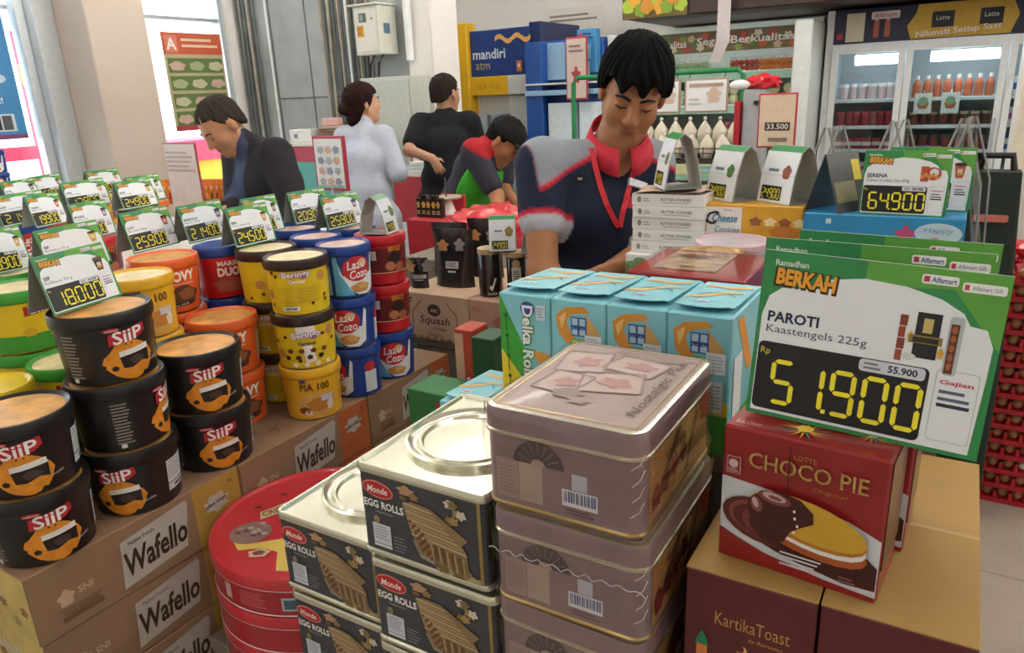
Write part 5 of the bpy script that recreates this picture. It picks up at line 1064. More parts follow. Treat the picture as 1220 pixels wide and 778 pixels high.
    if cfg.get('neckcap', True): F.cap((J['shr']+J['shl'])/2, J['neck']+(hc-J['neck'])*.12, .075*s+g*.5, .062*s+g*.3, k=.03)
    hp = (J['hpr']+J['hpl'])/2; dn = unit((J['knr']+J['knl'])/2-hp)
    if 'hemcut' in cfg: F.cut(dn, dn@hp+cfg['hemcut'])
    top = field_obj(cfg.get('topname', 'shirt'), F, root, 'cloth', (lambda V_: cfg['topcol'](V_, J)) if callable(cfg['topcol']) else cfg['topcol'])
    F = Field(lo, hi, cell); g = .012
    for q in 'rl': leg(F, q, g, cfg.get('trouser', 1.95))
    F.cap(J['hpr'], J['hpl'], .108*s+g, k=.05); field_obj('trousers', F, root, 'cloth', cfg.get('trouscol', '#20232a'))
    for q in 'rl':
        F = Field(np.minimum(J['an'+q], J['to'+q])-.12, np.maximum(J['an'+q], J['to'+q])+.12, .012); F.cap(J['an'+q]-v3(0, 0, .01), J['to'+q], .045*s, .04*s, k=.02); F.cut(v3(0, 0, -1), 0); field_obj('shoe', F, root, 'cloth', '#17171a')
    return root, J, A, hc
def hair_short(top=.016, front=.045, side=-.01, back=-.075, fr=.012):
    def h(F, hc, A):
        F.ell(hc+A@v3(0, -.016, .036), v3(.078+top*.6, .096+top, .086+top), A, .01); F.ell(hc+A@v3(0, -.04, -.02), v3(.07+top*.3, .07+top*.4, .075), A, .02)
        g = np.stack(np.meshgrid(*F.ax, indexing='ij'), -1); q = (g-hc)@A; y = q[..., 1]; hl = np.where(y > .045, front, np.where(y > -.03, side+(front-side)*np.clip((y+.0)/.045, 0, 1)**1.5, back+(side-back)*np.clip((y+.08)/.05, 0, 1)))
        hl = hl+fr*np.sin(q[..., 0]*120)*np.clip(y/.06, 0, 1); F.f = np.maximum(F.f, (hl-q[..., 2])*.8)
    return h
def W_(x, y, d): return npv(PD(x, y, d))
def stand(hr, hl, fx, fy, sp=.0):       # legs straight down from the hips
    d = {}
    for q, h in (('r', hr), ('l', hl)):
        d['hp'+q] = h; d['kn'+q] = v3(h[0]+fx*.02, h[1]+fy*.02, h[2]*.54); d['an'+q] = v3(h[0]-fx*.02, h[1]-fy*.02, .075); d['to'+q] = v3(h[0]+fx*.13, h[1]+fy*.13, .042)
    return d
# ---------------- the shop assistant in front
fx, fy = .84, -.54
shr, shl = W_(643, 196, 1.9), W_(777, 196, 2.08); mid = (shr+shl)/2
hipc = v3(mid[0]-.03*fx, mid[1]-.03*fy, .95); lx, ly = -fy, fx
J = dict(head=W_(754, 111, 1.9), neck=W_(737, 165, 1.95), shr=shr, shl=shl, elr=W_(647, 325, 1.86), ell=W_(778, 292, 2.02), wrr=W_(715, 372, 1.76), wrl=W_(735, 318, 1.85))
J['wrr'] = J['elr']+unit(J['wrr']-J['elr'])*.25; J['wrl'] = J['ell']+unit(J['wrl']-J['ell'])*.25
J.update(stand(v3(hipc[0]-lx*.085, hipc[1]-ly*.085, .93), v3(hipc[0]+lx*.085, hipc[1]+ly*.085, .93), fx, fy))
vw = unit(v3(-J['head'][0], -J['head'][1], 0)); rg = unit(v3(-vw[1], vw[0], 0))
fh = vw*math.cos(math.radians(1))+rg*math.sin(math.radians(1)); fc = fh*math.cos(math.radians(25))-v3(0, 0, 1)*math.sin(math.radians(25))
NAVY, GREY, RED, PALE = [np.array(lin(c)) for c in ('#1b2338', '#8b929b', '#c1253a', '#b9bec8')]
def uniform(V_, J):
    c = np.tile(NAVY, (len(V_), 1)); ax_ = unit(J['shl']-J['shr']); m0 = (J['shr']+J['shl'])/2; s_ = np.abs((V_-m0)@ax_); W2 = np.linalg.norm(J['shl']-J['shr'])/2
    top_ = m0[2]+.105-.045*np.clip(s_/W2, 0, 1.3)**1.3; lim = top_-.058-.02*np.clip((s_-.07)/W2, 0, 1)
    far = np.clip((W2+.045-s_)/.006+.5, 0, 1); e1 = far*np.clip((V_[:, 2]-lim)/.006+.5, 0, 1); e2 = far*np.clip((V_[:, 2]-lim+.012)/.006+.5, 0, 1)
    mixc = lambda c, k, w_: c*(1-w_[:, None])+k*w_[:, None]
    c = mixc(mixc(c, RED, e2), GREY, e1)
    for q in 'rl':
        a, b = J['sh'+q], J['el'+q]; L = np.linalg.norm(b-a); u_ = (b-a)/L; t = (V_-a)@u_; d = np.linalg.norm(V_-a-t[:, None]*u_, axis=1); near = (d < .085)*1.
        end = L*SLV+.05; c = mixc(mixc(c, RED, near*np.clip((t-end+.058)/.006+.5, 0, 1)), PALE, near*np.clip((t-end+.045)/.006+.5, 0, 1))
    return c
SLV = .5
root, Jm, Am, hcm = person('man in a navy and grey uniform shirt with red collar, looking down', J, dict(cell=.011, fine=.0045, ccell=.0075, face=fc, roll=math.radians(12), facing=(fx, fy, 0), skin='#a5714f', lips='#8d4f42', stubble=.5, haircol='#060505', hair=hair_short(.026, .049, .0, -.085, .014), hairnoise=.0038, topcol=uniform, sleeve=SLV, sleeve_loose=.006, loose=.010, s=.9, neckcap=False, trouscol='#15171d', hemcut=.14), (hipc[0], hipc[1], 0))
# collar, placket, lanyard and badge follow the chest
B0 = v3(hipc[0], hipc[1], 0)
def chest(x, y, dep): return W_(x, y, dep)-B0
from mathutils.bvhtree import BVHTree
bpy.context.view_layer.update()
shirt = [c for c in root.children if c.name.startswith('shirt')][0]
bv = BVHTree.FromPolygons([v.co for v in shirt.data.vertices], [tuple(p.vertices) for p in shirt.data.polygons])
co = CAM-Vector(B0)
def on_shirt(x, y, off=.004):
    h = bv.ray_cast(co, ray(x, y)); p = h[0] if h[0] is not None else co+ray(x, y)*1.8
    return p+(h[1] if h[0] is not None else -ray(x, y))*off if h[0] is not None else p
def sheet(name, pts, mt, th=.004):
    top_ = [Vector(p) for p in pts]; c = sum(top_, Vector())/len(top_); n_ = (top_[1]-top_[0]).cross(top_[-1]-top_[0]).normalized(); 
    if n_.dot(co-c) < 0: n_ = -n_
    m_ = MB(); k = len(pts); m_.add([p+n_*th for p in top_]+[p-n_*th for p in top_], [tuple(range(k)), tuple(range(2*k-1, k-1, -1))]+[(i, (i+1) % k, (i+1) % k+k, i+k) for i in range(k)]); return m_.build(name, [mt], root)
M('uniform_red', '#c1253a', rough=.8); M('lanyard', '#d22a35', rough=.6)
# collar wings wrap round the neck
nk = Jm['neck']; 
def ringpt(ang, r, dz): a = math.radians(ang); d = vw*math.cos(a)+rg*math.sin(a); return Vector(nk+v3(d[0]*r, d[1]*r, dz))
m_ = MB(); n = 28; vs = []
for i in range(n+1):
    a = -168+336*i/n; a0 = a+14
    top_r, bot_r = .072, .092; dz1 = .022-.045*math.cos(math.radians(a)); dz0 = dz1-.042-.028*max(0, math.cos(math.radians(a)))
    gap = abs(a) < 12
    vs += [ringpt(a0, top_r, dz1), ringpt(a0, bot_r, dz0)]
fs = [(2*i, 2*i+1, 2*i+3, 2*i+2) for i in range(n) if abs(-168+336*(i+.5)/n) > 16]
m_.add(vs, fs, 0, True); cl = m_.build('collar', ['uniform_red'], root); md_ = cl.modifiers.new('thickness', 'SOLIDIFY'); md_.thickness = .004
def strip(name, px, wd, mt, off=.006):
    pts = [on_shirt(x, y, off) for x, y in px]; m_ = MB(); vs = []
    for i, p in enumerate(pts):
        t = (pts[min(i+1, len(pts)-1)]-pts[max(i-1, 0)]).normalized(); vd = (co-p).normalized(); sd = t.cross(vd).normalized()*wd/2; vs += [p+sd+vd*.001, p-sd+vd*.001, p-sd-vd*.002, p+sd-vd*.002]
    fs = []
    for i in range(len(pts)-1):
        for k in range(4): a, b = 4*i+k, 4*i+(k+1) % 4; fs.append((a, b, b+4, a+4))
    m_.add(vs, fs); return m_.build(name, [mt], root)
strip('lanyard', [(703, 178), (708, 200), (714, 222), (722, 245), (732, 264), (736, 270)], .014, 'lanyard'); strip('lanyard', [(757, 182), (753, 205), (747, 228), (741, 250), (737, 270)], .014, 'lanyard')
sheet('badge', [on_shirt(747, 213, .008), on_shirt(768, 220, .008), on_shirt(768, 228, .008), on_shirt(746, 222, .008)], M('badge_white', '#d5d9e2', rough=.4)); strip('red_patch', [(742, 240), (756, 243)], .03, 'uniform_red', .005)
strip('undershirt', [(731, 176), (739, 186)], .02, M('undershirt_teal', '#7fa9ad', rough=.8), .006); strip('chest_logo', [(687, 213), (693, 213)], .006, M('logo_gold', '#a89a4a', rough=.6), .004)
# ================================================================== goods between the left table and the assistant
M('squash_card', '#c2a488', rough=.75, noise=.06); M('squash_card2', '#bd9480', rough=.75, noise=.06); M('pouch', '#231a18', rough=.28, noise=.3, scale=12, coat=.3); M('jar_dark', '#2b1d17', rough=.2, coat=.4); M('cork', '#b59a6e', rough=.6)
def carton(nm, lb, x0, x1, y0, y1, z0, z1, mt, fn=None, cat='carton', grp=None):
    t = thing(nm, lb, cat, ((x0+x1)/2, (y0+y1)/2, z0), 0, grp); w, d, h = (x1-x0)/2, (y1-y0)/2, z1-z0; MB().bbox(-w, w, -d, d, 0, h, .002).build('carton', [mt], t)
    if fn: P = Print(front(-d)); fn(P, w, h); P.build('front_print', t)
    return t
def sq(P, w, h):
    c = '#3a2a22'; P.ell(0, h*.66, .026, .02, c, 1); P.text('ABC', 0, h*.655, .012, '#c2a488', 2, w=.03, bold=.04); P.text('Squash', 0, h*.42, .034, c, 1, w=.12, bold=.01, shear=.2); P.text('Orange', .02, h*.26, .014, c, 1, w=.05, shear=.2); P.lines(-.03, h*.08, .03, h*.16, 2, '#8a6a54', 1); P.blob(-w+.03, h*.85, .016, .012, c, 1, amp=.3)
    for k in range(9): P.rect(-w+.01+.028*k, .003, -w+.028+.028*k, .01, '#8a6a54', 1)
    for s_ in (-1, 1): P.poly([(s_*.085, .03), (s_*.09, .03), (s_*.09, h*.6), (s_*.05, h*.86), (s_*.047, h*.84), (s_*.085, h*.58)], '#8a6a54', 1)
carton('squash_carton', 'kraft squash drink carton with dark lettering behind the blue tubs', -1.526, -1.258, 1.80, 2.2, .846, 1.0, 'squash_card', sq)
carton('squash_carton', 'pinkish kraft carton right of the squash carton', -1.255, -1.035, 1.80, 2.2, .846, 1.0, 'squash_card2', lambda P, w, h: (P.blob(.03, h*.5, .05, .05, '#b0705c', 1, amp=.15), P.text('ABC', -.08, h*.8, .016, '#a8604c', 1)))
plinth('kraft coloured stand under the squash cartons', -1.53, -1.035, 1.81, 2.2, .846)
rb = PZ(575, 440, .97)
carton('can_box', 'tall red and cream box standing by the lone wafer box', -.975, -.925, 1.33, 1.40, .8, 1.08, '#b0442e', lambda P, w, h: (P.rect(-w+.001, .05, 0, h-.01, '#c9a08a', 1), P.text('S', .01, h*.55, .02, '#f2e9e0', 2, bold=.03)), 'box')
carton('can_box', 'dark green box standing by the lone wafer box', -.92, -.86, 1.32, 1.40, .8, 1.07, '#1f4f2c', None, 'box')
carton('can_box', 'green box with a red stripe lying low in front of the squash cartons', -1.03, -.9, 1.21, 1.31, .8, .965, '#2f7a44', lambda P, w, h: P.rect(w-.05, .0, w-.002, h-.02, '#b8303a', 1), 'box')
plinth('low stand under the green and red boxes', -1.035, -.855, 1.2, 1.41, .8)
def pouch(lb, x, y, z_, w, h, dp, rz, mt='pouch', pr=None):
    t = thing('snack_pouch', lb, 'pouch', (x, y, z_), math.radians(rz), 'dark snack pouches'); bm = bmesh.new(); n, m_ = 10, 12; vs = {}
    for sgn in (0, 1):
        for j in range(m_+1):
            for i in range(n+1):
                u_, v_ = i/n*2-1, j/m_; th = dp*(1-abs(u_)**3)*(1-v_)**.6*(1 if v_ > 0 else 1); xx = u_*w/2*(1-.06*math.sin(v_*math.pi)); yy = (-1 if sgn == 0 else 1)*(th*.5+.001)+.004*math.sin(u_*9+v_*7)*v_; vs[sgn, j, i] = bm.verts.new((xx, yy, v_*h))
    for sgn in (0, 1):
        for j in range(m_):
            for i in range(n):
                q = [vs[sgn, j, i], vs[sgn, j, i+1], vs[sgn, j+1, i+1], vs[sgn, j+1, i]]; bm.faces.new(q if sgn == 0 else q[::-1])
    for j in range(m_):
        for i in (0, n): bm.faces.new([vs[0, j, i], vs[0, j+1, i], vs[1, j+1, i], vs[1, j, i]])
    for i in range(n): bm.faces.new([vs[0, m_, i], vs[0, m_, i+1], vs[1, m_, i+1], vs[1, m_, i]]); bm.faces.new([vs[1, 0, i], vs[1, 0, i+1], vs[0, 0, i+1], vs[0, 0, i]])
    MB().bm(bm, 0, True).build('pouch', [mt], t)
    P = Print(lambda a, b, e: (a, -(dp*(1-abs(a/(w/2))**3)*(1-b/h)**.6*.5+.001)-.006-e, b), curved=.012)
    if pr: pr(P, w, h)
    else: P.rect(-.02, h*.34, .026, h*.46, '#cfcac4', 1); P.lines(-.018, h*.36, .024, h*.45, 3, '#5a5250', 2); P.blob(-.03, h*.72, .02, .018, '#b07a44', 1, amp=.2); P.blob(.03, h*.74, .016, .02, '#8a8580', 1, amp=.2); P.rect(-.012, h*.27, .016, h*.3, '#cfcac4', 1)
    P.build('front_print', t); return t
pouch('dark snack pouch standing front right on the squash carton', -1.385, 1.92, 1.0, .14, .19, .05, 8); pouch('dark snack pouch at the back left on the squash carton', -1.47, 2.02, 1.0, .13, .19, .04, 12); pouch('dark snack pouch in the second row behind the front one', -1.36, 2.07, 1.0, .13, .2, .04, 6)
pouch('small dark pouch beside the red tubs on the squash carton', -1.485, 1.86, 1.0, .06, .1, .03, 20)
def jar(lb, x, y, z_, r_, h, body, lid, fn=None):
    t = thing('snack_jar', lb, 'jar', (x, y, z_)); MB().lathe([(r_-.003, 0), (r_, .003), (r_, h-.018), (r_-.003, h-.014)], 24).build('jar_body', [body], t); MB().lathe([(r_+.001, h-.016), (r_+.001, h-.002), (r_-.001, h)], 24).build('lid', [lid], t)
    if fn: P = Print(cone(r_, 0, r_, h), curved=.008); fn(P); P.build('label_print', t); t.rotation_euler.z = math.atan2(-y, -x)+math.pi/2
    return t
jar('dark jar with cork lid and a white check mark on the pink carton', -1.215, 1.87, 1.0, .037, .15, 'jar_dark', 'cork', lambda P: (P.poly([(-.005, .03), (.003, .02), (.018, .06), (.012, .062), (.003, .035), (-.002, .04)], '#e6e2de', 1), P.text('SNACK', .004, .012, .008, '#d9d4ce', 1, w=.03)))
jar('slim dark jar with a pale label on the pink carton', -1.125, 1.875, 1.0, .029, .145, 'jar_dark', 'cork', lambda P: (P.rect(-.014, .05, .014, .1, '#c9c4ba', 1), P.ell(0, .11, .012, .012, '#b59a6e', 2), P.lines(-.01, .055, .01, .09, 5, '#4a4440', 2)))
jar('lower purple and white tub beside the slim jar', -1.07, 1.9, 1.0, .033, .068, '#d8d6dc', '#e4e2e0', lambda P: (P.rect(.0, .012, .035, .05, '#7d4a8c', 1), P.lines(-.03, .015, -.004, .045, 4, '#8a94b8', 1)))
jar('orange and white tub stacked on the purple one', -1.07, 1.9, 1.0685, .033, .075, '#d97a2c', '#e9e6e2', lambda P: (P.rect(-.045, .005, -.012, .055, '#e4e6ea', 1), P.blob(.01, .025, .012, .012, '#8a3a5c', 2), P.rect(-.01, .035, .03, .05, '#e8a04a', 1)))
for k, (x, y, z_, rz) in enumerate(((-1.165, 1.87, 1.151, -60), (-1.055, 1.89, 1.145, 10))): arch_card(('bent price card on the dark jars', 'bent price card facing left beside the arm of the assistant')[k], x, y, z_, .08, .1, math.radians(rz), '#8a7a2c')
def red_sack(lb, x, y, z_, sx, sy, sz, mt='bag_red'):
    t = thing('plastic_sack', lb, 'bag', (x, y, z_)); bm = bmesh.new(); bmesh.ops.create_icosphere(bm, subdivisions=4, radius=1)
    for v in bm.verts:
        a = v.co.copy(); n_ = 1+.09*math.sin(a.x*9+a.z*6)*math.cos(a.y*8)+.06*math.sin(a.y*17+a.x*13)+.04*math.sin(a.z*23+a.x*19); v.co = Vector((a.x*sx*n_, a.y*sy*n_, max(0, sz*.42+a.z*sz*.58*n_)))
    MB().bm(bm, 0, True).build('sack', [mt], t); return t
red_sack('glossy red plastic sack behind the dark jars', -1.62, 2.55, 1.0, .21, .2, .165); red_sack('smaller red plastic sack at the side of the dark pouches', -1.30, 2.33, 1.0, .1, .1, .19)
plinth('grey packing table under the red plastic sacks', -1.85, -1.18, 2.22, 2.8, 1.0)
# ================================================================== back of the shop
def bx(nm, lb, cat, Y, x0, y0, x1, y1, dp, mt, par=None, pn='body', grp=None, bev=.003):
    xm, ym = (x0+x1)/2, (y0+y1)/2; X0, X1 = PY(x0, ym, Y).x, PY(x1, ym, Y).x; Z1, Z0 = PY(xm, y0, Y).z, PY(xm, y1, Y).z
    if par is None: par = thing(nm, lb, cat, ((X0+X1)/2, Y, 0), 0, grp)
    L = par.location; o = MB().bbox(X0-L.x, X1-L.x, Y-L.y, Y+dp-L.y, Z0-L.z, Z1-L.z, bev).build(pn, [mt], par); return par
# electrical boxes on the cable wall
t = thing('meter_box', 'pale electricity meter box high on the grey wall', 'meter box', (-3.80, YG-.22, 1.90))
MB().bbox(-.115, .115, 0, .2, .0, .33, .004).build('case', ['cabinet_pale'], t); MB().bbox(-.14, .13, -.03, .2, .33, .342, .003).build('hood', ['cabinet_pale'], t); MB().bbox(-.10, .10, -.006, 0, .02, .31, .002).build('door', ['cabinet_pale'], t)
P = Print(front(-.006), eps=.0015); P.rect(-.06, .22, .01, .28, '#5a625c', 1); P.rect(-.05, .23, -.02, .27, '#8d9a90', 2); P.rect(-.085, .12, -.02, .2, '#d8a02c', 1); P.lines(-.08, .13, -.03, .19, 4, '#6a4a1c', 2); P.ell(.06, .24, .008, .008, '#5a5a54', 1); P.build('door_print', t)
P = Print(right(.115), eps=.002); P.rect(.05, .14, .12, .21, '#5f7688', 1); P.build('side_label', t)
for s_ in (-.03, .05): MB().tube([(s_, .1, 0), (s_-.03, .08, -.06), (s_-.06, .1, -.15)], .008, 6).build('wire', [M('wire_black', '#222222', rough=.6)], t)
t = thing('distribution_cabinet', 'grey metal distribution cabinet below the meter box', 'cabinet', (-3.66, YG-.24, .9)); MB().bbox(-.235, .235, 0, .22, 0, .84, .004).build('case', ['cabinet_grey'], t); MB().bbox(-.22, .22, -.012, 0, .02, .82, .004).build('door', [M('cab_door', '#b4b8ac', rough=.4)], t); MB().lathe([(.012, 0), (.012, .02)], 10, (-.12, -.02, .72)).build('lock', ['wire_black'], t); MB().bbox(-.2, .2, .0, .2, -.9, 0, .004).build('stand', ['cabinet_grey'], t)
# bank machine
M('yellow_post', '#eab51f', rough=.4); M('atm_blue', '#26407f', rough=.35, noise=.15, scale=3); M('atm_white', '#d9d9d4', rough=.4); M('atm_grey', '#a9b3b9', rough=.3); M('atm_navy', '#1d2c5a', rough=.4); M('screen', '#9fb2bd', rough=.1)
t = thing('cash_machine', 'blue and yellow bank cash machine booth against the back wall', 'cash machine', (-3.6, 5.9, 0))
MB().bbox(-.46, -.33, -.05, .1, 0, 2.2, .006).build('post', ['yellow_post'], t); MB().bbox(-.33, .28, 0, .72, 1.74, 2.13, .006).build('sign_box', ['atm_blue'], t); MB().bbox(.28, .40, 0, .75, 0, 2.16, .006).build('side_panel', ['atm_navy'], t)
MB().bbox(-.33, .06, -.02, .3, 1.58, 1.74, .004).build('band', ['yellow_post'], t); MB().bbox(.06, .28, -.02, .3, 1.58, 1.74, .004).build('band_end', ['atm_white'], t); MB().bbox(-.33, .28, .1, .7, 0, 1.58, .004).build('wall_panel', ['atm_white'], t); MB().bbox(.04, .26, .03, .12, .5, 1.57, .004).build('tower', ['atm_white'], t)
m_ = MB(); m_.prism([(-.3, 0), (.02, 0), (.02, 1.42), (-.3, 1.42)], -.25, .1); m_.build('machine', ['atm_grey'], t)
P = Print(front(-.25), eps=.004); P.rect(-.26, 1.12, -.05, 1.34, 'screen', 1); P.rect(-.27, 1.0, -.04, 1.06, '#7f8b92', 1); P.rect(-.02, 0, .018, 1.42, '#6d6f6e', 1); P.build('machine_front', t)
P = Print(front(0), eps=.004); P.text('mandiri', -.13, 1.93, .085, '#dbe0e8', 1, w=.34, bold=.02); P.text('atm', -.2, 1.83, .06, '#c9b16a', 1, w=.15); P.rect(.15, 1.77, .2, 1.86, '#d97a2c', 1); P.ell(.175, 1.82, .012, .018, '#f0e2c8', 2)
wv = [(-.06+.36*i/24, 2.045+.022*math.sin(i/24*4*math.pi)) for i in range(25)]; P.poly([(x, z_+.02) for x, z_ in wv]+[(x, z_-.02) for x, z_ in wv[::-1]], '#e0a860', 2); P.build('sign_print', t)
P = Print(front(-.02), eps=.004); P.text('tarik tunai', -.14, 1.66, .05, '#c98a14', 1, w=.24); P.build('band_print', t)
# blue service kiosks
t = thing('service_kiosk', 'blue service kiosk with posters beside the cash machine', 'kiosk', (-2.83, 5.6, 0)); M('kiosk_blue', '#1f4f9a', rough=.4); M('kiosk_pale', '#8fb6d6', rough=.3)
MB().bbox(-.31, .31, .05, .5, 0, 1.98, .006).build('back_panel', ['kiosk_blue'], t); MB().bbox(-.31, -.16, -.1, .05, 0, 1.97, .004).build('wing', ['kiosk_blue'], t); MB().bbox(-.16, .0, .0, .05, 1.68, 1.96, .004).build('window', ['kiosk_pale'], t); MB().bbox(-.31, .31, -.12, .05, 1.56, 1.6, .004).build('shelf', ['kiosk_pale'], t); MB().bbox(-.31, .31, -.12, .05, 1.64, 1.655, .004).build('shelf', ['atm_white'], t)
MB().bbox(-.13, .12, -.06, .05, 1.12, 1.5, .004).build('screen', [M('kiosk_screen', '#d5e4ea', rough=.2)], t); MB().bbox(.15, .3, -.06, .05, 1.15, 1.5, .004).build('screen', ['kiosk_screen'], t); MB().bbox(.13, .29, -.04, .05, 1.72, 2.04, .004).build('sign', [M('kiosk_sign', '#3f8fc4', rough=.4)], t)
P = Print(front(-.04), eps=.004); P.rect(.15, 1.82, .25, 1.93, '#7fc0e0', 1); P.lines(.15, 1.96, .27, 2.02, 2, '#274f94', 1); P.rect(.17, 1.7, .24, 1.8, '#a8c4d8', 1); P.build('sign_print', t)
t = thing('framed_poster', 'red framed poster hanging at the service kiosk', 'poster', (-2.64, 5.42, 0)); MB().bbox(-.09, .09, 0, .02, 1.52, 1.98, .003).build('frame', ['#a8343c'], t); MB().box(-.08, .08, -.004, 0, 1.535, 1.965).build('sheet', ['#c9b6ae'], t); P = Print(front(-.004), eps=.003); P.blob(-.0, 1.7, .03, .06, '#a8343c', 1, amp=.3); P.lines(-.06, 1.86, .06, 1.93, 2, '#8a6a64', 1); P.build('print', t)
MB().tube([(0, .01, 1.975), (0, .1, 2.0)], .008, 6).build('bracket', ['#a8343c'], t)
t = thing('wall_notice', 'big cream notice sheet on the back wall above the kiosk', 'poster', (-3.1, YB-.01, 0))
a, b = PY(650, 12, YB), PY(718, 60, YB); MB().bbox(a.x+3.1, b.x+3.1, 0, .008, b.z-.4, a.z, .002).build('sheet', [M('notice', '#e4ddd2', rough=.7)], t); P = Print(front(0), eps=.003); P.lines(a.x+3.15, a.z-.13, b.x+3.05, a.z-.05, 2, '#8a8580', 1); P.lines(a.x+3.15, a.z-.5, b.x+3.02, a.z-.2, 7, '#c4bcb2', 1); P.build('print', t)
# ---------------- produce cooler
YC = 5.75; M('cooler_dark', '#3a2a26', rough=.5); M('cooler_white', '#dcdedd', rough=.3); M('cooler_in', '#c9d2c6', rough=.5); M('shelf_green', '#9ac4ae', rough=.3); M('tube_white', '#f6fbff', emit=8, noise=0)
t = thing('produce_cooler', 'open produce cooler with a fruit banner along the back wall', 'cooler', (-1.85, YC, 0))
MB().box(-.6, .78, .85, .9, .3, 2.06).build('back_panel', ['cooler_in'], t); MB().bbox(.74, .86, -.05, .9, 0, 1.99, .01).build('end_panel', ['cooler_white'], t); MB().bbox(-.66, -.6, -.05, .9, 0, 1.99, .01).build('end_panel', ['cooler_white'], t)
MB().bbox(-.6, .74, .0, .9, 0, .55, .01).build('base', ['cooler_white'], t)
MB().bbox(-.6, .74, .25, .30, 1.83, 1.98, .004).build('banner', ['#7a6a48'], t)
P = Print(front(.25), eps=.004)
for k in range(37): P.blob(-.58+.036*k, 1.9+.045*math.sin(k*2.3), .03, .025, ('#8aa04a', '#b84a34', '#c9b48a', '#5f7f3a', '#d9d0b0', '#c4633a')[k % 6], 1+k % 3, ph=k, amp=.2)
P.text('Segar Berkualitas', .33, 1.9, .07, '#ece8e0', 6, w=.72, bold=.015); P.text('Segar Berkualitas', -.34, 1.89, .07, '#ece8e0', 6, w=.46, bold=.015); P.build('banner_print', t)
SH = []
for k, (zz, dp) in enumerate(((1.66, .5), (1.42, .55), (1.18, .6), (.92, .65))):
    MB().bbox(-.6, .74, .9-dp-.2, .86, zz-.03, zz, .003).build('shelf', ['cooler_white'], t); MB().bbox(-.6, .74, .9-dp-.21, .9-dp-.2, zz-.045, zz+.012, .002).build('price_rail', ['shelf_green'], t); SH.append((zz, YC+.9-dp-.2))
MB().tube([(-.55, .34, 1.86), (.7, .34, 1.86)], .014, 8).build('lamp', ['tube_white'], t)
t = thing('fruit_banner', 'fruit picture panel on the cooler canopy', 'sign', (-2.1, YC-.13, 2.08)); a = PY(742, 10, YC-.13).x+2.1; MB().bbox(a, a+.5, -.01, .008, 0, .2, .002).build('panel', ['#6b5a2c'], t); P = Print(front(-.01), eps=.003)
for k in range(9): P.blob(a+.05+.05*k, .09+.04*math.sin(k*2), .05, .05, ('#a8c43a', '#d9a02c', '#7fa02c', '#c98a2c')[k % 4], 1+k % 4, ph=k, amp=.1)
P.build('print', t)
# packs on the cooler shelves
def pack_proto(nm, w, d, h, mt, pcs, pcm):
    b = MB().bbox(-w/2, w/2, -d/2, d/2, 0, h*.3, .004); me1 = b.mesh('tray', ['card_white']); b = MB()
    for k in range(pcs): b2 = MB()
    return me1
def fruit(r_): return MB().lathe([(0, 0), (r_*.6, r_*.12), (r_*.95, r_*.6), (r_, r_), (r_*.9, r_*1.5), (r_*.5, r_*1.9), (0, r_*2)], 10, capb=False, capt=False)
def pack_row(nm, lb, cat, grp, x0, x1, n, yy, zz, w, d, h, fm, fr=.022, lay=(3, 2)):
    M('fruit_'+fm.strip('#'), fm, rough=.35, noise=.15); me_t = MB().bbox(-w/2, w/2, -d/2, d/2, 0, .02, .004).mesh('tray', ['card_white']); mf = fruit(fr).mesh('fruit', ['fruit_'+fm.strip('#')]); mw = MB().bbox(-w/2, w/2, -d/2, d/2, .019, h, .01).mesh('wrap', ['clear_lid'])
    for k in range(n):
        t = thing(nm, lb, cat, (x0+(x1-x0)*(k+.5)/n, yy+d/2+.01, zz), 0, grp)
        for me_, pn in ((me_t, 'tray'), (mw, 'wrap')): o = bpy.data.objects.new(pn, me_); COL.objects.link(o); o.parent = t
        for i in range(lay[0]):
            for j in range(lay[1]): o = bpy.data.objects.new('fruit', mf); COL.objects.link(o); o.parent = t; o.location = (-w/2+w*(i+.5)/lay[0], -d/2+fr+.004, .02+j*fr*1.75)
pack_row('tomato_pack', 'wrapped tray of red tomatoes on the top cooler shelf', 'produce', 'tomato trays', -1.62, -1.40, 2, SH[0][1], SH[0][0], .1, .12, .12, '#a83a24')
pack_row('orange_pack', 'wrapped tray of orange fruit on the top cooler shelf', 'produce', 'orange fruit trays', -1.40, -1.12, 3, SH[0][1], SH[0][0], .088, .12, .125, '#cf7a24')
pack_row('leek_pack', 'wrapped pale green vegetables on the top cooler shelf', 'produce', 'green vegetable packs', -2.2, -1.78, 5, SH[0][1], SH[0][0], .08, .12, .11, '#9ab48c')
pack_row('melon_pack', 'wrapped pale melon piece on the second cooler shelf', 'produce', 'melon packs', -1.62, -1.12, 5, SH[1][1], SH[1][0], .09, .12, .16, '#d0cf9c', .038, (1, 2))
pack_row('melon_pack', 'wrapped pale vegetables on the left of the second cooler shelf', 'produce', 'pale vegetable packs', -2.4, -1.8, 6, SH[1][1], SH[1][0], .095, .12, .15, '#c9cfae', .021, (2, 3))
pack_row('fruit_pack', 'wrapped mixed fruit on the third cooler shelf', 'produce', 'mixed fruit packs', -1.62, -1.12, 5, SH[2][1], SH[2][0], .095, .12, .16, '#b5695a', .021, (2, 3))
me_o = fruit(.036).mesh('orange', [M('orange_peel', '#e08a1e', rough=.45, noise=.08)])
for k in range(9):
    o = bpy.data.objects.new('orange', me_o); COL.objects.link(o); o.location = (-1.25+.074*(k % 3), SH[3][1]+.05+.0*(k//3)+.03*(k//3), SH[3][0]+.062*(k//3)); tag(o, 'orange in the pile by the cooler end panel', 'orange', 'oranges by the cooler end')
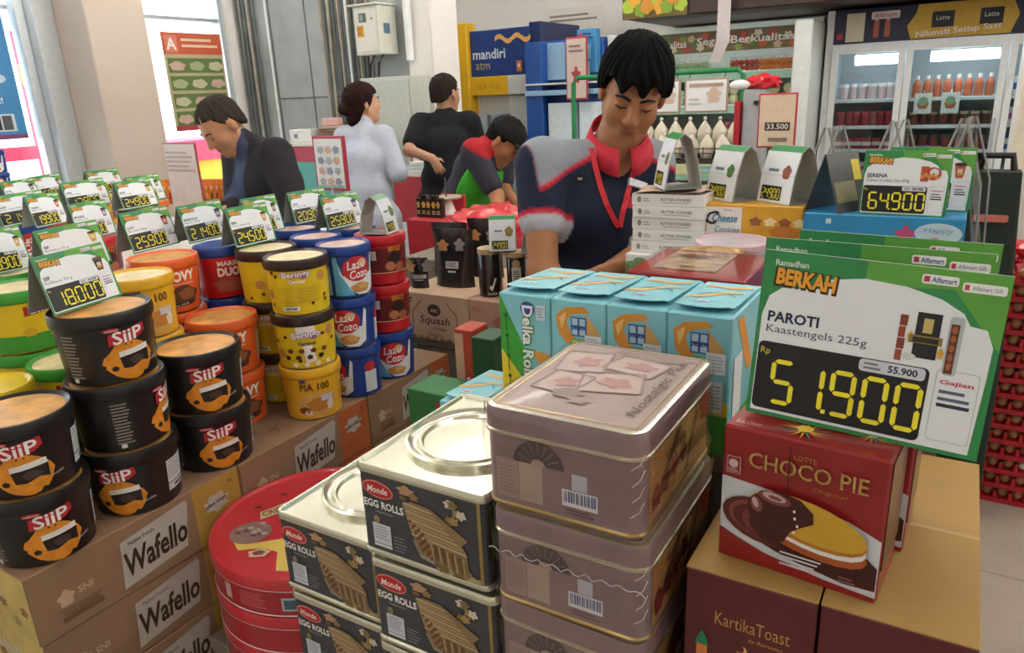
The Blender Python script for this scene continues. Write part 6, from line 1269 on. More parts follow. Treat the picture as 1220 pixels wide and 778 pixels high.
# ---------------- glass door fridges
YF = 6.15; M('fridge_white', '#e2e6e8', rough=.25); M('fridge_in', '#b9c4c9', rough=.4); film('fridge_glass', '#eef6f6', .05, .04); M('fridge_lamp', '#f4fbff', emit=6, noise=0)
fr = thing('glass_door_fridge', 'row of white glass door fridges with an advertising banner', 'fridge', (-.92, YF, 0)); FW_ = 1.98
MB().bbox(0, FW_, .04, .58, 0, .16, .004).build('plinth', ['fridge_white'], fr); MB().box(0, FW_, .54, .58, .16, 1.83).build('back_wall', ['fridge_in'], fr); MB().bbox(0, FW_, .0, .58, 1.83, 2.06, .004).build('header', [M('banner_navy', '#1a1c3c', rough=.4)], fr)
for x in (-.05, FW_): MB().bbox(x, x+.05, .0, .58, 0, 2.06, .004).build('side_wall', ['fridge_white'], fr)
for x in (.485, 1.095, 1.56): MB().box(x-.012, x+.012, .1, .54, .16, 1.83).build('divider', ['fridge_in'], fr)
P = Print(front(0), eps=.004); P.rect(.08, 1.84, .2, 2.03, '#d8cdb8', 1); P.rect(.02, 1.86, .06, 1.9, '#b8303a', 1); P.rrect(.24, 1.98, .42, 2.03, .01, '#e6dcdc', 1); P.text('Alfamart', .33, 2.005, .03, '#b83a3a', 2, w=.14); P.poly([(.5, 1.835), (.47, 1.92), (.52, 2.0), (.53, 2.055), (1.07, 2.055), (1.12, 1.95), (1.08, 1.835)], '#c9a23c', 1)
for x in (.26, .33): P.rect(x, 1.86, x+.035, 1.97, '#a8584a', 2); P.rect(x+.008, 1.97, x+.027, 1.995, '#d8cdb8', 2)
for x in (.62, .9): P.rect(x, 1.9, x+.13, 2.0, '#22242c', 2); P.text('Latte', x+.065, 1.96, .03, '#d9d4c8', 3, w=.08)
P.text('Nikmati Setiap Saat', .78, 1.87, .05, '#e6dfd0', 4, w=.5, bold=.02, rot=3); P.rrect(1.2, 2.0, 1.4, 2.055, .01, '#e6e6e8', 2); P.text('NEW!', 1.3, 2.028, .035, '#22242c', 3, w=.12, bold=.04); P.rect(1.18, 1.965, 1.42, 1.995, '#c97a2c', 2)
for x in (1.22, 1.32): P.rect(x, 1.85, x+.07, 1.95, '#7a6a48', 2); P.rect(x+.015, 1.95, x+.055, 1.97, '#b9ac8a', 2)
P.build('banner_print', fr)
doors = ((0, .485), (.485, 1.095), (1.095, 1.56), (1.56, FW_))
for x0, x1 in doors:
    d = MB(); d.bbox(x0+.004, x1-.004, -.03, .01, .17, .22, .003).build('door_rail', ['fridge_white'], fr)
    dr = MB(); t_ = .045; dr.box(x0+.004, x0+t_, -.03, .01, .22, 1.76).box(x1-t_, x1-.004, -.03, .01, .22, 1.76).box(x0+.004, x1-.004, -.03, .01, 1.76, 1.825); do = dr.build('door', ['fridge_white'], fr); MB().box(x0+t_, x1-t_, -.014, -.008, .22, 1.76).build('pane', ['fridge_glass'], do)
    MB().bbox(x1-.04, x1-.022, -.05, -.03, .8, 1.3, .003).build('handle', ['alu'], do)
    MB().bbox(x0+.15, x1-.05, .05, .12, 1.68, 1.75, .004).build('lamp', ['fridge_lamp'], fr)
LV = (1.44, 1.25, 1.08, .9)
for zz in LV:
    for x0, x1 in doors: MB().bbox(x0+.014, x1-.014, .1, .52, zz-.025, zz, .002).build('shelf', ['fridge_white'], fr)
def cup(r_, h, m1, m2): return MB().lathe([(r_*.85, 0), (r_, h*.78)], 12, mi=0).lathe([(r_*1.05, h*.78), (r_*1.05, h)], 12, mi=1).mesh('cup', [m1, m2])
def bottle(r_, h, m1, m2): return MB().lathe([(r_, 0), (r_, h*.55), (r_*.95, h*.62), (r_*.4, h*.82)], 12, mi=0).lathe([(r_*.42, h*.82), (r_*.42, h)], 12, mi=1).mesh('bottle', [m1, m2])
def packet(w, d, h, m1, m2): return MB().bbox(-w/2, w/2, -d/2, d/2, 0, h, .003, 0).box(-w/2-.0005, w/2+.0005, -d/2-.0008, -d/2, h*.3, h*.65, 1).mesh('drink_pack', [m1, m2])
GOODS = [[('yoghurt_cup', cup(.03, .11, '#d8b9bc', '#e6e6e4'), 6, 'pale pink yoghurt cup'), ('jelly_jar', cup(.028, .1, '#a8303a', '#b8444a'), 7, 'red jelly cup'), ('jelly_pack', packet(.06, .05, .08, '#a8303a', '#e2d6d4'), 6, 'red dairy pack'), ('jelly_pack', packet(.06, .05, .08, '#c9c2c4', '#a8303a'), 6, 'pale dairy pack')],
 [('drink_bottle', bottle(.028, .15, '#c4603a', '#e6e2dc'), 8, 'orange drink bottle'), ('jelly_jar', cup(.028, .09, '#7a3a2c', '#c9b49a'), 8, 'brown dessert cup'), ('jelly_jar', cup(.03, .1, '#8a3a34', '#5a4a40'), 7, 'dark red dessert cup'), ('jelly_jar', cup(.03, .1, '#8a3a34', '#5a4a40'), 7, 'dark red lower dessert cup')],
 [('milk_pack', packet(.055, .05, .12, '#dfe6ea', '#2f5fae'), 6, 'blue and white milk pack'), ('milk_pack', packet(.055, .05, .11, '#e4d6e2', '#c0507f'), 6, 'pink milk pack'), ('milk_pack', packet(.055, .05, .11, '#274f9c', '#dfe6ea'), 6, 'deep blue milk pack'), ('milk_pack', packet(.07, .05, .12, '#3a4a5c', '#5a6a7c'), 5, 'slate blue drink pack')],
 [('milk_pack', packet(.055, .05, .12, '#dfe6ea', '#2f5fae'), 5, 'blue milk pack')]*4]
for di, (x0, x1) in enumerate(doors[:3]):
    for si, zz in enumerate(LV):
        nm, me_, n, lb = GOODS[di][si]
        for k in range(n):
            o = bpy.data.objects.new(nm, me_); COL.objects.link(o); o.location = (-.92+x0+.05+(x1-x0-.1)*(k+.5)/n, YF+.15+.012*((k*5) % 3), zz)
            tag(o, '%s on the %s shelf of the %s fridge' % (lb, ('top', 'second', 'third', 'bottom')[si], ('left', 'middle', 'right')[di]), 'drink' if 'drink' in nm or 'milk' in nm else 'dessert', '%ss behind the %s fridge door' % (lb, ('left', 'middle', 'right')[di]))
for k in range(2):
    t = thing('shelf_talker', 'white price card hanging in the middle fridge, %s of two' % ('left', 'right')[k], 'price card', (-.92+.62+.17*k, YF+.08, 1.33)); MB().bbox(-.055, .055, 0, .003, 0, .14, .001).build('card', ['card_white'], t); P = Print(front(0), eps=.002); P.blob(0, .06, .035, .03, '#c96a3a', 1); P.ell(0, .085, .03, .03, '#8ab08a', 1); P.build('print', t); MB().tube([(0, .002, .13), (0, .03, .16)], .003, 5).build('clip', ['alu'], t)
# ---------------- egg and onion stand with green rail
YE = 4.6; M('rail_green', '#1f7f46', rough=.35); M('onion', '#e3dac6', rough=.4, noise=.06); M('wire_dark', '#3c3a36', rough=.4)
t = thing('produce_stand', 'produce stand with a green tube frame and wire basket', 'stand', (-1.75, YE, 0))
a, b = PY(683, 90, YE), PY(886, 84, YE); ax0, ax1, az = a.x+1.75, b.x+1.75, 1.67
MB().tube([(ax0, 0, 0), (ax0, 0, az-.03), (ax0+.03, 0, az), (ax1-.03, 0, az), (ax1, 0, az-.03), (ax1, 0, 0)], .016, 10).build('frame', ['rail_green'], t)
MB().tube([(ax0, .5, 0), (ax0, .5, 1.0)], .016, 8).build('post', ['rail_green'], t); MB().tube([(ax1, .5, 0), (ax1, .5, 1.0)], .016, 8).build('post', ['rail_green'], t)
MB().bbox(ax0, ax1, 0, .5, 1.13, 1.145, .003).build('basket_floor', ['wire_dark'], t)
for zz in (1.16, 1.19, 1.22): MB().tube([(ax0, -.005, zz), (ax1, -.005, zz)], .004, 6).build('basket_wire', ['wire_dark'], t)
for k in range(16): x = ax0+(ax1-ax0)*k/15; MB().tube([(x, -.005, 1.14), (x, -.005, 1.23)], .003, 6).build('basket_wire', ['wire_dark'], t)
MB().bbox(ax0, ax1, -.01, .01, 1.06, 1.125, .003).build('price_strip', [M('strip_cream', '#cfcf9c', rough=.5)], t); MB().bbox(ax0, ax1, .02, .5, .9, .915, .003).build('lower_shelf', ['cooler_white'], t); MB().bbox(ax0, ax1, .02, .5, .3, .315, .003).build('lower_shelf', ['cooler_white'], t)
P = Print(front(-.01), eps=.003); P.rect(ax1-.3, 1.07, ax1-.12, 1.115, '#7fc0c0', 1); P.text('Promo', ax1-.2, 1.092, .025, '#e6f0ee', 2); P.build('strip_print', t)
me_on = MB().lathe([(0, 0), (.03, .008), (.046, .04), (.043, .075), (.025, .1), (.012, .115), (.005, .125)], 12, capb=False).mesh('bag_body', ['onion'])
MB().bbox(ax0+.02, ax1-.02, .17, .46, 1.146, 1.22, .003).build('basket_step', ['wire_dark'], t)
mk_ = MB().lathe([(.004, .12), (.012, .132), (.009, .142)], 8, capb=False).mesh('knot', ['card_white'])
for k in range(20):
    x = ax0+.1+(ax1-ax0-.18)*((k % 10)+.3*(k//10))/9.5-1.75; y = YE+.085+.17*(k//10); z_ = 1.1455 if k < 10 else 1.2205
    q = thing('onion_bag', 'white bag of peeled onions in the %s row of the wire basket' % ('front', 'back')[k//10], 'produce', (x, y, z_), 0, '%s row of white onion bags' % ('front', 'back')[k//10])
    for me_, pn in ((me_on, 'bag_body'), (mk_, 'knot')): o = bpy.data.objects.new(pn, me_); COL.objects.link(o); o.parent = q; o.scale = (1.02, 1.15, 1.25)
me_t = fruit(.026).mesh('tomato', [M('tomato', '#cf4a22', rough=.35)])
for k in range(14):
    o = bpy.data.objects.new('tomato', me_t); COL.objects.link(o); o.location = (-1.72+.055*(k % 9)+.02*(k//9), YE+.05+.05*(k//9), .915); tag(o, 'loose orange red tomato on the shelf below the onion basket', 'tomato', 'loose tomatoes below the onions')
for k in range(2):
    x0, x1 = ((770, 811), (816, 868))[k]; A, B = PY(x0, 115, YE-.02), PY(x1, 115, YE-.02); zt = (PY(840, 93, YE).z, PY(840, 134, YE).z)
    t = thing('framed_sign', ('framed white price sign on the green rail, half behind the assistant', 'framed white price sign on the green rail with a pale picture')[k], 'sign', (A.x, YE-.03, 0)); w = B.x-A.x; MB().bbox(0, w, 0, .012, zt[1], zt[0], .003).build('frame', [M('frame_tan', '#b09a86', rough=.5)], t); MB().box(.012, w-.012, -.003, 0, zt[1]+.012, zt[0]-.012).build('sheet', ['card_white'], t)
    P = Print(front(-.003), eps=.003); P.rect(.03, zt[0]-.05, w-.03, zt[0]-.03, '#b09a86', 1); P.blob(w*.68, (zt[0]+zt[1])/2, .04, .045, '#d0b8a0', 1, amp=.15); P.lines(.03, zt[1]+.04, w*.4, zt[1]+.09, 2, '#c4c8c4', 1); P.build('print', t)
    for s_ in (.1, .9): MB().tube([(w*s_, .006, zt[0]), (w*s_, .03, az)], .003, 5).build('hook', ['wire_dark'], t)
# narrow grey pole stand with red edge, plush hat, red framed 33.500 board
A, B = PY(886, 140, 4.3), PY(908, 140, 4.3)
t = thing('scale_column', 'grey and red upright column by the produce stand', 'column', ((A.x+B.x)/2, 4.3, 0)); MB().bbox(-.06, .06, 0, .12, 0, 1.56, .01).build('column', [M('column_grey', '#a9adb1', rough=.4)], t); MB().bbox(-.10, -.07, -.02, .1, 0, 1.5, .006).build('red_edge', ['#b3202c'], t); MB().bbox(-.1, .06, -.02, .1, -.0, .04, .004).build('foot', ['column_grey'], t)
MB().lathe([(.02, 0), (.02, .02)], 12, (.02, 0, 1.48)).build('knob', ['wire_black'], t)
t = thing('cloth_bundle', 'crumpled red and white cloth on the grey column', 'cloth', ((A.x+B.x)/2, 4.35, 1.56)); bm = bmesh.new(); bmesh.ops.create_icosphere(bm, subdivisions=3, radius=1)
for v in bm.verts: q = v.co.copy(); n_ = 1+.25*math.sin(q.x*6+q.y*5)*math.cos(q.z*6); v.co = Vector((q.x*.1*n_+.02, q.y*.06*n_, max(0, .03+q.z*.045*n_)))
MB().bm(bm, 0, True).build('cloth_red', ['bag_red'], t); bm = bmesh.new(); bmesh.ops.create_icosphere(bm, subdivisions=2, radius=.04)
for v in bm.verts: v.co = Vector((v.co.x*1.6-.08, v.co.y-.03, max(0, v.co.z*.7+.025)))
MB().bm(bm, 0, True).build('cloth_white', ['card_white'], t)
YR = 4.0; A, B = PY(903, 140, YR), PY(949, 140, YR); z1_, z0_ = PY(925, 111, YR).z, PY(925, 176, YR).z
t = thing('price_board', 'red framed cream board reading 33.500 on a stand', 'sign', (A.x, YR, 0)); w = B.x-A.x; MB().bbox(0, w, 0, .015, z0_, z1_, .003).build('frame', ['#b5303a'], t); MB().box(.008, w-.008, -.003, 0, z0_+.008, z1_-.008).build('sheet', [M('board_cream', '#d8c2a8', rough=.6)], t); MB().tube([(w/2, .01, 0), (w/2, .01, z0_+.02)], .012, 8).build('pole', ['alu'], t); MB().bbox(w/2-.12, w/2+.12, -.1, .12, 0, .02, .004).build('foot', ['alu'], t)
P = Print(front(-.003), eps=.002); P.rect(w*.2, z0_+.085, w*.85, z0_+.125, '#3a3230', 1); P.text('33.500', w*.53, z0_+.105, .028, '#e0d4c4', 2, w=w*.56, bold=.02); P.rect(w*.3, z0_+.03, w*.8, z0_+.05, '#8a7a6a', 1); P.build('print', t)
# dark bag on a trolley by the fridges
t = thing('shopping_bag', 'dark green cloth shopping bag by the fridges', 'bag', (.1, 3.0, 0)); M('bag_green', '#16241c', rough=.8)
MB().rlayers(.2, .16, [(.01, 0), (0, .02), (.0, .55), (.012, 1.0), (.03, 1.28)], .03).build('bag', ['bag_green'], t); P = Print(front(-.08), eps=.003); P.rrect(-.05, 1.12, .05, 1.145, .008, '#b8685a', 1); P.build('print', t)
MB().tube([(-.05, 0, 1.27), (-.04, 0, 1.33), (.04, 0, 1.33), (.05, 0, 1.27)], .012, 8).build('handle', [M('bag_black', '#141414', rough=.6)], t)
t = thing('shopping_bag', 'black bag with a white round mark left of the green bag', 'bag', (-.12, 3.02, 0)); MB().rlayers(.2, .16, [(.01, 0), (0, .02), (.0, .6), (.01, 1.1), (.03, 1.3)], .03).build('bag', ['bag_black'], t); P = Print(front(-.08), eps=.004); P.ell(.05, 1.2, .02, .025, '#a9aeac', 1); P.build('print', t)
MB().tube([(-.05, 0, 1.29), (-.04, 0, 1.35), (.04, 0, 1.35), (.05, 0, 1.29)], .012, 8).build('handle', ['bag_black'], t)

t = thing('hanging_strip', 'pale paper price strip hanging from the cooler canopy', 'strip', (PY(862, 30, YC-.2).x, YC-.2, 0)); MB().box(-.045, .045, 0, .003, 1.88, 2.6).build('strip', [M('strip_paper', '#c9bfc0', rough=.6)], t); MB().add([(-.045, 0, 1.88), (.045, 0, 1.88), (-.02, .02, 1.74), (-.1, .02, 1.74)], [(0, 1, 2, 3)]).build('strip_tail', ['strip_paper'], t); MB().tube([(0, .001, 2.6), (0, .001, 3.05)], .003, 5).build('string', ['wire_dark'], t)
# ================================================================== more people
def bgp(label, J, cfg, f, hipc=None):
    r_ = v3(f[1], -f[0], 0)                      # person's right
    h = J.pop('hip'); 
    J.update(stand(v3(h[0]+r_[0]*.09, h[1]+r_[1]*.09, h[2]), v3(h[0]-r_[0]*.09, h[1]-r_[1]*.09, h[2]), f[0], f[1])); cfg['facing'] = (f[0], f[1], 0)
    for q in 'rl':
        for a, b, L in (('sh', 'el', .29), ('el', 'wr', .25)): J[b+q] = J[a+q]+unit(J[b+q]-J[a+q])*L*cfg.get('s', 1.)
    return person(label, J, cfg, (h[0], h[1], 0))
def rel(x, y, d):
    vw_ = unit(v3(-W_(x, y, d)[0], -W_(x, y, d)[1], 0)); return vw_, v3(-vw_[1], vw_[0], 0)
def mixd(vw_, rg_, a): a = math.radians(a); return vw_*math.cos(a)+rg_*math.sin(a)    # a: 0 towards camera, 90 to the viewer's right
# man in a dark jacket bending over the left table
vw_, rg_ = rel(300, 200, 3.45); f = mixd(vw_, rg_, -62); rr_ = v3(f[1], -f[0], 0)
sm = W_(306, 184, 3.45); hp = W_(352, 275, 3.5); hp[2] = .9
J = dict(head=W_(264, 150, 3.36), neck=W_(288, 170, 3.42), shr=sm+rr_*.18, shl=sm-rr_*.18, hip=hp, elr=W_(284, 232, 3.5), wrr=W_(272, 252, 3.3), ell=W_(345, 228, 3.3), wrl=W_(352, 262, 3.2))
fc = f*math.cos(math.radians(38))-v3(0, 0, 1)*math.sin(math.radians(38))
JK = np.array(lin('#262329')); SHN = np.array(lin('#3a4660'))
def jacket(V_, J):
    c = np.tile(JK, (len(V_), 1)); m0 = (J['shr']+J['shl'])/2; s_ = np.abs((V_-m0)@unit(J['shl']-J['shr'])); fr_ = ((V_-m0)@np.array([f[0], f[1], 0])) > .06; w_ = np.clip((.055-s_)/.012+.5, 0, 1)*fr_; return c*(1-w_[:, None])+SHN*w_[:, None]
root2, J2, A2, h2 = bgp('man in a dark jacket bending over the left table', J, dict(cell=.011, face=fc, skin='#b98868', haircol='#38302b', hair=hair_short(.008, .07, .01, -.06, .0), topcol=jacket, topname='jacket', sleeve=1.9, loose=.018, sleeve_loose=.006, s=.95, hs=1.04, hemcut=.16, trouscol='#23262e', belly=.015), f)
# woman in a white shirt seen from behind
vw_, rg_ = rel(440, 160, 4.5); f = mixd(vw_, rg_, 152); rr_ = v3(f[1], -f[0], 0); sm = W_(434, 163, 4.5); hp = W_(440, 245, 4.5); hp[2] = .9
J = dict(head=W_(433, 124, 4.48), neck=W_(433, 146, 4.5), shr=sm+rr_*.135, shl=sm-rr_*.135, hip=hp, elr=W_(474, 205, 4.45), wrr=W_(455, 190, 4.7), ell=W_(400, 215, 4.55), wrl=W_(415, 240, 4.7))
fw_ = mixd(vw_, rg_, 112); 
def hair_bun(F, hc, A):
    hair_short(.012, .05, -.03, -.1, .0)(F, hc, A); F.ell(hc+A@v3(0, -.125, -.01), v3(.035, .035, .035), A, .01); F.cap(hc+A@v3(0, -.06, -.05), hc+A@v3(0, -.07, -.075), .05, k=.02)
bgp('woman in a white blouse with dark hair in a bun, seen from behind', J, dict(cell=.011, s=.82, hs=.95, face=fw_+v3(0, 0, .12), skin='#c99a7c', haircol='#2a1715', hair=hair_bun, topcol='#b4bac8', topname='blouse', sleeve=1.75, loose=.014, sleeve_loose=.008, hem=.25, trouscol='#1c1d22'), f)
# man in a black T-shirt from behind
vw_, rg_ = rel(530, 150, 4.75); f = mixd(vw_, rg_, 168); rr_ = v3(f[1], -f[0], 0); sm = W_(530, 147, 4.75); hp = W_(533, 235, 4.75); hp[2] = .93
J = dict(head=W_(531, 112, 4.72), neck=W_(531, 132, 4.75), shl=sm-rr_*.165, shr=sm+rr_*.165, hip=hp, ell=W_(487, 180, 4.62), wrl=W_(513, 188, 4.5), elr=W_(574, 190, 4.85), wrr=W_(570, 215, 4.95))
bgp('man in a black T-shirt seen from behind with one hand on his hip', J, dict(cell=.011, face=mixd(vw_, rg_, 140), skin='#b98b70', haircol='#2b2320', hair=hair_short(.006, .06, .0, -.05, .0), topcol='#15161a', sleeve=.7, s=.88, loose=.014, sleeve_loose=.008, hem=.15, trouscol='#1a1b20', trouser=.95, hdl=unit(rg_*.5-v3(0, 0, .9)), hnl=vw_), f)
# assistant bending, green apron and black cap
vw_, rg_ = rel(575, 180, 4.0); f = mixd(vw_, rg_, 62); rr_ = v3(f[1], -f[0], 0); sm = W_(582, 178, 4.0); hp = W_(541, 212, 4.1); hp[2] = .95
J = dict(head=W_(603, 168, 3.95), neck=W_(592, 170, 3.98), shr=sm+rr_*.17, shl=sm-rr_*.17, hip=hp, elr=W_(582, 215, 3.85), wrr=W_(593, 243, 3.8), ell=W_(600, 214, 4.1), wrl=W_(612, 240, 4.1))
fc = f*math.cos(math.radians(42))-v3(0, 0, 1)*math.sin(math.radians(42)); C1, C2 = np.array(lin('#33333d')), np.array(lin('#a81f28'))
def twotone(V_, J):
    c = np.tile(C1, (len(V_), 1)); m0 = (J['shr']+J['shl'])/2; hp_ = (J['hpr']+J['hpl'])/2; u_ = unit(m0-hp_); w_ = np.clip(((V_-m0)@u_-.0)/.012+.5, 0, 1); return c*(1-w_[:, None])+C2*w_[:, None]
root3, J3, A3, h3 = bgp('shop worker in a green apron and black cap bending down', J, dict(cell=.011, face=fc, skin='#a8744f', haircol='#15110f', hair=hair_short(.006, .06, -.01, -.06, .0), topcol=twotone, sleeve=.75, s=.9, loose=.012, sleeve_loose=.006, hem=.1, trouscol='#2f3542', curl=.4), f)
# cap: crown and peak
F = Field(h3-.2, h3+.2, .009); F.ell(h3+A3@v3(0, -.01, .045), v3(.088, .108, .08), A3, .01); g = np.stack(np.meshgrid(*F.ax, indexing='ij'), -1); q = (g-h3)@A3; F.f = np.maximum(F.f, .035-q[..., 2]); F.cap(h3+A3@v3(-.04, .1, .042), h3+A3@v3(.04, .1, .042), .045, k=.01, flat=A3@v3(0, 0, 1), fs=.22); F.cap(h3+A3@v3(-.02, .13, .038), h3+A3@v3(.02, .13, .038), .04, k=.01, flat=A3@v3(0, 0, 1), fs=.2); field_obj('cap', F, root3, 'cloth', '#101012')
# apron: front shell of the torso and thighs
F = Field(np.minimum(J3['hpr'], J3['hpl'])-.6, np.maximum(J3['shr'], J3['shl'])+.2, .012); m0, hp_ = (J3['shr']+J3['shl'])/2, (J3['hpr']+J3['hpl'])/2; ff = v3(f[0], f[1], 0); ax_ = unit(J3['shl']-J3['shr'])
b0 = hp_+(m0-hp_)*.6
F.cap(b0-ax_*.07, b0+ax_*.07, .15, k=.05); F.cap(hp_-ax_*.08+ff*.02, hp_+ax_*.08+ff*.02, .145, k=.06); F.cap(hp_-ax_*.08+ff*.02-v3(0, 0, .42), hp_+ax_*.08+ff*.02-v3(0, 0, .42), .13, k=.06); F.cap(hp_+ff*.02, hp_+ff*.02-v3(0, 0, .42), .15, k=.06)
dn_ = ff*.86-v3(0, 0, .5); F.cut(-dn_, -(dn_@hp_)-.015); field_obj('apron', F, root3, 'cloth', '#3fa52f')
for s_ in (-1, 1): MB().tube([Vector(b0+ax_*s_*.1+ff*.1-v3(0, 0, .05)), Vector(m0+ax_*s_*.07-ff*.02+v3(0, 0, .06))], .012, 6).build('apron_strap', [M('apron_green', '#3fa52f', rough=.8)], root3)
# ================================================================== counters and clutter around them
M('counter_pink', '#b8485c', rough=.6); M('counter_teal', '#5fa8a0', rough=.6); M('counter_top', '#d6d2c8', rough=.4); M('paper_white', '#e2e2de', rough=.6)
A, B = PY(338, 170, 4.0), PY(420, 168, 4.0)
t = thing('checkout_counter', 'pink and teal checkout counter in front of the cable wall', 'counter', ((A.x+B.x)/2, 4.0, 0)); w = (B.x-A.x)/2; zt = A.z
MB().bbox(-w, w, 0, .32, zt-.03, zt, .004).build('worktop', ['counter_top'], t); MB().bbox(-w+.01, w-.01, .01, .31, zt-.14, zt-.03, .003).build('upper_panel', ['counter_pink'], t); MB().bbox(-w+.01, w-.01, .01, .31, .06, zt-.14, .003).build('lower_panel', ['counter_teal'], t); MB().bbox(-w+.03, w-.03, .04, .28, 0, .06, .003).build('plinth', ['wire_dark'], t)
cx_ = (A.x+B.x)/2
def flat_stack(lb, x, y, z_, n, mts, w, d):
    for k in range(n):
        t_ = thing('cardboard_sheet', lb % ('bottom', 'second', 'third', 'fourth', 'fifth', 'top')[k if k < n-1 else 5], 'cardboard', (x+.01*math.sin(k*2), y, z_+.022*k), .12*math.sin(k*1.7), 'flattened cardboard on the counter'); MB().bbox(-w/2, w/2, -d/2, d/2, 0, .02, .004).build('sheet', [mts[k % len(mts)]], t_)
flat_stack('%s flattened carton of the pile on the checkout counter', cx_+.06, 4.2, zt, 5, ['kraft', 'kraft_pale', '#8a6a44'], .3, .17)
t = thing('goods_box', 'white box leaning in front of the flattened cartons', 'box', (cx_-.22, 4.1, zt), .2); MB().bbox(-.09, .09, -.06, .06, 0, .09, .004).build('box', ['paper_white'], t); P = Print(front(-.06), eps=.002); P.rect(-.05, .03, -.02, .06, '#7a8a94', 1); P.build('print', t)
t = thing('plastic_bag', 'blue plastic bag on the checkout counter', 'bag', (cx_+.03, 4.05, zt)); bm = bmesh.new(); bmesh.ops.create_icosphere(bm, subdivisions=3, radius=1)
for v in bm.verts: q = v.co.copy(); n_ = 1+.2*math.sin(q.x*7+q.y*4)*math.cos(q.z*5); v.co = Vector((q.x*.11*n_, q.y*.05*n_, max(0, .02+q.z*.03*n_)))
MB().bm(bm, 0, True).build('bag', [M('bag_blue', '#2f66a8', rough=.4)], t)
t = thing('goods_box', 'pink box on top of the flattened cartons', 'box', (cx_-.02, 4.2, zt+.112), .3); MB().bbox(-.06, .06, -.05, .05, 0, .05, .004).build('box', ['#d8a8a0'], t)
# red framed leaflet board in front of the woman
A, B, Z1, Z0 = PY(374, 190, 3.0), PY(411, 190, 3.0), PY(390, 162, 3.0).z, PY(392, 227, 3.0).z
t = thing('leaflet_board', 'red framed leaflet board standing left of the woman', 'sign', (A.x, 3.0, 0)); w = B.x-A.x; MB().bbox(0, w, 0, .02, Z0, Z1, .003).build('frame', ['#a8303c'], t); MB().box(.015, w-.015, -.003, 0, Z0+.015, Z1-.015).build('sheet', ['paper_white'], t); P = Print(front(-.003), eps=.002)
for i in range(3):
    for j in range(4): P.blob(w*(.25+.25*i), Z0+.05+(Z1-Z0-.09)*j/3.6, .022, .02, ('#a8a4a0', '#c9a08a', '#8a8a94')[(i+j) % 3], 1, amp=.15, ph=i+j)
P.rect(.02, Z0+.016, w-.02, Z0+.03, '#8ab0a0', 1); P.build('print', t); MB().tube([(w/2, .01, 0), (w/2, .01, Z0+.02)], .012, 8).build('pole', ['alu'], t); MB().bbox(w/2-.12, w/2+.12, -.1, .12, 0, .02, .004).build('foot', ['alu'], t)
# packing table with paper, sacks and red boxes behind the assistant
YT = 4.12; A, B = PY(468, 205, YT), PY(524, 203, YT); zt = A.z
t = thing('packing_table', 'packing table topped with white paper by the man in black', 'table', ((A.x+B.x)/2+.1, YT, 0)); w = (B.x-A.x)/2+.1; MB().bbox(-w, w, 0, .215, zt-.03, zt, .004).build('table_top', ['counter_top'], t); MB().bbox(-w, w, -.01, 0, zt-.35, zt-.03, .003).build('red_skirt', [M('skirt_red', '#b02430', rough=.6)], t)
for sx in (-1, 1):
    for sy in (.04, .19): MB().bbox(sx*(w-.05)-.02, sx*(w-.05)+.02, sy-.02, sy+.02, 0, zt-.03, .002).build('leg', ['alu'], t)
X0 = (A.x+B.x)/2+.1
for k in range(3): t = thing('paper_stack', ('bottom', 'middle', 'top')[k]+' ream of white paper on the packing table', 'paper', (X0-.02+.02*k, YT+.07, zt+.024*k), .02*k, 'paper reams on the packing table'); MB().bbox(-w*.6, w*.6, -.055, .055, 0, .022, .003).build('ream', ['paper_white'], t)
t = red_sack('green sack on the packing table behind the paper', X0+.02, YT+.18, zt, .13, .05, .16, M('sack_green', '#56743a', rough=.8, noise=.2))
t = thing('goods_box', 'small red box with a white label on the packing table', 'box', (X0-.19, YT+.17, zt), 0); MB().bbox(-.05, .05, -.04, .04, 0, .13, .003).build('box', ['skirt_red'], t); P = Print(front(-.04), eps=.002); P.rect(-.03, .06, .03, .1, '#d9d4ce', 1); P.build('print', t)
# red banded stand with dark and gold packs in front of the packing table
YS = 2.7; A, B = PY(482, 240, YS), PY(548, 240, YS); zt = PY(500, 262, YS).z
t = thing('promo_stand', 'red promotional stand with dark packs behind the tubs', 'stand', ((A.x+B.x)/2, YS, 0)); w = (B.x-A.x)/2; MB().bbox(-w, w, 0, .3, 0, zt, .004).build('base', ['skirt_red'], t); MB().bbox(-w, -w*.1, .28, .3, zt, zt+.08, .004).build('back_board', ['skirt_red'], t)
for k in range(5):
    q = thing('gift_pack', 'dark and gold gift pack on the red stand, %s from the left' % ('first', 'second', 'third', 'fourth', 'fifth')[k], 'pack', ((A.x+B.x)/2-w+.03+w*.95*k/5.2, YS+.08, zt), .1*(k % 2), 'gift packs on the red stand'); MB().bbox(-.016, .016, -.016, .016, 0, .09+.015*(k % 2), .003).build('pack', ['jar_dark'], q); P = Print(front(-.016), eps=.002); P.blob(0, .06, .01, .015, '#b8904a', 1); P.lines(-.01, .015, .01, .035, 3, '#c9b08a', 1); P.build('print', q)
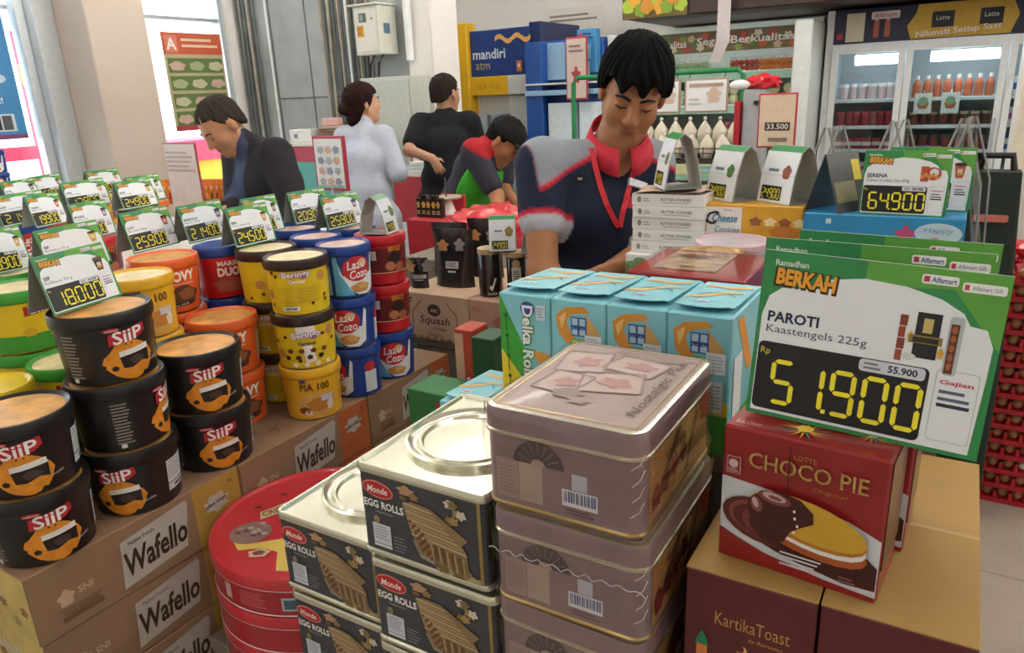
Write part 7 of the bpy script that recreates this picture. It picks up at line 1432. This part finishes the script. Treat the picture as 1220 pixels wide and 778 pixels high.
t = thing('paper_cup', 'upside down white paper cup lamp between the red goods', 'cup', (PY(527, 255, YS+.15).x, YS+.19, zt)); MB().lathe([(.045, 0), (.03, .05), (.022, .075)], 20).build('cup', ['paper_white'], t); MB().lathe([(.075, .075), (.075, .082)], 24).build('brim', [M('brim_tan', '#a99a86', rough=.5)], t); MB().tube([(0, 0, .08), (0, 0, .17)], .004, 6).build('stem', ['wire_dark'], t)
# orange snack packets and signs in front of the bending man
p = PZ(240, 243, RZ); M('pack_orange', '#d9741e', rough=.3, noise=.25, scale=30)
for k in range(14):
    o = thing('snack_packet', 'orange snack packet in the row before the bending man, number %s from the left' % ('one', 'two', 'three', 'four', 'five', 'six', 'seven', 'eight', 'nine', 'ten', 'eleven', 'twelve', 'thirteen', 'fourteen')[k], 'packet', tuple(PZ(203+6.2*k, 243, RZ)), math.radians(40+5*(k % 3)), 'orange snack packets'); MB().rlayers(.075, .022, [(.009, 0), (.002, .008), (0, .06), (.002, .11), (.009, .125)], .008, seg=2).build('packet', ['pack_orange'], o); P = Print(front(-.0112), eps=.0015); P.rect(-.02, .03, .02, .06, ('#2a5a3a', '#9a2030', '#e8c87a')[k % 3], 1); P.text('Slai', 0, .085, .018, '#f4e6c4', 1, w=.04, bold=.03); P.build('front_print', o)
A, B = PY(200, 210, 1.95), PY(238, 210, 1.95); Z1, Z0 = PY(215, 170, 1.95).z, RZ
t = thing('framed_sign', 'tall red framed price sign on the left table by the window', 'sign', (A.x, 1.95, 0)); w = max(.08, B.x-A.x); MB().bbox(0, w, 0, .008, Z0, Z1, .002).build('frame', ['#a8444a'], t); MB().box(.006, w-.006, -.002, 0, Z0+.006, Z1-.006).build('sheet', [M('sheet_pink', '#d8cdc6', rough=.6)], t); P = Print(front(-.002), eps=.0015); P.lines(.015, Z1-.12, w-.02, Z1-.03, 5, '#b09c98', 1); P.rect(.02, Z0+.03, w-.02, Z0+.07, '#3a3434', 1); P.text('9.900', w/2, Z0+.05, .025, '#c9b65a', 2, w=w*.5); P.build('print', t); MB().bbox(.01, w-.01, .008, .05, Z0, Z0+.005, .001).build('foot', ['#a8444a'], t)
